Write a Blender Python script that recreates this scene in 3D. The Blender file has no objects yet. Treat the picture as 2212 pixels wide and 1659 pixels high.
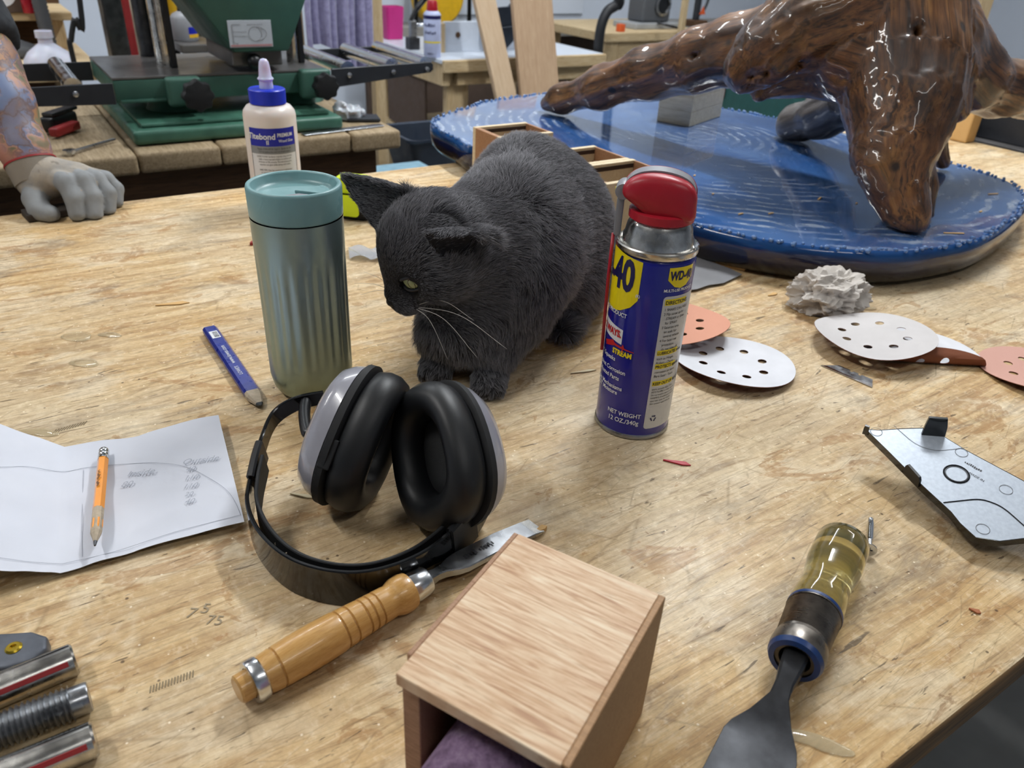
import bpy, bmesh, math, random
import numpy as np
from mathutils import Vector, Matrix, noise as mnoise, geometry as mgeo
random.seed(7); RNG = np.random.default_rng(7)
SC = bpy.context.scene
COL = SC.collection
pi = math.pi

# ------------------------------------------------------------------ camera
# World axes = the room's axes (X along the workbench, Y across it), bench top at z = 0, metres.
FPX, HCAM, YAW = 1661.0, 0.385, math.radians(34.5)
_d = np.array([(954 - 1106) / FPX, -(3650 - 829.5) / FPX, -1.0]); _up = -_d / np.linalg.norm(_d)
_fw = np.array([0, 0, -1.0]); _Y = _fw - _up * _fw.dot(_up); _Y /= np.linalg.norm(_Y); _X = np.cross(_Y, _up)
_T = np.array([[math.cos(YAW), math.sin(YAW), 0], [-math.sin(YAW), math.cos(YAW), 0], [0, 0, 1]])
CR = _T @ np.array([_X, _Y, _up])
cam_data = bpy.data.cameras.new('camera'); cam = bpy.data.objects.new('camera', cam_data); COL.objects.link(cam)
cam_data.sensor_width = 36.0; cam_data.lens = FPX / 2212 * 36.0; cam_data.clip_start = 0.02
m4 = Matrix.Identity(4)
for i in range(3):
    for j in range(3): m4[i][j] = CR[i, j]
m4[2][3] = HCAM
cam.matrix_world = m4
SC.camera = cam
CAMP = np.array([0, 0, HCAM])
cam_data.dof.use_dof = True; cam_data.dof.focus_distance = 0.62; cam_data.dof.aperture_fstop = 11.0

def _ray(x, y): return CR @ np.array([(x - 1106) / FPX, -(y - 829.5) / FPX, -1.0])
def Z(x, y, z=0.0):                      # point of the horizontal plane z seen at photo position x, y
    r = _ray(x, y); return CAMP + r * ((z - HCAM) / r[2])
def YP(x, y, Y):                         # same for the plane Y = const
    r = _ray(x, y); return CAMP + r * (Y / r[1])
def XP(x, y, X):
    r = _ray(x, y); return CAMP + r * (X / r[0])
def DP(x, y, d):                         # at horizontal distance d along the viewing direction
    r = _ray(x, y); f = _T @ np.array([0, 1.0, 0]); return CAMP + r * (d / r.dot(f))
def V(x, y, z=0.0):                      # viewing-direction frame (right, forward, up) to room axes
    return _T @ np.array([x, y, z], float)
def face_cam(p): return math.atan2(-p[0], p[1])

# ------------------------------------------------------------------ view, world, lamps
SC.view_settings.view_transform = 'Standard'; SC.view_settings.look = 'None'
SC.view_settings.gamma = 1.0; SC.view_settings.use_curve_mapping = False
SC.view_settings.exposure = -0.16
W = bpy.data.worlds.new('world'); SC.world = W; W.use_nodes = True
W.node_tree.nodes['Background'].inputs[0].default_value = (0.75, 0.85, 1.0, 1)
W.node_tree.nodes['Background'].inputs[1].default_value = 0.05

def strip_lamp(loc, power, length=1.25, width=0.10, rotz=0.0, col=(1.0, 0.985, 0.96)):
    l = bpy.data.lights.new('ceiling_strip_light', 'AREA'); l.shape = 'RECTANGLE'
    l.size = length; l.size_y = width; l.energy = power; l.color = col
    o = bpy.data.objects.new('ceiling_strip_light', l); COL.objects.link(o)
    o.location = loc; o.rotation_euler = (0, 0, rotz)
    u = bpy.data.lights.new('added_ceiling_fill', 'AREA'); u.shape = 'RECTANGLE'; u.size = length; u.size_y = width; u.energy = power * 0.22; u.color = col
    o2 = bpy.data.objects.new('added_ceiling_fill', u); COL.objects.link(o2); o2.location = (loc[0], loc[1], loc[2] - 0.06); o2.rotation_euler = (pi, 0, rotz)  # upward fill added below each strip to brighten the ceiling and its reflections
    return o
CEIL = 1.95
SC.cycles.max_bounces = 5; SC.cycles.diffuse_bounces = 2; SC.cycles.glossy_bounces = 3; SC.cycles.transmission_bounces = 6; SC.cycles.transparent_max_bounces = 6
SC.cycles.use_adaptive_sampling = True; SC.cycles.adaptive_threshold = 0.06; SC.cycles.adaptive_min_samples = 14; SC.cycles.use_denoising = True; SC.cycles.sample_clamp_indirect = 6.0
strip_lamp((-0.85, 1.10, CEIL - 0.1), 21, rotz=pi / 2)
strip_lamp((1.55, 1.25, CEIL - 0.1), 42, length=0.9, rotz=pi / 2, col=(0.95, 0.98, 1.0))
strip_lamp((0.55, 2.75, CEIL - 0.1), 22, col=(0.93, 0.97, 1.0))
strip_lamp((2.75, 3.05, CEIL - 0.1), 28, col=(0.93, 0.97, 1.0))
strip_lamp((0.45, -0.9, CEIL - 0.1), 7)
strip_lamp((3.6, 1.0, CEIL - 0.1), 24, rotz=pi / 2)
strip_lamp((-1.6, 3.4, CEIL - 0.1), 24)

# ------------------------------------------------------------------ helpers: objects
def srgb(h):
    h = h.lstrip('#'); c = [int(h[i:i + 2], 16) / 255 for i in (0, 2, 4)]
    return tuple((x / 12.92 if x <= 0.04045 else ((x + 0.055) / 1.055) ** 2.4) for x in c) + (1.0,)

def props(o, label=None, cat=None, group=None, kind=None):
    if label: o['label'] = label
    if cat: o['category'] = cat
    if group: o['group'] = group
    if kind: o['kind'] = kind
    return o
def thing(name, label, cat, loc=(0, 0, 0), rotz=0.0, group=None, mat3=None):
    o = bpy.data.objects.new(name, None); COL.objects.link(o); o.empty_display_size = 0.02
    if mat3 is not None:
        M = Matrix([list(map(float, r)) for r in mat3]).to_4x4(); M.translation = Vector([float(v) for v in loc]); o.matrix_world = M
    else:
        o.location = [float(v) for v in loc]; o.rotation_euler = (0, 0, rotz)
    return props(o, label, cat, group)
def link(name, me, mat=None, parent=None, smooth=None, loc=None, rot=None):
    o = bpy.data.objects.new(name, me); COL.objects.link(o)
    if mat is not None:
        for m in (mat if isinstance(mat, (list, tuple)) else [mat]): me.materials.append(m)
    if parent is not None: o.parent = parent
    if smooth is not None and len(me.polygons):
        me.polygons.foreach_set('use_smooth', [True] * len(me.polygons))
        if smooth is not True: me.set_sharp_from_angle(angle=math.radians(smooth))
    if loc is not None: o.location = [float(v) for v in loc]
    if rot is not None: o.rotation_euler = rot
    return o
def pyd(verts, faces):
    me = bpy.data.meshes.new('m')
    me.from_pydata([tuple(map(float, v)) for v in verts], [], [tuple(map(int, f)) for f in faces]); me.update(); return me
def obj(name, verts, faces, mat, parent=None, smooth=None, loc=None, rot=None):
    return link(name, pyd(verts, faces), mat, parent, smooth, loc, rot)
def struct(name, verts, faces, mat, smooth=None):
    return props(obj(name, verts, faces, mat, None, smooth), kind='structure')
def mat3(x=None, y=None, z=None):
    """rotation whose columns are the given axes (two of them suffice)"""
    f = lambda a: None if a is None else np.array(a, float) / np.linalg.norm(a)
    x, y, z = f(x), f(y), f(z)
    if x is None: y = f(y - z * y.dot(z)); x = np.cross(y, z)
    elif y is None: x = f(x - z * x.dot(z)); y = np.cross(z, x)
    else: y = f(y - x * x.dot(y)); z = np.cross(x, y)
    return np.array([x, y, z]).T

# ------------------------------------------------------------------ helpers: shapes (vertex list, face list)
def cat_shapes(*parts):
    v, f = [], []
    for pv, pf in parts:
        n = len(v); v += [tuple(p) for p in pv]; f += [tuple(i + n for i in q) for q in pf]
    return v, f
def xf(sh, M=None, t=(0, 0, 0)):
    v = np.array(sh[0], float)
    if M is not None: v = v @ np.array(M).T
    return (v + np.array(t)).tolist(), sh[1]
def boxs(lo, hi):
    x0, y0, z0 = lo; x1, y1, z1 = hi
    return ([(x0, y0, z0), (x1, y0, z0), (x1, y1, z0), (x0, y1, z0), (x0, y0, z1), (x1, y0, z1), (x1, y1, z1), (x0, y1, z1)],
            [(3, 2, 1, 0), (4, 5, 6, 7), (0, 1, 5, 4), (1, 2, 6, 5), (2, 3, 7, 6), (3, 0, 4, 7)])
def bevelled(sh, w, seg=2):
    bm = bmesh.new(); vs = [bm.verts.new(p) for p in sh[0]]
    for f in sh[1]: bm.faces.new([vs[i] for i in f])
    bmesh.ops.recalc_face_normals(bm, faces=bm.faces)
    bmesh.ops.bevel(bm, geom=list(bm.edges), offset=w, segments=seg, profile=0.6, affect='EDGES', clamp_overlap=True)
    bm.verts.index_update()
    r = ([tuple(v.co) for v in bm.verts], [tuple(v.index for v in f.verts) for f in bm.faces]); bm.free(); return r
def bbox(lo, hi, w=0.002, seg=2):
    lo, hi = np.minimum(lo, hi), np.maximum(lo, hi); return bevelled(boxs(lo, hi), w, seg)
def lathe(prof, seg=32, caps=True):
    """prof: (radius, z) from bottom to top"""
    v, f = [], []
    for r, z in prof:
        for k in range(seg):
            a = 2 * pi * k / seg; v.append((r * math.cos(a), r * math.sin(a), z))
    for i in range(len(prof) - 1):
        for k in range(seg):
            k2 = (k + 1) % seg; f.append((i * seg + k, i * seg + k2, (i + 1) * seg + k2, (i + 1) * seg + k))
    if caps: f.append(tuple(range(seg - 1, -1, -1))); f.append(tuple((len(prof) - 1) * seg + k for k in range(seg)))
    return v, f
def loft(rings, caps=True, closed=True):
    n = len(rings[0]); v = [tuple(p) for r in rings for p in r]; f = []
    for i in range(len(rings) - 1):
        for k in range(n if closed else n - 1):
            k2 = (k + 1) % n; f.append((i * n + k, i * n + k2, (i + 1) * n + k2, (i + 1) * n + k))
    if caps and closed: f.append(tuple(range(n - 1, -1, -1))); f.append(tuple((len(rings) - 1) * n + k for k in range(n)))
    return v, f
def spline(pts, n=8, closed=False):
    """Catmull-Rom through points"""
    P = np.array(pts, float); out = []
    m = len(P); rng = range(m if closed else m - 1)
    for i in rng:
        p0 = P[(i - 1) % m] if closed or i > 0 else 2 * P[0] - P[1]
        p1 = P[i]; p2 = P[(i + 1) % m]
        p3 = P[(i + 2) % m] if closed or i + 2 < m else 2 * P[-1] - P[-2]
        for t in np.linspace(0, 1, n, endpoint=False):
            out.append(0.5 * ((2 * p1) + (-p0 + p2) * t + (2 * p0 - 5 * p1 + 4 * p2 - p3) * t * t + (-p0 + 3 * p1 - 3 * p2 + p3) * t ** 3))
    if not closed: out.append(P[-1])
    return np.array(out)
def frames(path, closed=False):
    P = np.array(path, float); n = len(P)
    T = np.array([(P[(i + 1) % n] - P[(i - 1) % n]) if closed else (P[min(i + 1, n - 1)] - P[max(i - 1, 0)]) for i in range(n)])
    T /= np.linalg.norm(T, axis=1)[:, None] + 1e-12
    a = np.array([0, 0, 1.0]) if abs(T[0][2]) < 0.9 else np.array([1.0, 0, 0])
    u = a - T[0] * a.dot(T[0]); u /= np.linalg.norm(u); U = [u]
    for i in range(1, n):
        u = U[-1] - T[i] * U[-1].dot(T[i]); u /= np.linalg.norm(u) + 1e-12; U.append(u)
    U = np.array(U); return P, T, U, np.cross(T, U)
def tube(path, r, seg=10, closed=False, caps=True):
    P, T, U, B = frames(path, closed); n = len(P)
    R = np.full(n, r) if np.isscalar(r) else np.array(r, float)
    rings = [[P[i] + R[i] * (math.cos(2 * pi * k / seg) * U[i] + math.sin(2 * pi * k / seg) * B[i]) for k in range(seg)] for i in range(n)]
    if closed: rings.append(rings[0])
    return loft(rings, caps=caps and not closed)
def strap(path, up, w, t, closed=False):
    """ribbon of height w along up and thickness t"""
    P, T, _, _ = frames(path, closed); rings = []
    n = len(P)
    W_ = np.full(n, w) if np.isscalar(w) else np.array(w); up = np.array(up, float)
    ups = np.tile(up, (n, 1)) if up.ndim == 1 else up
    for i in range(n):
        u = ups[i] - T[i] * ups[i].dot(T[i]); u /= np.linalg.norm(u); s = np.cross(T[i], u)
        a, b = W_[i] / 2, t / 2; e = min(a, b) * 0.5
        sec = [(-a + e, -b), (a - e, -b), (a, -b + e), (a, b - e), (a - e, b), (-a + e, b), (-a, b - e), (-a, -b + e)]
        rings.append([P[i] + u * p + s * q for p, q in sec])
    return loft(rings, caps=not closed)
def prism(outline, z0, z1):
    n = len(outline); v = [(p[0], p[1], z0) for p in outline] + [(p[0], p[1], z1) for p in outline]
    f = [tuple(range(n - 1, -1, -1)), tuple(range(n, 2 * n))] + [(i, (i + 1) % n, n + (i + 1) % n, n + i) for i in range(n)]
    return v, f
def sup(a, b, e=2.6, n=40, z=0.0, cx=0.0, cy=0.0):
    r = []
    for k in range(n):
        t = 2 * pi * k / n; c, s = math.cos(t), math.sin(t)
        r.append((cx + a * math.copysign(abs(c) ** (2 / e), c), cy + b * math.copysign(abs(s) ** (2 / e), s), z))
    return r
def rrect(x0, y0, x1, y1, r, n=5):
    out = []
    for cx, cy, a0 in ((x1 - r, y1 - r, 0), (x0 + r, y1 - r, pi / 2), (x0 + r, y0 + r, pi), (x1 - r, y0 + r, 1.5 * pi)):
        for k in range(n + 1): a = a0 + pi / 2 * k / n; out.append((cx + r * math.cos(a), cy + r * math.sin(a)))
    return out
def lathe_along(p0, p1, prof, seg=28, zup=None):
    """lathe whose axis runs from p0; prof z is the distance from p0 towards p1"""
    d = np.array(p1, float) - np.array(p0, float); d /= np.linalg.norm(d)
    x = np.array([0, 0, 1.0]) if zup is None else np.array(zup, float)
    return xf(lathe(prof, seg), mat3(x=x, z=d) if zup is None else mat3(x=x, z=d), p0)

def sheet(fn, nu, nv, th=0.0004):
    """two-sided sheet: fn(u, v) -> point; upper faces first, lower faces offset along the normal"""
    P = np.array([[fn(i / nu, j / nv) for j in range(nv + 1)] for i in range(nu + 1)])
    du = np.gradient(P, axis=0); dv = np.gradient(P, axis=1); N = np.cross(du, dv); N /= np.linalg.norm(N, axis=2)[:, :, None] + 1e-12
    v = P.reshape(-1, 3).tolist() + (P - N * th).reshape(-1, 3).tolist(); m = (nu + 1) * (nv + 1); f = []; g = []
    ix = lambda i, j: i * (nv + 1) + j
    for i in range(nu):
        for j in range(nv):
            q = (ix(i, j), ix(i + 1, j), ix(i + 1, j + 1), ix(i, j + 1)); f.append(q); g.append(tuple(m + k for k in reversed(q)))
    b = [ix(i, 0) for i in range(nu)] + [ix(nu, j) for j in range(nv)] + [ix(i, nv) for i in range(nu, 0, -1)] + [ix(0, j) for j in range(nv, 0, -1)]
    e = [(b[k], m + b[k], m + b[(k + 1) % len(b)], b[(k + 1) % len(b)]) for k in range(len(b))]
    return v, f, g + e
def sheet_obj(name, fn, nu, nv, mats, parent=None, th=0.0004, smooth=50):
    v, f, g = sheet(fn, nu, nv, th); me = pyd(v, f + g)
    o = link(name, me, mats, parent, smooth)
    if isinstance(mats, (list, tuple)) and len(mats) > 1:
        me.polygons.foreach_set('material_index', [0] * len(f) + [1] * len(g))
    return o

# smooth solids from distance fields
def surface_nets(v, lo, h):
    s = v < 0; c = s.astype(np.int8)
    S = sum(c[a:a - 1 or None, b:b - 1 or None, d:d - 1 or None] for a in (0, 1) for b in (0, 1) for d in (0, 1))
    mix = (S > 0) & (S < 8); I, J, K = np.nonzero(mix); idx = np.full(mix.shape, -1, np.int64); idx[I, J, K] = np.arange(len(I))
    pos = np.zeros((len(I), 3)); cnt = np.zeros(len(I)); cs = [(a, b, d) for a in (0, 1) for b in (0, 1) for d in (0, 1)]
    for p in cs:
        for ax in range(3):
            if p[ax]: continue
            q = list(p); q[ax] = 1
            va = v[I + p[0], J + p[1], K + p[2]]; vb = v[I + q[0], J + q[1], K + q[2]]; m = (va < 0) != (vb < 0)
            t = np.where(m, va / np.where(m, va - vb, 1), 0); pp = np.array(p, float)[None, :].repeat(len(I), 0); pp[:, ax] += t
            pos += pp * m[:, None]; cnt += m
    pos = (np.stack([I, J, K], 1) + pos / cnt[:, None]) * h + np.array(lo); F = []
    for ax in range(3):
        o1, o2 = (ax + 1) % 3, (ax + 2) % 3
        a = np.moveaxis(s, (ax, o1, o2), (0, 1, 2)); ii = np.moveaxis(idx, (ax, o1, o2), (0, 1, 2))
        e = a[:-1, 1:-1, 1:-1] != a[1:, 1:-1, 1:-1]; i, j, k = np.nonzero(e); j += 1; k += 1
        q = np.stack([ii[i, j - 1, k - 1], ii[i, j, k - 1], ii[i, j, k], ii[i, j - 1, k]], 1)
        fl = ~a[i, j, k]; q[fl] = q[fl][:, ::-1]; F.append(q)
    F = np.concatenate(F); F = F[(F >= 0).all(1)]; return pos, F
def grid(lo, hi, h):
    ax = [np.arange(lo[i], hi[i] + h, h, dtype=np.float32) for i in range(3)]
    return np.stack(np.meshgrid(*ax, indexing='ij'), -1)
def smin(a, b, k):
    t = np.clip(0.5 + 0.5 * (b - a) / k, 0, 1); return b + (a - b) * t - k * t * (1 - t)
def s_ell(P, c, r, M=None):
    q = P - np.array(c, np.float32)
    if M is not None: q = q @ np.array(M, np.float32)
    r = np.array(r, np.float32); k0 = np.linalg.norm(q / r, axis=-1); k1 = np.linalg.norm(q / (r * r), axis=-1) + 1e-6
    return k0 * (k0 - 1) / k1
def s_cap(P, a, b, ra, rb=None):
    rb = ra if rb is None else rb
    a = np.array(a, np.float32); b = np.array(b, np.float32); d = b - a
    t = np.clip(((P - a) @ d) / (d @ d), 0, 1); return np.linalg.norm(P - a - t[..., None] * d, axis=-1) - (ra + (rb - ra) * t)
def net_mesh(v, lo, h, smooth_it=0):
    p, f = surface_nets(v, lo, h)
    for _ in range(smooth_it):
        acc = np.zeros_like(p); n = np.zeros(len(p))
        for a, b in ((0, 1), (1, 2), (2, 3), (3, 0)):
            np.add.at(acc, f[:, a], p[f[:, b]]); np.add.at(n, f[:, a], 1); np.add.at(acc, f[:, b], p[f[:, a]]); np.add.at(n, f[:, b], 1)
        p = 0.5 * p + 0.5 * acc / np.maximum(n, 1)[:, None]
    return p, f
def vnormals(p, f):
    n = np.cross(p[f[:, 2]] - p[f[:, 0]], p[f[:, 3]] - p[f[:, 1]]); N = np.zeros_like(p)
    for k in range(4): np.add.at(N, f[:, k], n)
    return N / (np.linalg.norm(N, axis=1)[:, None] + 1e-12)

# lettering: flat print as thin mesh
_txt = {}
def text_shape(s, size=1.0, align='CENTER', bold=0.0, shear=0.0, sx=1.0):
    cu = bpy.data.curves.new('t', 'FONT'); cu.body = s; cu.size = size; cu.align_x = align; cu.offset = bold; cu.shear = shear
    cu.resolution_u = 3
    o = bpy.data.objects.new('t', cu); COL.objects.link(o)
    dg = bpy.context.evaluated_depsgraph_get(); me = bpy.data.meshes.new_from_object(o.evaluated_get(dg))
    v = [(q.co.x * sx, q.co.y, 0.0) for q in me.vertices]; f = [tuple(q.vertices) for q in me.polygons]
    bpy.data.objects.remove(o); bpy.data.curves.remove(cu); bpy.data.meshes.remove(me); return v, f
def wrap(sh, r, phi, z0, sag=None):
    """flat shape onto the cylinder; phi 0 faces local -Y"""
    sh = refine(sh, r * 0.10); out = []
    for x, y, _ in sh[0]:
        a = phi + x / r; out.append((r * math.sin(a), -r * math.cos(a), z0 + y))
    return out, sh[1]
def strokes(n, h):
    """worn, unreadable print: a row of small irregular strokes"""
    v, f = [], []; x = -n * h * 0.35
    for k in range(n):
        w = h * random.uniform(0.16, 0.5); y0, y1 = h * random.uniform(0, 0.25), h * random.uniform(0.6, 1.0); b = len(v)
        v += [(x, y0, 0), (x + w, y0, 0), (x + w, y1, 0), (x, y1, 0)]; f.append((b, b + 1, b + 2, b + 3)); x += w + h * random.uniform(0.15, 0.3)
    return v, f
def refine(sh, mx):
    bm = bmesh.new(); vs = [bm.verts.new(p) for p in sh[0]]
    for q in sh[1]:
        try: bm.faces.new([vs[i] for i in q])
        except ValueError: pass
    bmesh.ops.triangulate(bm, faces=bm.faces)
    for _ in range(5):
        e = [e for e in bm.edges if e.calc_length() > mx]
        if not e: break
        bmesh.ops.subdivide_edges(bm, edges=e, cuts=1); bmesh.ops.triangulate(bm, faces=bm.faces)
    bm.verts.index_update(); r = ([tuple(v.co) for v in bm.verts], [tuple(v.index for v in q.verts) for q in bm.faces]); bm.free(); return r
def dens(outline, nx=0.002):
    out = []
    for i, p in enumerate(outline):
        q = outline[(i + 1) % len(outline)]; n = max(1, int(math.hypot(q[0] - p[0], q[1] - p[1]) / nx))
        out += [(p[0] + (q[0] - p[0]) * k / n, p[1] + (q[1] - p[1]) * k / n) for k in range(n)]
    return out
def fill2d(outline, holes=(), step=None):
    """triangulated 2-D region; optional inner grid points so that it can bend"""
    pts, edges = [], []
    for loop in [outline] + list(holes):
        n = len(pts); pts += [Vector(p[:2]) for p in loop]; edges += [(n + k, n + (k + 1) % len(loop)) for k in range(len(loop))]
    if step:
        xs = [p[0] for p in outline]; ys = [p[1] for p in outline]
        x = min(xs) + step / 2
        while x < max(xs):
            y = min(ys) + step / 2
            while y < max(ys): pts.append(Vector((x, y))); y += step
            x += step
    r = mgeo.delaunay_2d_cdt(pts, edges, [], 0, 1e-7)
    def inside(p, loop):
        c = False; j = len(loop) - 1
        for i in range(len(loop)):
            (xi, yi), (xj, yj) = loop[i][:2], loop[j][:2]
            if (yi > p[1]) != (yj > p[1]) and p[0] < (xj - xi) * (p[1] - yi) / (yj - yi) + xi: c = not c
            j = i
        return c
    v = [(p.x, p.y, 0.0) for p in r[0]]; f = []
    for t in r[2]:
        c = (sum(v[i][0] for i in t) / 3, sum(v[i][1] for i in t) / 3)
        if inside(c, outline) and not any(inside(c, h) for h in holes): f.append(tuple(t))
    return v, f
# ------------------------------------------------------------------ materials
class NT:
    def __init__(s, name):
        s.m = bpy.data.materials.new(name); s.m.use_nodes = True; s.t = s.m.node_tree
        s.b = s.t.nodes['Principled BSDF']
    def n(s, kind, **kw):
        o = s.t.nodes.new(kind)
        for k, v in kw.items(): setattr(o, k, v)
        return o
    def l(s, a, b): s.t.links.new(a, b)
    def co(s, kind='Object', scale=(1, 1, 1), rot=(0, 0, 0), loc=(0, 0, 0)):
        c = s.n('ShaderNodeTexCoord'); m = s.n('ShaderNodeMapping')
        m.inputs['Scale'].default_value = scale; m.inputs['Rotation'].default_value = rot; m.inputs['Location'].default_value = loc
        s.l(c.outputs[kind], m.inputs[0]); return m.outputs[0]
    def noise(s, vec, scale=5, detail=4, rough=0.55, dist=0.0):
        o = s.n('ShaderNodeTexNoise'); o.inputs['Scale'].default_value = scale; o.inputs['Detail'].default_value = detail
        o.inputs['Roughness'].default_value = rough; o.inputs['Distortion'].default_value = dist; s.l(vec, o.inputs['Vector']); return o.outputs[0]
    def voro(s, vec, scale=5, feature='F1', out='Distance'):
        o = s.n('ShaderNodeTexVoronoi', feature=feature); o.inputs['Scale'].default_value = scale; s.l(vec, o.inputs['Vector']); return o.outputs[out]
    def wave(s, vec, scale=5, dist=2, detail=2, dscale=1.0, bands='X', kind='BANDS'):
        o = s.n('ShaderNodeTexWave', wave_type=kind)
        if kind == 'BANDS': o.bands_direction = bands
        else: o.rings_direction = bands
        o.inputs['Scale'].default_value = scale; o.inputs['Distortion'].default_value = dist; o.inputs['Detail'].default_value = detail
        o.inputs['Detail Scale'].default_value = dscale; s.l(vec, o.inputs['Vector']); return o.outputs['Fac']
    def ramp(s, fac, stops, interp='LINEAR'):
        o = s.n('ShaderNodeValToRGB'); e = o.color_ramp.elements; o.color_ramp.interpolation = interp
        while len(e) < len(stops): e.new(0.5)
        for k, (p, c) in enumerate(stops):
            e[k].position = p; e[k].color = srgb(c) if isinstance(c, str) else ((c, c, c, 1) if np.isscalar(c) else c)
        s.l(fac, o.inputs[0]); return o.outputs[0]
    def mix(s, fac, a, b, mode='MIX'):
        o = s.n('ShaderNodeMix', data_type='RGBA', blend_type=mode)
        for sock, v in ((o.inputs[0], fac), (o.inputs[6], a), (o.inputs[7], b)):
            if isinstance(v, (int, float)): sock.default_value = v
            elif isinstance(v, str): sock.default_value = srgb(v)
            elif isinstance(v, tuple): sock.default_value = v
            else: s.l(v, sock)
        return o.outputs[2]
    def math(s, op, a, b=0.5):
        o = s.n('ShaderNodeMath', operation=op)
        for sock, v in ((o.inputs[0], a), (o.inputs[1], b)):
            if isinstance(v, (int, float)): sock.default_value = v
            else: s.l(v, sock)
        return o.outputs[0]
    def bump(s, h, strength=0.3, dist=0.002, normal=None):
        o = s.n('ShaderNodeBump'); o.inputs['Strength'].default_value = strength; o.inputs['Distance'].default_value = dist
        s.l(h, o.inputs['Height'])
        if normal is not None: s.l(normal, o.inputs['Normal'])
        s.l(o.outputs[0], s.b.inputs['Normal']); return o.outputs[0]
    def set(s, **kw):
        names = dict(col='Base Color', rough='Roughness', metal='Metallic', coat='Coat Weight', coatr='Coat Roughness', trans='Transmission Weight',
                     ior='IOR', spec='Specular IOR Level', alpha='Alpha', sheen='Sheen Weight', sss='Subsurface Weight', emit='Emission Strength', ecol='Emission Color', aniso='Anisotropic')
        for k, v in kw.items():
            i = s.b.inputs[names[k]]
            if isinstance(v, str): i.default_value = srgb(v)
            elif isinstance(v, (int, float, tuple)): i.default_value = v
            else: s.l(v, i)
        return s
_mc = {}
def flat(name, col, rough=0.5, metal=0.0, var=0.0, vscale=40.0, bump=0.0, bscale=120.0, **kw):
    """plain coloured surface with a little procedural variation and relief"""
    if name in _mc: return _mc[name]
    s = NT(name); s.set(col=col, rough=rough, metal=metal, **kw)
    v = s.co()
    if var:
        c = srgb(col); k = s.noise(v, vscale, 5)
        lo = tuple(max(0, x * (1 - var)) for x in c[:3]) + (1,); hi = tuple(min(1, x * (1 + var)) for x in c[:3]) + (1,)
        s.set(col=s.ramp(k, [(0.3, lo), (0.7, hi)]))
        s.set(rough=s.ramp(s.noise(v, vscale * 0.6, 3), [(0.3, max(0.02, rough - 0.12)), (0.7, min(1, rough + 0.12))]))
    if bump: s.bump(s.noise(v, bscale, 4), bump, 0.001)
    _mc[name] = s.m; return s.m

def wood(name, c1, c2, c3=None, axis=0, scale=1.0, rough=0.6, stretch=14.0, bump=0.12, rings=False, **kw):
    s = NT(name); sc = [1, 1, 1]
    for i in range(3):
        if i != axis: sc[i] = stretch
    v = s.co(scale=tuple(x * scale for x in sc))
    g = s.noise(v, 6, 6, 0.6, 0.6); g2 = s.noise(v, 22, 4, 0.6)
    c = s.ramp(g, [(0.3, c1), (0.7, c2)])
    c = s.mix(s.ramp(g2, [(0.45, 0.0), (0.7, 0.75)]), c, c3 or c1)
    s.set(col=c, rough=rough, **kw); s.bump(g2, bump, 0.001); return s.m

M = {}
# bench plywood: long grain along X, worn pale, stains, smudges, scratches
s = NT('bench_plywood'); v = s.co()
g = s.noise(s.co(scale=(2.6, 24.0, 24.0)), 1.7, 6, 0.66, 1.3)
base = s.ramp(g, [(0.28, '#a5865c'), (0.42, '#bfa277'), (0.55, '#cfb78f'), (0.74, '#dccba9')])
band = s.wave(s.co(scale=(0.8, 6.0, 1)), 2.6, 8.0, 4, 1.7, 'Y')
base = s.mix(s.ramp(band, [(0.60, 0.0), (0.97, 0.5)]), base, '#a07c4f')
big = s.ramp(s.noise(s.co(scale=(1, 1.5, 1), loc=(0.35, 0.2, 0)), 2.3, 4, 0.62, 0.5), [(0.40, 0.0), (0.62, 0.72)])
base = s.mix(big, base, '#c9bda6')
pale = s.ramp(s.noise(s.co(scale=(1, 1.9, 1)), 9.0, 5, 0.68, 0.6), [(0.50, 0.0), (0.60, 0.62)])
base = s.mix(pale, base, '#d8cdb8')
yel = s.ramp(s.noise(s.co(loc=(3, 1, 0)), 3.4, 5, 0.6, 0.9), [(0.52, 0.0), (0.68, 0.4)])
base = s.mix(yel, base, '#bf9c60')
for k, (sc_, lo_, hi_, c_, am) in enumerate(((7.0, 0.60, 0.63, '#a27a4b', 0.55), (15.0, 0.62, 0.65, '#a88458', 0.6), (4.2, 0.63, 0.655, '#8f7350', 0.42), (26.0, 0.66, 0.69, '#8b6a45', 0.6))):
    pt = s.ramp(s.noise(s.co(scale=(1, 1.4, 1), loc=(7 + 3 * k, 2 + k, 0)), sc_, 5, 0.68, 1.2), [(lo_, 0.0), (hi_, am)])
    base = s.mix(pt, base, c_)
grey = s.ramp(s.noise(s.co(scale=(1.0, 3.2, 1), loc=(1.4, 5.1, 0)), 4.2, 6, 0.72, 0.9), [(0.55, 0.0), (0.70, 0.75)])
base = s.mix(grey, base, '#857a6e')
fine = s.noise(s.co(scale=(9.0, 150.0, 150.0)), 2.2, 4, 0.72, 0.6)
base = s.mix(s.ramp(fine, [(0.54, 0.0), (0.70, 0.6)]), base, '#7a6141')
base = s.mix(s.ramp(fine, [(0.28, 0.45), (0.42, 0.0)]), base, '#ece0c6')
for sc_, ro in (((30, 190, 1), 0.06), ((55, 330, 1), -0.10), ((20, 120, 1), 0.22)):
    nick = s.noise(s.co(scale=sc_, rot=(0, 0, ro), loc=(ro * 9, 1, 0)), 1.0, 3, 0.55, 0.7)
    base = s.mix(s.ramp(nick, [(0.685, 0.0), (0.72, 0.75)]), base, '#4d3e2c')
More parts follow.
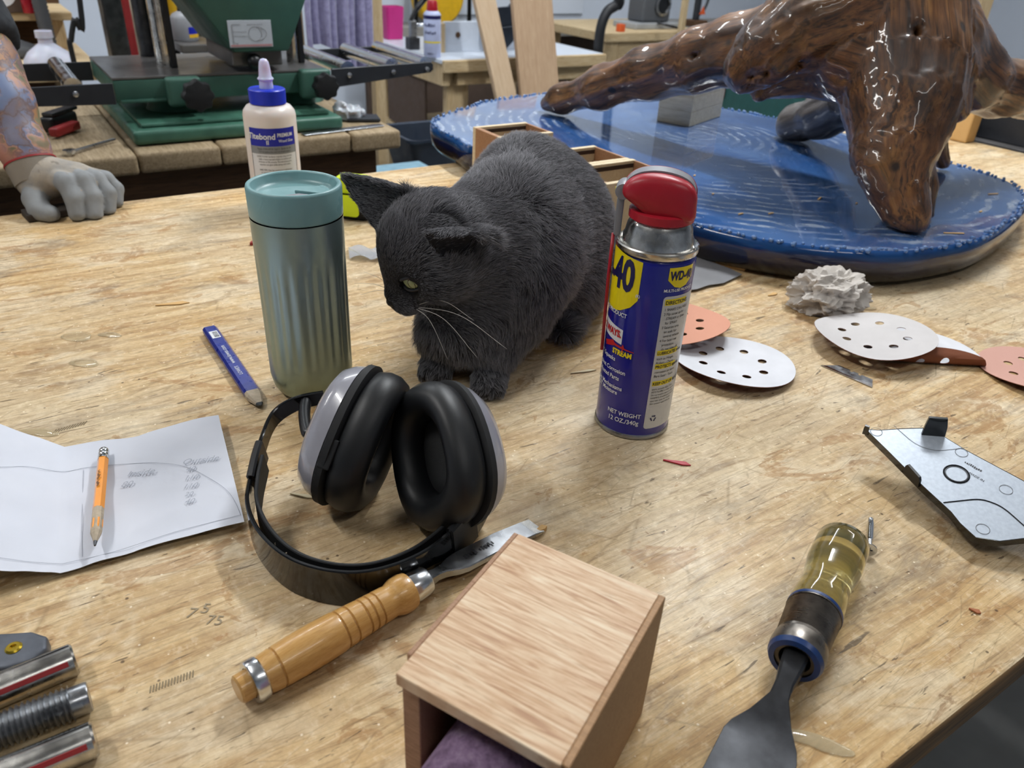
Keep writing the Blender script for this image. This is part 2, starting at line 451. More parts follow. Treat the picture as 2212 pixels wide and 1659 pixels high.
cl = s.noise(v, 120, 3, 0.7); base = s.mix(s.ramp(cl, [(0.30, 0.30), (0.5, 0.0)]), base, '#8d7656'); base = s.mix(s.ramp(cl, [(0.55, 0.0), (0.72, 0.35)]), base, '#efe6d2')
base = s.mix(s.ramp(s.voro(s.co(), 95, 'F1'), [(0.055, 0.75), (0.09, 0.0)]), base, '#f0e8d8')
base = s.mix(s.ramp(s.voro(s.co(loc=(5.3, 1.7, 0)), 42, 'F1'), [(0.035, 0.8), (0.06, 0.0)]), base, '#4a3626')
for sc_, ro, am in (((1, 7, 1), 0.5, 0.35), ((1, 9, 1), -0.5, 0.3), ((1, 6, 1), 1.2, 0.25)):
    scr = s.ramp(s.voro(s.co(scale=sc_, rot=(0, 0, ro)), 6.5, 'DISTANCE_TO_EDGE'), [(0.0, am), (0.011, 0.0)]); base = s.mix(scr, base, '#7c6648')
base = s.mix(1.0, base, (1.04, 1.0, 0.93, 1.0), 'MULTIPLY')
gm = s.n('ShaderNodeGamma'); gm.inputs[1].default_value = 1.10; s.l(base, gm.inputs[0]); base = s.mix(1.0, gm.outputs[0], (1.12, 1.12, 1.12, 1.0), 'MULTIPLY')
s.set(col=base, rough=s.ramp(s.noise(s.co(loc=(2, 9, 0)), 8, 3, 0.6), [(0.35, 0.38), (0.62, 0.70)]), spec=0.4)
s.bump(s.mix(0.4, fine, s.mix(0.5, nick, cl)), 0.45, 0.0014); M['bench'] = s.m

M['edge'] = wood('bench_edge_dark', '#4d3a25', '#8a6a43', '#2b2016', 0, 1.0, 0.7, 20)
M['lumber'] = wood('pale_lumber', '#c9ae84', '#dcc8a2', '#b8976a', 2, 1.2, 0.7, 10)
M['lumber_x'] = wood('pale_lumber_long', '#c9ae84', '#dcc8a2', '#b8976a', 0, 1.2, 0.7, 10)
M['lumber_y'] = wood('pale_lumber_cross', '#9c8868', '#b7a284', '#7a6749', 1, 1.2, 0.7, 12)
M['lumber_dark'] = wood('brown_lumber', '#4f3723', '#6b4c31', '#38271a', 0, 1.0, 0.7, 12)
M['board'] = wood('smooth_board', '#c7aa8a', '#d8c0a2', '#bf9f7c', 2, 0.8, 0.6, 16)
M['board2'] = wood('smooth_board_brown', '#b49577', '#c6a98a', '#a98a6b', 2, 0.8, 0.6, 16)
M['plywhite'] = wood('white_block_wood', '#b7b09c', '#c9c3b0', '#a39a84', 0, 1.5, 0.7, 9)
M['chisel_wood'] = wood('varnished_ash', '#bb8c4a', '#cda264', '#ae7f40', 1, 6.0, 0.33, 10, 0.03, coat=0.3)
M['oak'] = None
s = NT('oak_top'); v = s.co(scale=(11, 130, 11)); g = s.noise(v, 1.8, 5, 0.55, 1.4)
c = s.ramp(g, [(0.32, '#b48a68'), (0.43, '#cfaa86'), (0.55, '#dfc2a0'), (0.72, '#e9d5b8')])
p = s.noise(s.co(scale=(60, 700, 60)), 1.0, 3, 0.6); c = s.mix(s.ramp(p, [(0.55, 0.0), (0.68, 0.45)]), c, '#a97d54')
blot = s.noise(s.co(scale=(30, 18, 1)), 1.0, 4, 0.6); c = s.mix(s.ramp(blot, [(0.5, 0.0), (0.72, 0.35)]), c, '#b98a5c')
s.set(col=c, rough=0.55); s.bump(p, 0.12, 0.0006); M['oak'] = s.m
M['oak_side'] = wood('oak_side', '#a47d55', '#bb936a', '#8c6744', 0, 6.0, 0.6, 12)
M['oak_end'] = wood('oak_edge_grain', '#9c7558', '#bd977a', '#835f45', 0, 10.0, 0.65, 16)
M['box_light'] = wood('birch_edge', '#d6c09a', '#e6d6b6', '#c7ac82', 1, 8.0, 0.6, 10)
M['box_in'] = wood('red_oak_inside', '#9a6f4d', '#b58862', '#82593b', 0, 6.0, 0.6, 10)
M['dark_stripe'] = flat('walnut_stripe', '#3c2a20', 0.6)

M['concrete'] = flat('concrete_floor', '#8f9190', 0.7, var=0.15, vscale=6, bump=0.1)
M['wall'] = flat('wall_paint', '#d3dcea', 0.6, var=0.02, vscale=3)
M['ceiling'] = flat('ceiling_paint', '#e4e7ea', 0.8)
M['whiteboard'] = flat('white_panel', '#d6deea', 0.3, var=0.02, vscale=2)
M['trim'] = flat('trim_grey', '#9d9a94', 0.5)

# machine paint, metals, plastics
M['green'] = flat('green_machine_paint', '#3a6154', 0.45, var=0.10, vscale=20, bump=0.05)
M['green_hi'] = flat('green_casting', '#43705f', 0.42, var=0.18, vscale=26, bump=0.12, bscale=60)
M['castiron'] = flat('ground_cast_iron', '#6c6a69', 0.38, 0.55, var=0.25, vscale=9)
M['chrome'] = flat('polished_steel', '#d6d9dd', 0.20, 1.0, var=0.05, vscale=60)
M['chrome_w'] = flat('worn_chrome', '#b9b7b2', 0.22, 1.0, var=0.30, vscale=90)
M['steel'] = flat('brushed_steel', '#9b9da0', 0.34, 1.0, var=0.12, vscale=120)
M['darksteel'] = flat('dark_tool_steel', '#4a4b4e', 0.40, 0.85, var=0.35, vscale=45, bump=0.05)
M['blacksteel'] = flat('black_painted_steel', '#2a2d33', 0.45, var=0.12, vscale=30)
M['blackplastic'] = flat('black_plastic', '#141518', 0.38)
M['blackmatte'] = flat('black_matte_plastic', '#0d0f12', 0.66, bump=0.05, bscale=600)
M['glossblack'] = flat('glossy_black_plastic', '#0b0c0e', 0.12, coat=0.4)
M['navy'] = flat('navy_plastic', '#26303f', 0.5, var=0.1)
M['grey_plastic'] = flat('grey_plastic', '#8e9096', 0.35)
M['muff_grey'] = flat('pearl_grey_shell', '#9a9aa3', 0.22, coat=0.5, var=0.05, vscale=12)
M['muff_cushion'] = flat('black_vinyl_cushion', '#0d0f12', 0.46, bump=0.03, bscale=900)
M['foam'] = flat('charcoal_foam', '#2b2c2d', 0.95, bump=0.6, bscale=1600)
M['red'] = flat('red_plastic', '#b01a2c', 0.33, var=0.05)
M['red_dull'] = flat('red_paint', '#9a2a2c', 0.5, var=0.1)
M['can_blue'] = flat('can_navy_lacquer', '#15198a', 0.22, coat=0.4)
M['can_yellow'] = flat('can_yellow_print', '#f2dc12', 0.3)
M['can_white'] = flat('can_white_print', '#cfd0d2', 0.3)
M['ink_navy'] = flat('navy_ink', '#141452', 0.4)
M['ink_black'] = flat('black_ink', '#26262a', 0.5)
M['ink_red'] = flat('red_ink', '#c8202a', 0.4)
M['ink_white'] = flat('white_ink', '#e6e8ee', 0.4)
M['ink_grey'] = flat('grey_ink', '#8a8c90', 0.5)
M['graphite_line'] = flat('graphite_line', '#a9aebb', 0.6)
M['graphite'] = flat('graphite', '#3c3e42', 0.4, 0.3)
M['glue_body'] = flat('cream_glue_in_bottle', '#eadfd8', 0.33, sss=0.1)
M['glue_cap'] = flat('blue_cap_plastic', '#1432c8', 0.35)
M['label_blue'] = flat('label_blue', '#1424a8', 0.35)
M['label_grey'] = flat('label_grey', '#8d9094', 0.4)
M['label_white'] = flat('label_white', '#e3e4e8', 0.4)
M['nozzle'] = flat('milky_nozzle', '#c6cdee', 0.3, sss=0.3, alpha=1.0)
M['teal'] = flat('teal_lid_plastic', '#7ba3a6', 0.36, var=0.03)
s = NT('teal_metallic_fade'); v = s.co(); sep = s.n('ShaderNodeSeparateXYZ'); s.l(v, sep.inputs[0])
zz = s.math('MULTIPLY', sep.outputs[2], 5.6)
s.set(col=s.ramp(zz, [(0.02, '#98a690'), (0.22, '#98a89e'), (0.55, '#92a4a4'), (0.95, '#8a9fa0')]), metal=0.75, rough=0.33)
s.bump(s.noise(v, 900, 2), 0.02, 0.0002); M['thermos'] = s.m
M['neon'] = flat('neon_yellow_plastic', '#dcf21a', 0.4)
M['pencil_y'] = flat('yellow_pencil_paint', '#f09408', 0.3, coat=0.3)
M['pencil_b'] = flat('blue_pencil_paint', '#1b2a86', 0.35, coat=0.2, var=0.15, vscale=200)
M['cedar'] = flat('bare_pencil_wood', '#b3a48f', 0.7, var=0.2, vscale=200)
M['paper'] = None
s = NT('printer_paper'); v = s.co(); s.set(col=s.ramp(s.noise(v, 14, 3), [(0.3, '#cfd3de'), (0.7, '#d9dce6')]), rough=0.75)
s.bump(s.voro(v, 26, 'F1'), 0.10, 0.003); M['paper'] = s.m
M['disc_white'] = flat('white_abrasive_back', '#dcdde2', 0.7, var=0.06, vscale=30)
M['disc_white2'] = flat('white_abrasive_back_dusty', '#cdc9c8', 0.75, var=0.06, vscale=24)
M['disc_red'] = flat('red_brown_abrasive', '#8a5136', 0.85, bump=0.4, bscale=1500)
M['disc_salmon'] = flat('salmon_abrasive', '#d89a80', 0.8, bump=0.3, bscale=1500)
M['disc_pink'] = flat('pink_abrasive', '#cf9f90', 0.8, bump=0.3, bscale=1500)
M['grey_sheet'] = flat('grey_abrasive_sheet', '#7d7d80', 0.7, var=0.08)
M['tissue'] = flat('crumpled_tissue', '#c9c2ba', 0.85, var=0.1, vscale=60, bump=0.3, bscale=90)
s = NT('purple_abrasive'); v = s.co(); s.set(col=s.ramp(s.noise(v, 160, 6, 0.7), [(0.32, '#655069'), (0.5, '#8a7090'), (0.7, '#a892ac')]), rough=0.85)
s.bump(s.noise(v, 700, 3), 0.5, 0.001); M['purple'] = s.m
s = NT('case_inside'); v = s.co(); s.set(col=s.ramp(s.noise(v, 300, 3), [(0.35, '#b4bdc9'), (0.65, '#c0c9d4')]), rough=0.40, metal=0.2); M['case'] = s.m
s = NT('clear_amber_handle'); s.set(col='#e8dda0', rough=0.06, trans=0.92, ior=1.47); M['amber'] = s.m
s = NT('clear_epoxy'); s.set(col='#d9c7a0', rough=0.04, alpha=0.38, ior=1.5, coat=1.0); M['clear'] = s.m
s = NT('clear_film'); s.set(col='#c9ccd2', rough=0.15, alpha=0.55, coat=0.6); M['film'] = s.m
M['brass'] = flat('brass', '#c2a63c', 0.25, 1.0)
M['zinc'] = flat('zinc_casting', '#565a63', 0.5, 0.35, var=0.2, vscale=80, bump=0.2, bscale=200)
M['skin'] = None
# epoxy slab: deep blue resin with pale sanding swirls and dusty bloom
s = NT('blue_resin'); v = s.co()
c = s.ramp(s.noise(v, 2.4, 5, 0.6, 0.5), [(0.30, '#20406f'), (0.48, '#2f5c9c'), (0.66, '#5280c0')])
sw = s.wave(s.co(scale=(1.0, 0.8, 1), loc=(-0.12, -0.10, 0)), 15.0, 6.0, 3, 0.9, 'Z', 'RINGS')
mask = s.ramp(s.noise(s.co(loc=(4, 4, 0)), 3.1, 4, 0.55), [(0.42, 0.0), (0.52, 1.0)])
brk = s.ramp(s.noise(s.co(scale=(9, 9, 1)), 2.2, 4, 0.6), [(0.40, 0.0), (0.60, 1.0)])
k = s.math('MULTIPLY', s.math('MULTIPLY', s.math('MULTIPLY', s.ramp(sw, [(0.58, 0.0), (0.90, 1.0)]), mask), brk), 0.85)
c = s.mix(k, c, '#b3c2d8')
streak = s.ramp(s.noise(s.co(scale=(26, 5, 1), rot=(0, 0, 0.6)), 1.0, 5, 0.7, 1.2), [(0.56, 0.0), (0.70, 1.0)])
k2 = s.math('MULTIPLY', s.math('MULTIPLY', streak, mask), 0.35); c = s.mix(k2, c, '#c2cfe0')
haze = s.ramp(s.noise(s.co(loc=(9, 2, 0)), 4.0, 4, 0.6), [(0.45, 0.0), (0.7, 0.35)]); c = s.mix(haze, c, '#7d92a8')
dust = s.voro(s.co(), 60, 'F1'); c = s.mix(s.ramp(dust, [(0.05, 0.85), (0.08, 0.0)]), c, '#e6ecf2')
s.set(col=c, rough=s.math('ADD', s.math('MULTIPLY', k, 0.3), 0.07), coat=1.0, coatr=0.04, ior=1.55)
s.b.inputs['Coat IOR'].default_value = 1.7
s.bump(s.noise(v, 5, 3), 0.04, 0.003); M['resin'] = s.m
s = NT('blue_resin_side'); v = s.co(); sep = s.n('ShaderNodeSeparateXYZ'); s.l(v, sep.inputs[0])
wob = s.math('ADD', s.math('MULTIPLY', sep.outputs[2], 14.5), s.math('MULTIPLY', s.noise(s.co(scale=(1, 1, 5)), 9, 6), 0.55))
s.set(col=s.ramp(wob, [(0.30, '#1b1715'), (0.48, '#2a2522'), (0.62, '#0c1438'), (0.80, '#0f2450'), (0.95, '#1a4a86')]), rough=0.14, coat=0.4); M['resin_side'] = s.m
s = NT('blue_resin_beads'); s.set(col='#6f95cc', rough=0.06, coat=0.8, trans=0.25); M['resin_bead'] = s.m
# varnished driftwood
s = NT('varnished_driftwood'); at = s.n('ShaderNodeAttribute', attribute_name='grain'); gv = at.outputs['Vector']
def gmap(sc_):
    mp = s.n('ShaderNodeMapping'); mp.inputs['Scale'].default_value = sc_; s.l(gv, mp.inputs[0]); return mp.outputs[0]
g = s.noise(gmap((4.0, 42.0, 42.0)), 1.0, 6, 0.62, 1.6); g2 = s.noise(gmap((7.0, 170.0, 170.0)), 1.0, 5, 0.65, 1.0)
c = s.ramp(g, [(0.28, '#2a190f'), (0.40, '#553419'), (0.53, '#7b4f28'), (0.70, '#a0703c')])
c = s.mix(s.ramp(g2, [(0.50, 0.0), (0.62, 0.85)]), c, '#26170e')
bl = s.noise(s.co(), 6.0, 4, 0.6, 0.8); c = s.mix(s.ramp(bl, [(0.36, 0.75), (0.54, 0.0)]), c, '#2b1a10')
c = s.mix(s.ramp(s.noise(s.co(loc=(3, 3, 3)), 8, 4, 0.6), [(0.55, 0.0), (0.72, 0.45)]), c, '#a1743f')
ho = s.voro(s.co(), 15, 'F1'); c = s.mix(s.ramp(ho, [(0.10, 0.9), (0.16, 0.0)]), c, '#120b08')
s.set(col=c, rough=0.48, coat=0.5, coatr=0.03); s.bump(s.mix(0.5, g, g2), 0.16, 0.003); M['drift'] = s.m
s = NT('grey_driftwood'); at = s.n('ShaderNodeAttribute', attribute_name='grain')
mp = s.n('ShaderNodeMapping'); mp.inputs['Scale'].default_value = (5.0, 60.0, 60.0); s.l(at.outputs['Vector'], mp.inputs[0])
g = s.noise(mp.outputs[0], 1.0, 6, 0.62, 1.0); s.set(col=s.ramp(g, [(0.3, '#2b2725'), (0.5, '#564f4a'), (0.7, '#77706a')]), rough=0.4, coat=0.3)
s.bump(g, 0.5, 0.005); M['drift_grey'] = s.m
# cloth, glove, skin
s = NT('lavender_towel'); v = s.co(); s.set(col=s.ramp(s.noise(v, 60, 4), [(0.3, '#8480a6'), (0.7, '#a29ec4')]), rough=0.95, sheen=0.4); s.bump(s.noise(v, 400, 3), 0.5, 0.002); M['towel'] = s.m
M['shirt'] = flat('charcoal_shirt', '#2b2e33', 0.9, var=0.15, vscale=200, bump=0.2, bscale=900)
M['jeans'] = flat('navy_jeans', '#1d2a3a', 0.9, var=0.15, vscale=150, bump=0.2, bscale=700)
s = NT('dusty_work_glove'); v = s.co(); c = s.ramp(s.noise(v, 26, 5, 0.6), [(0.38, '#8b8986'), (0.55, '#a59c90'), (0.70, '#b8aa97')])
c = s.mix(s.ramp(s.noise(s.co(loc=(2, 2, 2)), 60, 4), [(0.60, 0.0), (0.72, 0.6)]), c, '#55504a')
s.set(col=c, rough=0.8); s.bump(s.noise(v, 260, 4), 0.25, 0.001); M['glove'] = s.m
M['glove_rubber'] = flat('grey_rubber_coating', '#8a8d8f', 0.7, var=0.14, vscale=40, bump=0.2, bscale=260)
M['cuff'] = flat('knit_cuff', '#8f877c', 0.95, bump=0.5, bscale=700)
s = NT('tattooed_skin'); v = s.co(); sk = s.ramp(s.noise(v, 30, 3), [(0.3, '#b27d6d'), (0.7, '#c08d7c')])
at = s.n('ShaderNodeAttribute', attribute_name='ink'); ink = at.outputs['Fac']
d = s.n('ShaderNodeVectorMath', operation='ADD'); nz = s.n('ShaderNodeTexNoise'); nz.inputs['Scale'].default_value = 26; nz.inputs['Detail'].default_value = 4; s.l(v, nz.inputs['Vector'])
sc_ = s.n('ShaderNodeVectorMath', operation='SCALE'); sc_.inputs['Scale'].default_value = 0.11; s.l(nz.outputs['Color'], sc_.inputs[0])
s.l(v, d.inputs[0]); s.l(sc_.outputs[0], d.inputs[1])
cell = s.voro(d.outputs[0], 30, 'SMOOTH_F1', 'Color'); sp = s.n('ShaderNodeSeparateColor'); s.l(cell, sp.inputs[0])
tc = s.ramp(sp.outputs[0], [(0.0, '#5f7a5c'), (0.18, '#b07c48'), (0.36, '#62646f'), (0.52, '#5480ad'), (0.66, '#b98c72'), (0.80, '#4c6b4e'), (0.92, '#70656b')], 'LINEAR')
line = s.ramp(s.voro(d.outputs[0], 30, 'DISTANCE_TO_EDGE'), [(0.02, 1.0), (0.06, 0.0)]); tc = s.mix(s.math('MULTIPLY', line, 0.8), tc, '#4c4a52')
s.set(col=s.mix(s.math('MULTIPLY', ink, 0.8), sk, tc), rough=0.5, sss=0.08); M['skin'] = s.m
M['hairbrown'] = flat('dark_brown_hair', '#2e221b', 0.7)
# cat
s = NT('grey_cat_skin'); s.set(col='#1f1e21', rough=0.9); M['cat_skin'] = s.m
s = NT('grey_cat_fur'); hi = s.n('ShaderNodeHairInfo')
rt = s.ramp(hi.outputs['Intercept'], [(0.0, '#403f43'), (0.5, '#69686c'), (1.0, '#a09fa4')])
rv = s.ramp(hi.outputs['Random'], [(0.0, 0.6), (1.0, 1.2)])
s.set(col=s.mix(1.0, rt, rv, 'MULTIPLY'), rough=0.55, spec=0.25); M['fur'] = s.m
s = NT('cat_iris'); v = s.co(); s.set(col='#a3ad7c', rough=0.05, coat=1.0); M['iris'] = s.m
M['pupil'] = flat('pupil_black', '#050505', 0.05, coat=1.0)
M['cat_nose'] = flat('slate_nose', '#2c2b2f', 0.45, bump=0.2, bscale=900)
M['whisker'] = flat('white_whisker', '#d8d6d0', 0.4)
M['pink'] = flat('magenta_plastic', '#c02a7c', 0.45)
M['yellow_tool'] = flat('yellow_tool_plastic', '#e0b11e', 0.45, var=0.1)
M['white_plastic'] = flat('milky_plastic', '#d4d8ea', 0.4, sss=0.2)
M['cable'] = flat('black_cable', '#1a1b1f', 0.5)
M['hose'] = flat('grey_hose', '#55585d', 0.55)
M['orange'] = flat('orange_plastic', '#e0602c', 0.5)
M['teal_dark'] = flat('dark_teal_paint', '#1b4a48', 0.5, var=0.1)
M['sawdust'] = flat('wood_chip', '#d6ad72', 0.8)
M['cardboard'] = flat('brown_cardboard', '#5a4a40', 0.85, var=0.08)
M['canwhite'] = flat('pale_spray_can', '#b9c2e4', 0.35)
M['jar'] = flat('amber_jar', '#b8b06a', 0.25, sss=0.1)
# ------------------------------------------------------------------ the room
FL = -0.90
RX0, RX1, RY0, RY1 = -3.2, 6.2, -2.6, 4.45
struct('floor', *boxs((RX0, RY0, FL - 0.05), (RX1, RY1, FL)), M['concrete'])
struct('ceiling', *boxs((RX0, RY0, CEIL), (RX1, RY1, CEIL + 0.05)), M['ceiling'])
struct('wall_back', *boxs((RX0, RY1, FL), (RX1, RY1 + 0.1, CEIL)), M['wall'])
struct('wall_front', *boxs((RX0, RY0 - 0.1, FL), (RX1, RY0, CEIL)), M['wall'])
struct('wall_left', *boxs((RX0 - 0.1, RY0, FL), (RX0, RY1, CEIL)), M['wall'])
struct('wall_right', *boxs((RX1, RY0, FL), (RX1 + 0.1, RY1, CEIL)), M['wall'])
# pale ledge running along the back wall
struct('trim_1', *bbox((1.9, 4.24, -0.17), (RX1, RY1, -0.10), 0.006), M['trim'])
struct('trim_2', *bbox((1.9, 4.40, -0.90), (RX1, RY1, -0.17), 0.004), M['cardboard'])

# ------------------------------------------------------------------ main workbench
BX0, BX1, BY0, BY1 = -0.60, 1.98, 0.092, 1.290
bench = thing('workbench', 'large worn plywood workbench in the foreground that the grey cat sits on', 'workbench', ((BX0 + BX1) / 2, (BY0 + BY1) / 2, FL))
cx, cy = (BX0 + BX1) / 2, (BY0 + BY1) / 2
obj('bench_top', *bevelled(boxs((BX0 - cx, BY0 - cy, -0.020), (BX1 - cx, BY1 - cy, 0.0)), 0.004, 3), [M['bench'], M['edge']], bench, 40, loc=(0, 0, -FL))
for q in bench.children[0].data.polygons: q.material_index = 0 if q.normal.z > 0.72 else 1
obj('lower_sheet', *bevelled(boxs((BX0 - cx + 0.004, BY0 - cy + 0.004, -0.045), (BX1 - cx - 0.004, BY1 - cy - 0.004, -0.0205)), 0.003), M['edge'], bench, 40, loc=(0, 0, -FL))
for y in (BY0 + 0.06, BY1 - 0.10):
    obj('apron', *bbox((BX0 - cx + 0.1, y - cy, -0.135), (BX1 - cx - 0.1, y - cy + 0.038, -0.0455)), M['lumber_x'], bench, loc=(0, 0, -FL))
for x in (BX0 + 0.15, BX1 - 0.25):
    for y in (BY0 + 0.10, BY1 - 0.19):
        obj('leg', *bbox((x - cx, y - cy, FL), (x - cx + 0.089, y - cy + 0.089, -0.046)), M['lumber'], bench, loc=(0, 0, -FL))
# pencil figures and thread dents on the top
def on_bench(sh, px, py, ang, z=0.0004):
    p = Z(px, py); c, s_ = math.cos(ang), math.sin(ang)
    return xf(sh, [[c, -s_, 0], [s_, c, 0], [0, 0, 1]], (p[0] - cx, p[1] - cy, z))
a0 = -YAW
parts = [on_bench(text_shape('7', 0.012, shear=0.1), 408, 1335, a0), on_bench(text_shape('5', 0.012), 440, 1325, a0), on_bench(text_shape('75', 0.011), 460, 1350, a0)]
obj('pencil_figures', *cat_shapes(*parts), flat('faint_pencil', '#97876c', 0.6), bench, loc=(0, 0, -FL))
parts = []
for k in range(15):
    t = k / 14; parts.append(on_bench(xf(boxs((-0.0003, -0.0025, 0), (0.0003, 0.0025, 0.0002)), [[math.cos(.3), -math.sin(.3), 0], [math.sin(.3), math.cos(.3), 0], [0, 0, 1]]), 325 + 92 * t, 1490 - 34 * t, a0, 0.0002))
for k in range(12):
    t = k / 11; parts.append(on_bench(boxs((-0.0004, -0.003, 0), (0.0004, 0.003, 0.0002)), 118 + 66 * t, 932 - 18 * t, a0, 0.0002))
props(obj('thread_dents', *cat_shapes(*parts), flat('dent_brown', '#85765c', 0.7), bench, loc=(0, 0, -FL)), kind='stuff')  # thread dents drawn as thin darker dashes

# ------------------------------------------------------------------ blue resin table top, lying upside down on the bench
ZT = 0.052
px_out = [(1480, 478), (1600, 510), (1700, 528), (1800, 540), (1900, 546), (1975, 545), (2060, 533), (2130, 515), (2190, 478), (2225, 435), (2200, 400), (2130, 372), (2050, 350), (1930, 313), (1800, 281), (1680, 255), (1580, 236), (1450, 218), (1320, 204), (1190, 201), (1120, 207), (1050, 217), (1000, 232), (955, 246), (930, 262), (938, 276), (975, 296), (1015, 316)]
out = [Z(x, y, ZT)[:2] for x, y in px_out] + [(0.775, 1.10), (0.782, 0.95), (0.785, 0.84)]
ring = spline([(p[0], p[1], 0) for p in out], 7, True)[:, :2]
sc_c = ring.mean(0)
slab = thing('resin_table_top', 'large oval blue resin table top with a beaded rim lying on the bench', 'table top', (sc_c[0], sc_c[1], 0.002))
rel = ring - sc_c
def rg(k, z): return [(p[0] * k, p[1] * k, z) for p in rel]
n = len(rel)
tv, tf = fill2d([tuple(p * 0.985) for p in rel], step=0.05)
obj('top_face', [(a, b, ZT - 0.002) for a, b, _ in tv], tf, M['resin'], slab, True)
obj('rim', *loft([rg(0.94, 0.0), rg(0.975, 0.003), rg(0.993, 0.012), rg(1.0, 0.032), rg(0.999, 0.046), rg(0.985, ZT - 0.002)], caps=False), M['resin_side'], slab, True)
obj('underside', [(a * 0.955, b * 0.955, 0.0) for a, b, _ in tv], [t[::-1] for t in tf], M['resin_side'], slab)
beads = []
tot = 0
P2 = np.vstack([rel, rel[:1]]); seg = np.linalg.norm(np.diff(P2, axis=0), axis=1); cum = np.concatenate([[0], np.cumsum(seg)])
q = 0.0
while q < cum[-1]:
    i = min(np.searchsorted(cum, q, 'right') - 1, n - 1); t = (q - cum[i]) / seg[i]; p = P2[i] * (1 - t) + P2[i + 1] * t
    r = random.uniform(0.0022, 0.0042)
    beads.append(xf(([(r * math.cos(a) * math.cos(b), r * math.sin(a) * math.cos(b), r * 0.8 * math.sin(b)) for b in (-0.8, 0.1, 0.9) for a in np.arange(6) * pi / 3],
                     [(i0 * 6 + k, i0 * 6 + (k + 1) % 6, i0 * 6 + 6 + (k + 1) % 6, i0 * 6 + 6 + k) for i0 in (0, 1) for k in range(6)] + [tuple(12 + k for k in range(6))]),
                    None, (p[0] * random.uniform(0.975, 1.0), p[1] * random.uniform(0.975, 1.0), ZT - 0.001)))
    q += random.uniform(0.006, 0.011)
props(obj('rim_beads', *cat_shapes(*beads), M['resin_bead'], slab, True), kind='stuff')
sheets = []
for (x, y, l, a) in [(1770, 430, .016, .4), (1600, 463, .010, .1), (1665, 462, .010, .0), (2060, 505, .03, -.5), (2118, 458, .008, .2), (1850, 440, .004, .1), (1995, 480, .02, -.6), (2145, 420, .02, -.3), (1540, 420, .005, .3), (1500, 380, .006, .5)]:
    p = Z(x, y, ZT); sheets.append(xf(bevelled(boxs((-l / 2, -0.0015, 0), (l / 2, 0.0015, 0.001)), 0.0004, 1), [[math.cos(a), -math.sin(a), 0], [math.sin(a), math.cos(a), 0], [0, 0, 1]], (p[0], p[1], ZT + 0.0006)))
props(obj('sawdust_flakes', *cat_shapes(*sheets), M['sawdust']), 'pale wood flakes scattered on the blue resin top', 'wood flakes', kind='stuff')

# ------------------------------------------------------------------ driftwood root base standing on the resin top
caps = []
def cap(chain, g=0):
    """chain: (photo x, photo y, distance, radius in photo pixels)"""
    pr = []
    for (x, y, d, r) in chain:
        p = DP(x, y, d); dep = -(CR.T @ (p - CAMP))[2]; pr.append((p, r * dep / FPX))
    for a, b in zip(pr[:-1], pr[1:]): caps.append((a[0], b[0], a[1], b[1], g))
cap([(1972, 497, 1.035, 22), (1960, 462, 1.05, 42), (1940, 400, 1.08, 55), (1935, 320, 1.11, 80), (1945, 230, 1.15, 110), (1950, 140, 1.2, 122), (1945, 40, 1.24, 120), (1940, -120, 1.28, 125), (1935, -330, 1.32, 120)])
cap([(1998, 470, 1.10, 18), (1990, 400, 1.12, 24), (1975, 300, 1.16, 40)])
cap([(1183, 226, 1.73, 16), (1215, 215, 1.70, 26), (1300, 190, 1.62, 40), (1400, 160, 1.55, 48), (1500, 132, 1.47, 57), (1600, 105, 1.42, 66), (1720, 75, 1.36, 85), (1850, 60, 1.30, 95)])
cap([(1612, 148, 1.22, 46), (1660, 108, 1.21, 62), (1730, 60, 1.22, 80), (1830, 30, 1.24, 100), (1920, 0, 1.26, 110)])
cap([(1640, 205, 1.27, 8), (1648, 180, 1.28, 22), (1700, 165, 1.27, 34), (1790, 150, 1.25, 60)])
cap([(1702, 284, 1.60, 24), (1725, 268, 1.58, 36), (1780, 246, 1.52, 44), (1850, 205, 1.45, 52), (1910, 165, 1.36, 62)], 1)
cap([(2037, 355, 1.40, 14), (2012, 300, 1.38, 18), (2000, 240, 1.34, 32), (1990, 150, 1.30, 60)])
cap([(2010, 90, 1.27, 100), (2090, 165, 1.33, 68), (2160, 190, 1.38, 56), (2240, 205, 1.42, 46), (2330, 228, 1.48, 36)])
cap([(1985, -40, 1.27, 85), (2050, 40, 1.28, 40), (2075, 110, 1.29, 22)])
cap([(1900, 150, 1.18, 60), (1840, 130, 1.2, 60), (1800, 150, 1.24, 45)])
cap([(1780, 150, 1.28, 28), (1800, 205, 1.29, 12)])
cap([(1870, 330, 1.10, 18), (1895, 345, 1.08, 22), (1915, 390, 1.07, 22)])
cap([(2050, 230, 1.25, 40), (2030, 140, 1.24, 60)])
lo = np.min([np.minimum(a[0], a[1]) - max(a[2], a[3]) for a in caps], 0) - 0.02; hi = np.max([np.maximum(a[0], a[1]) + max(a[2], a[3]) for a in caps], 0) + 0.02
h = 0.0060; lo[2] = max(lo[2], 0.03); G = grid(lo, hi, h); D = None
for a in caps:
    e = s_cap(G, a[0], a[1], a[2], a[3]); D = e if D is None else smin(D, e, 0.022)
D = np.maximum(D, (ZT + 0.0035) - G[..., 2])
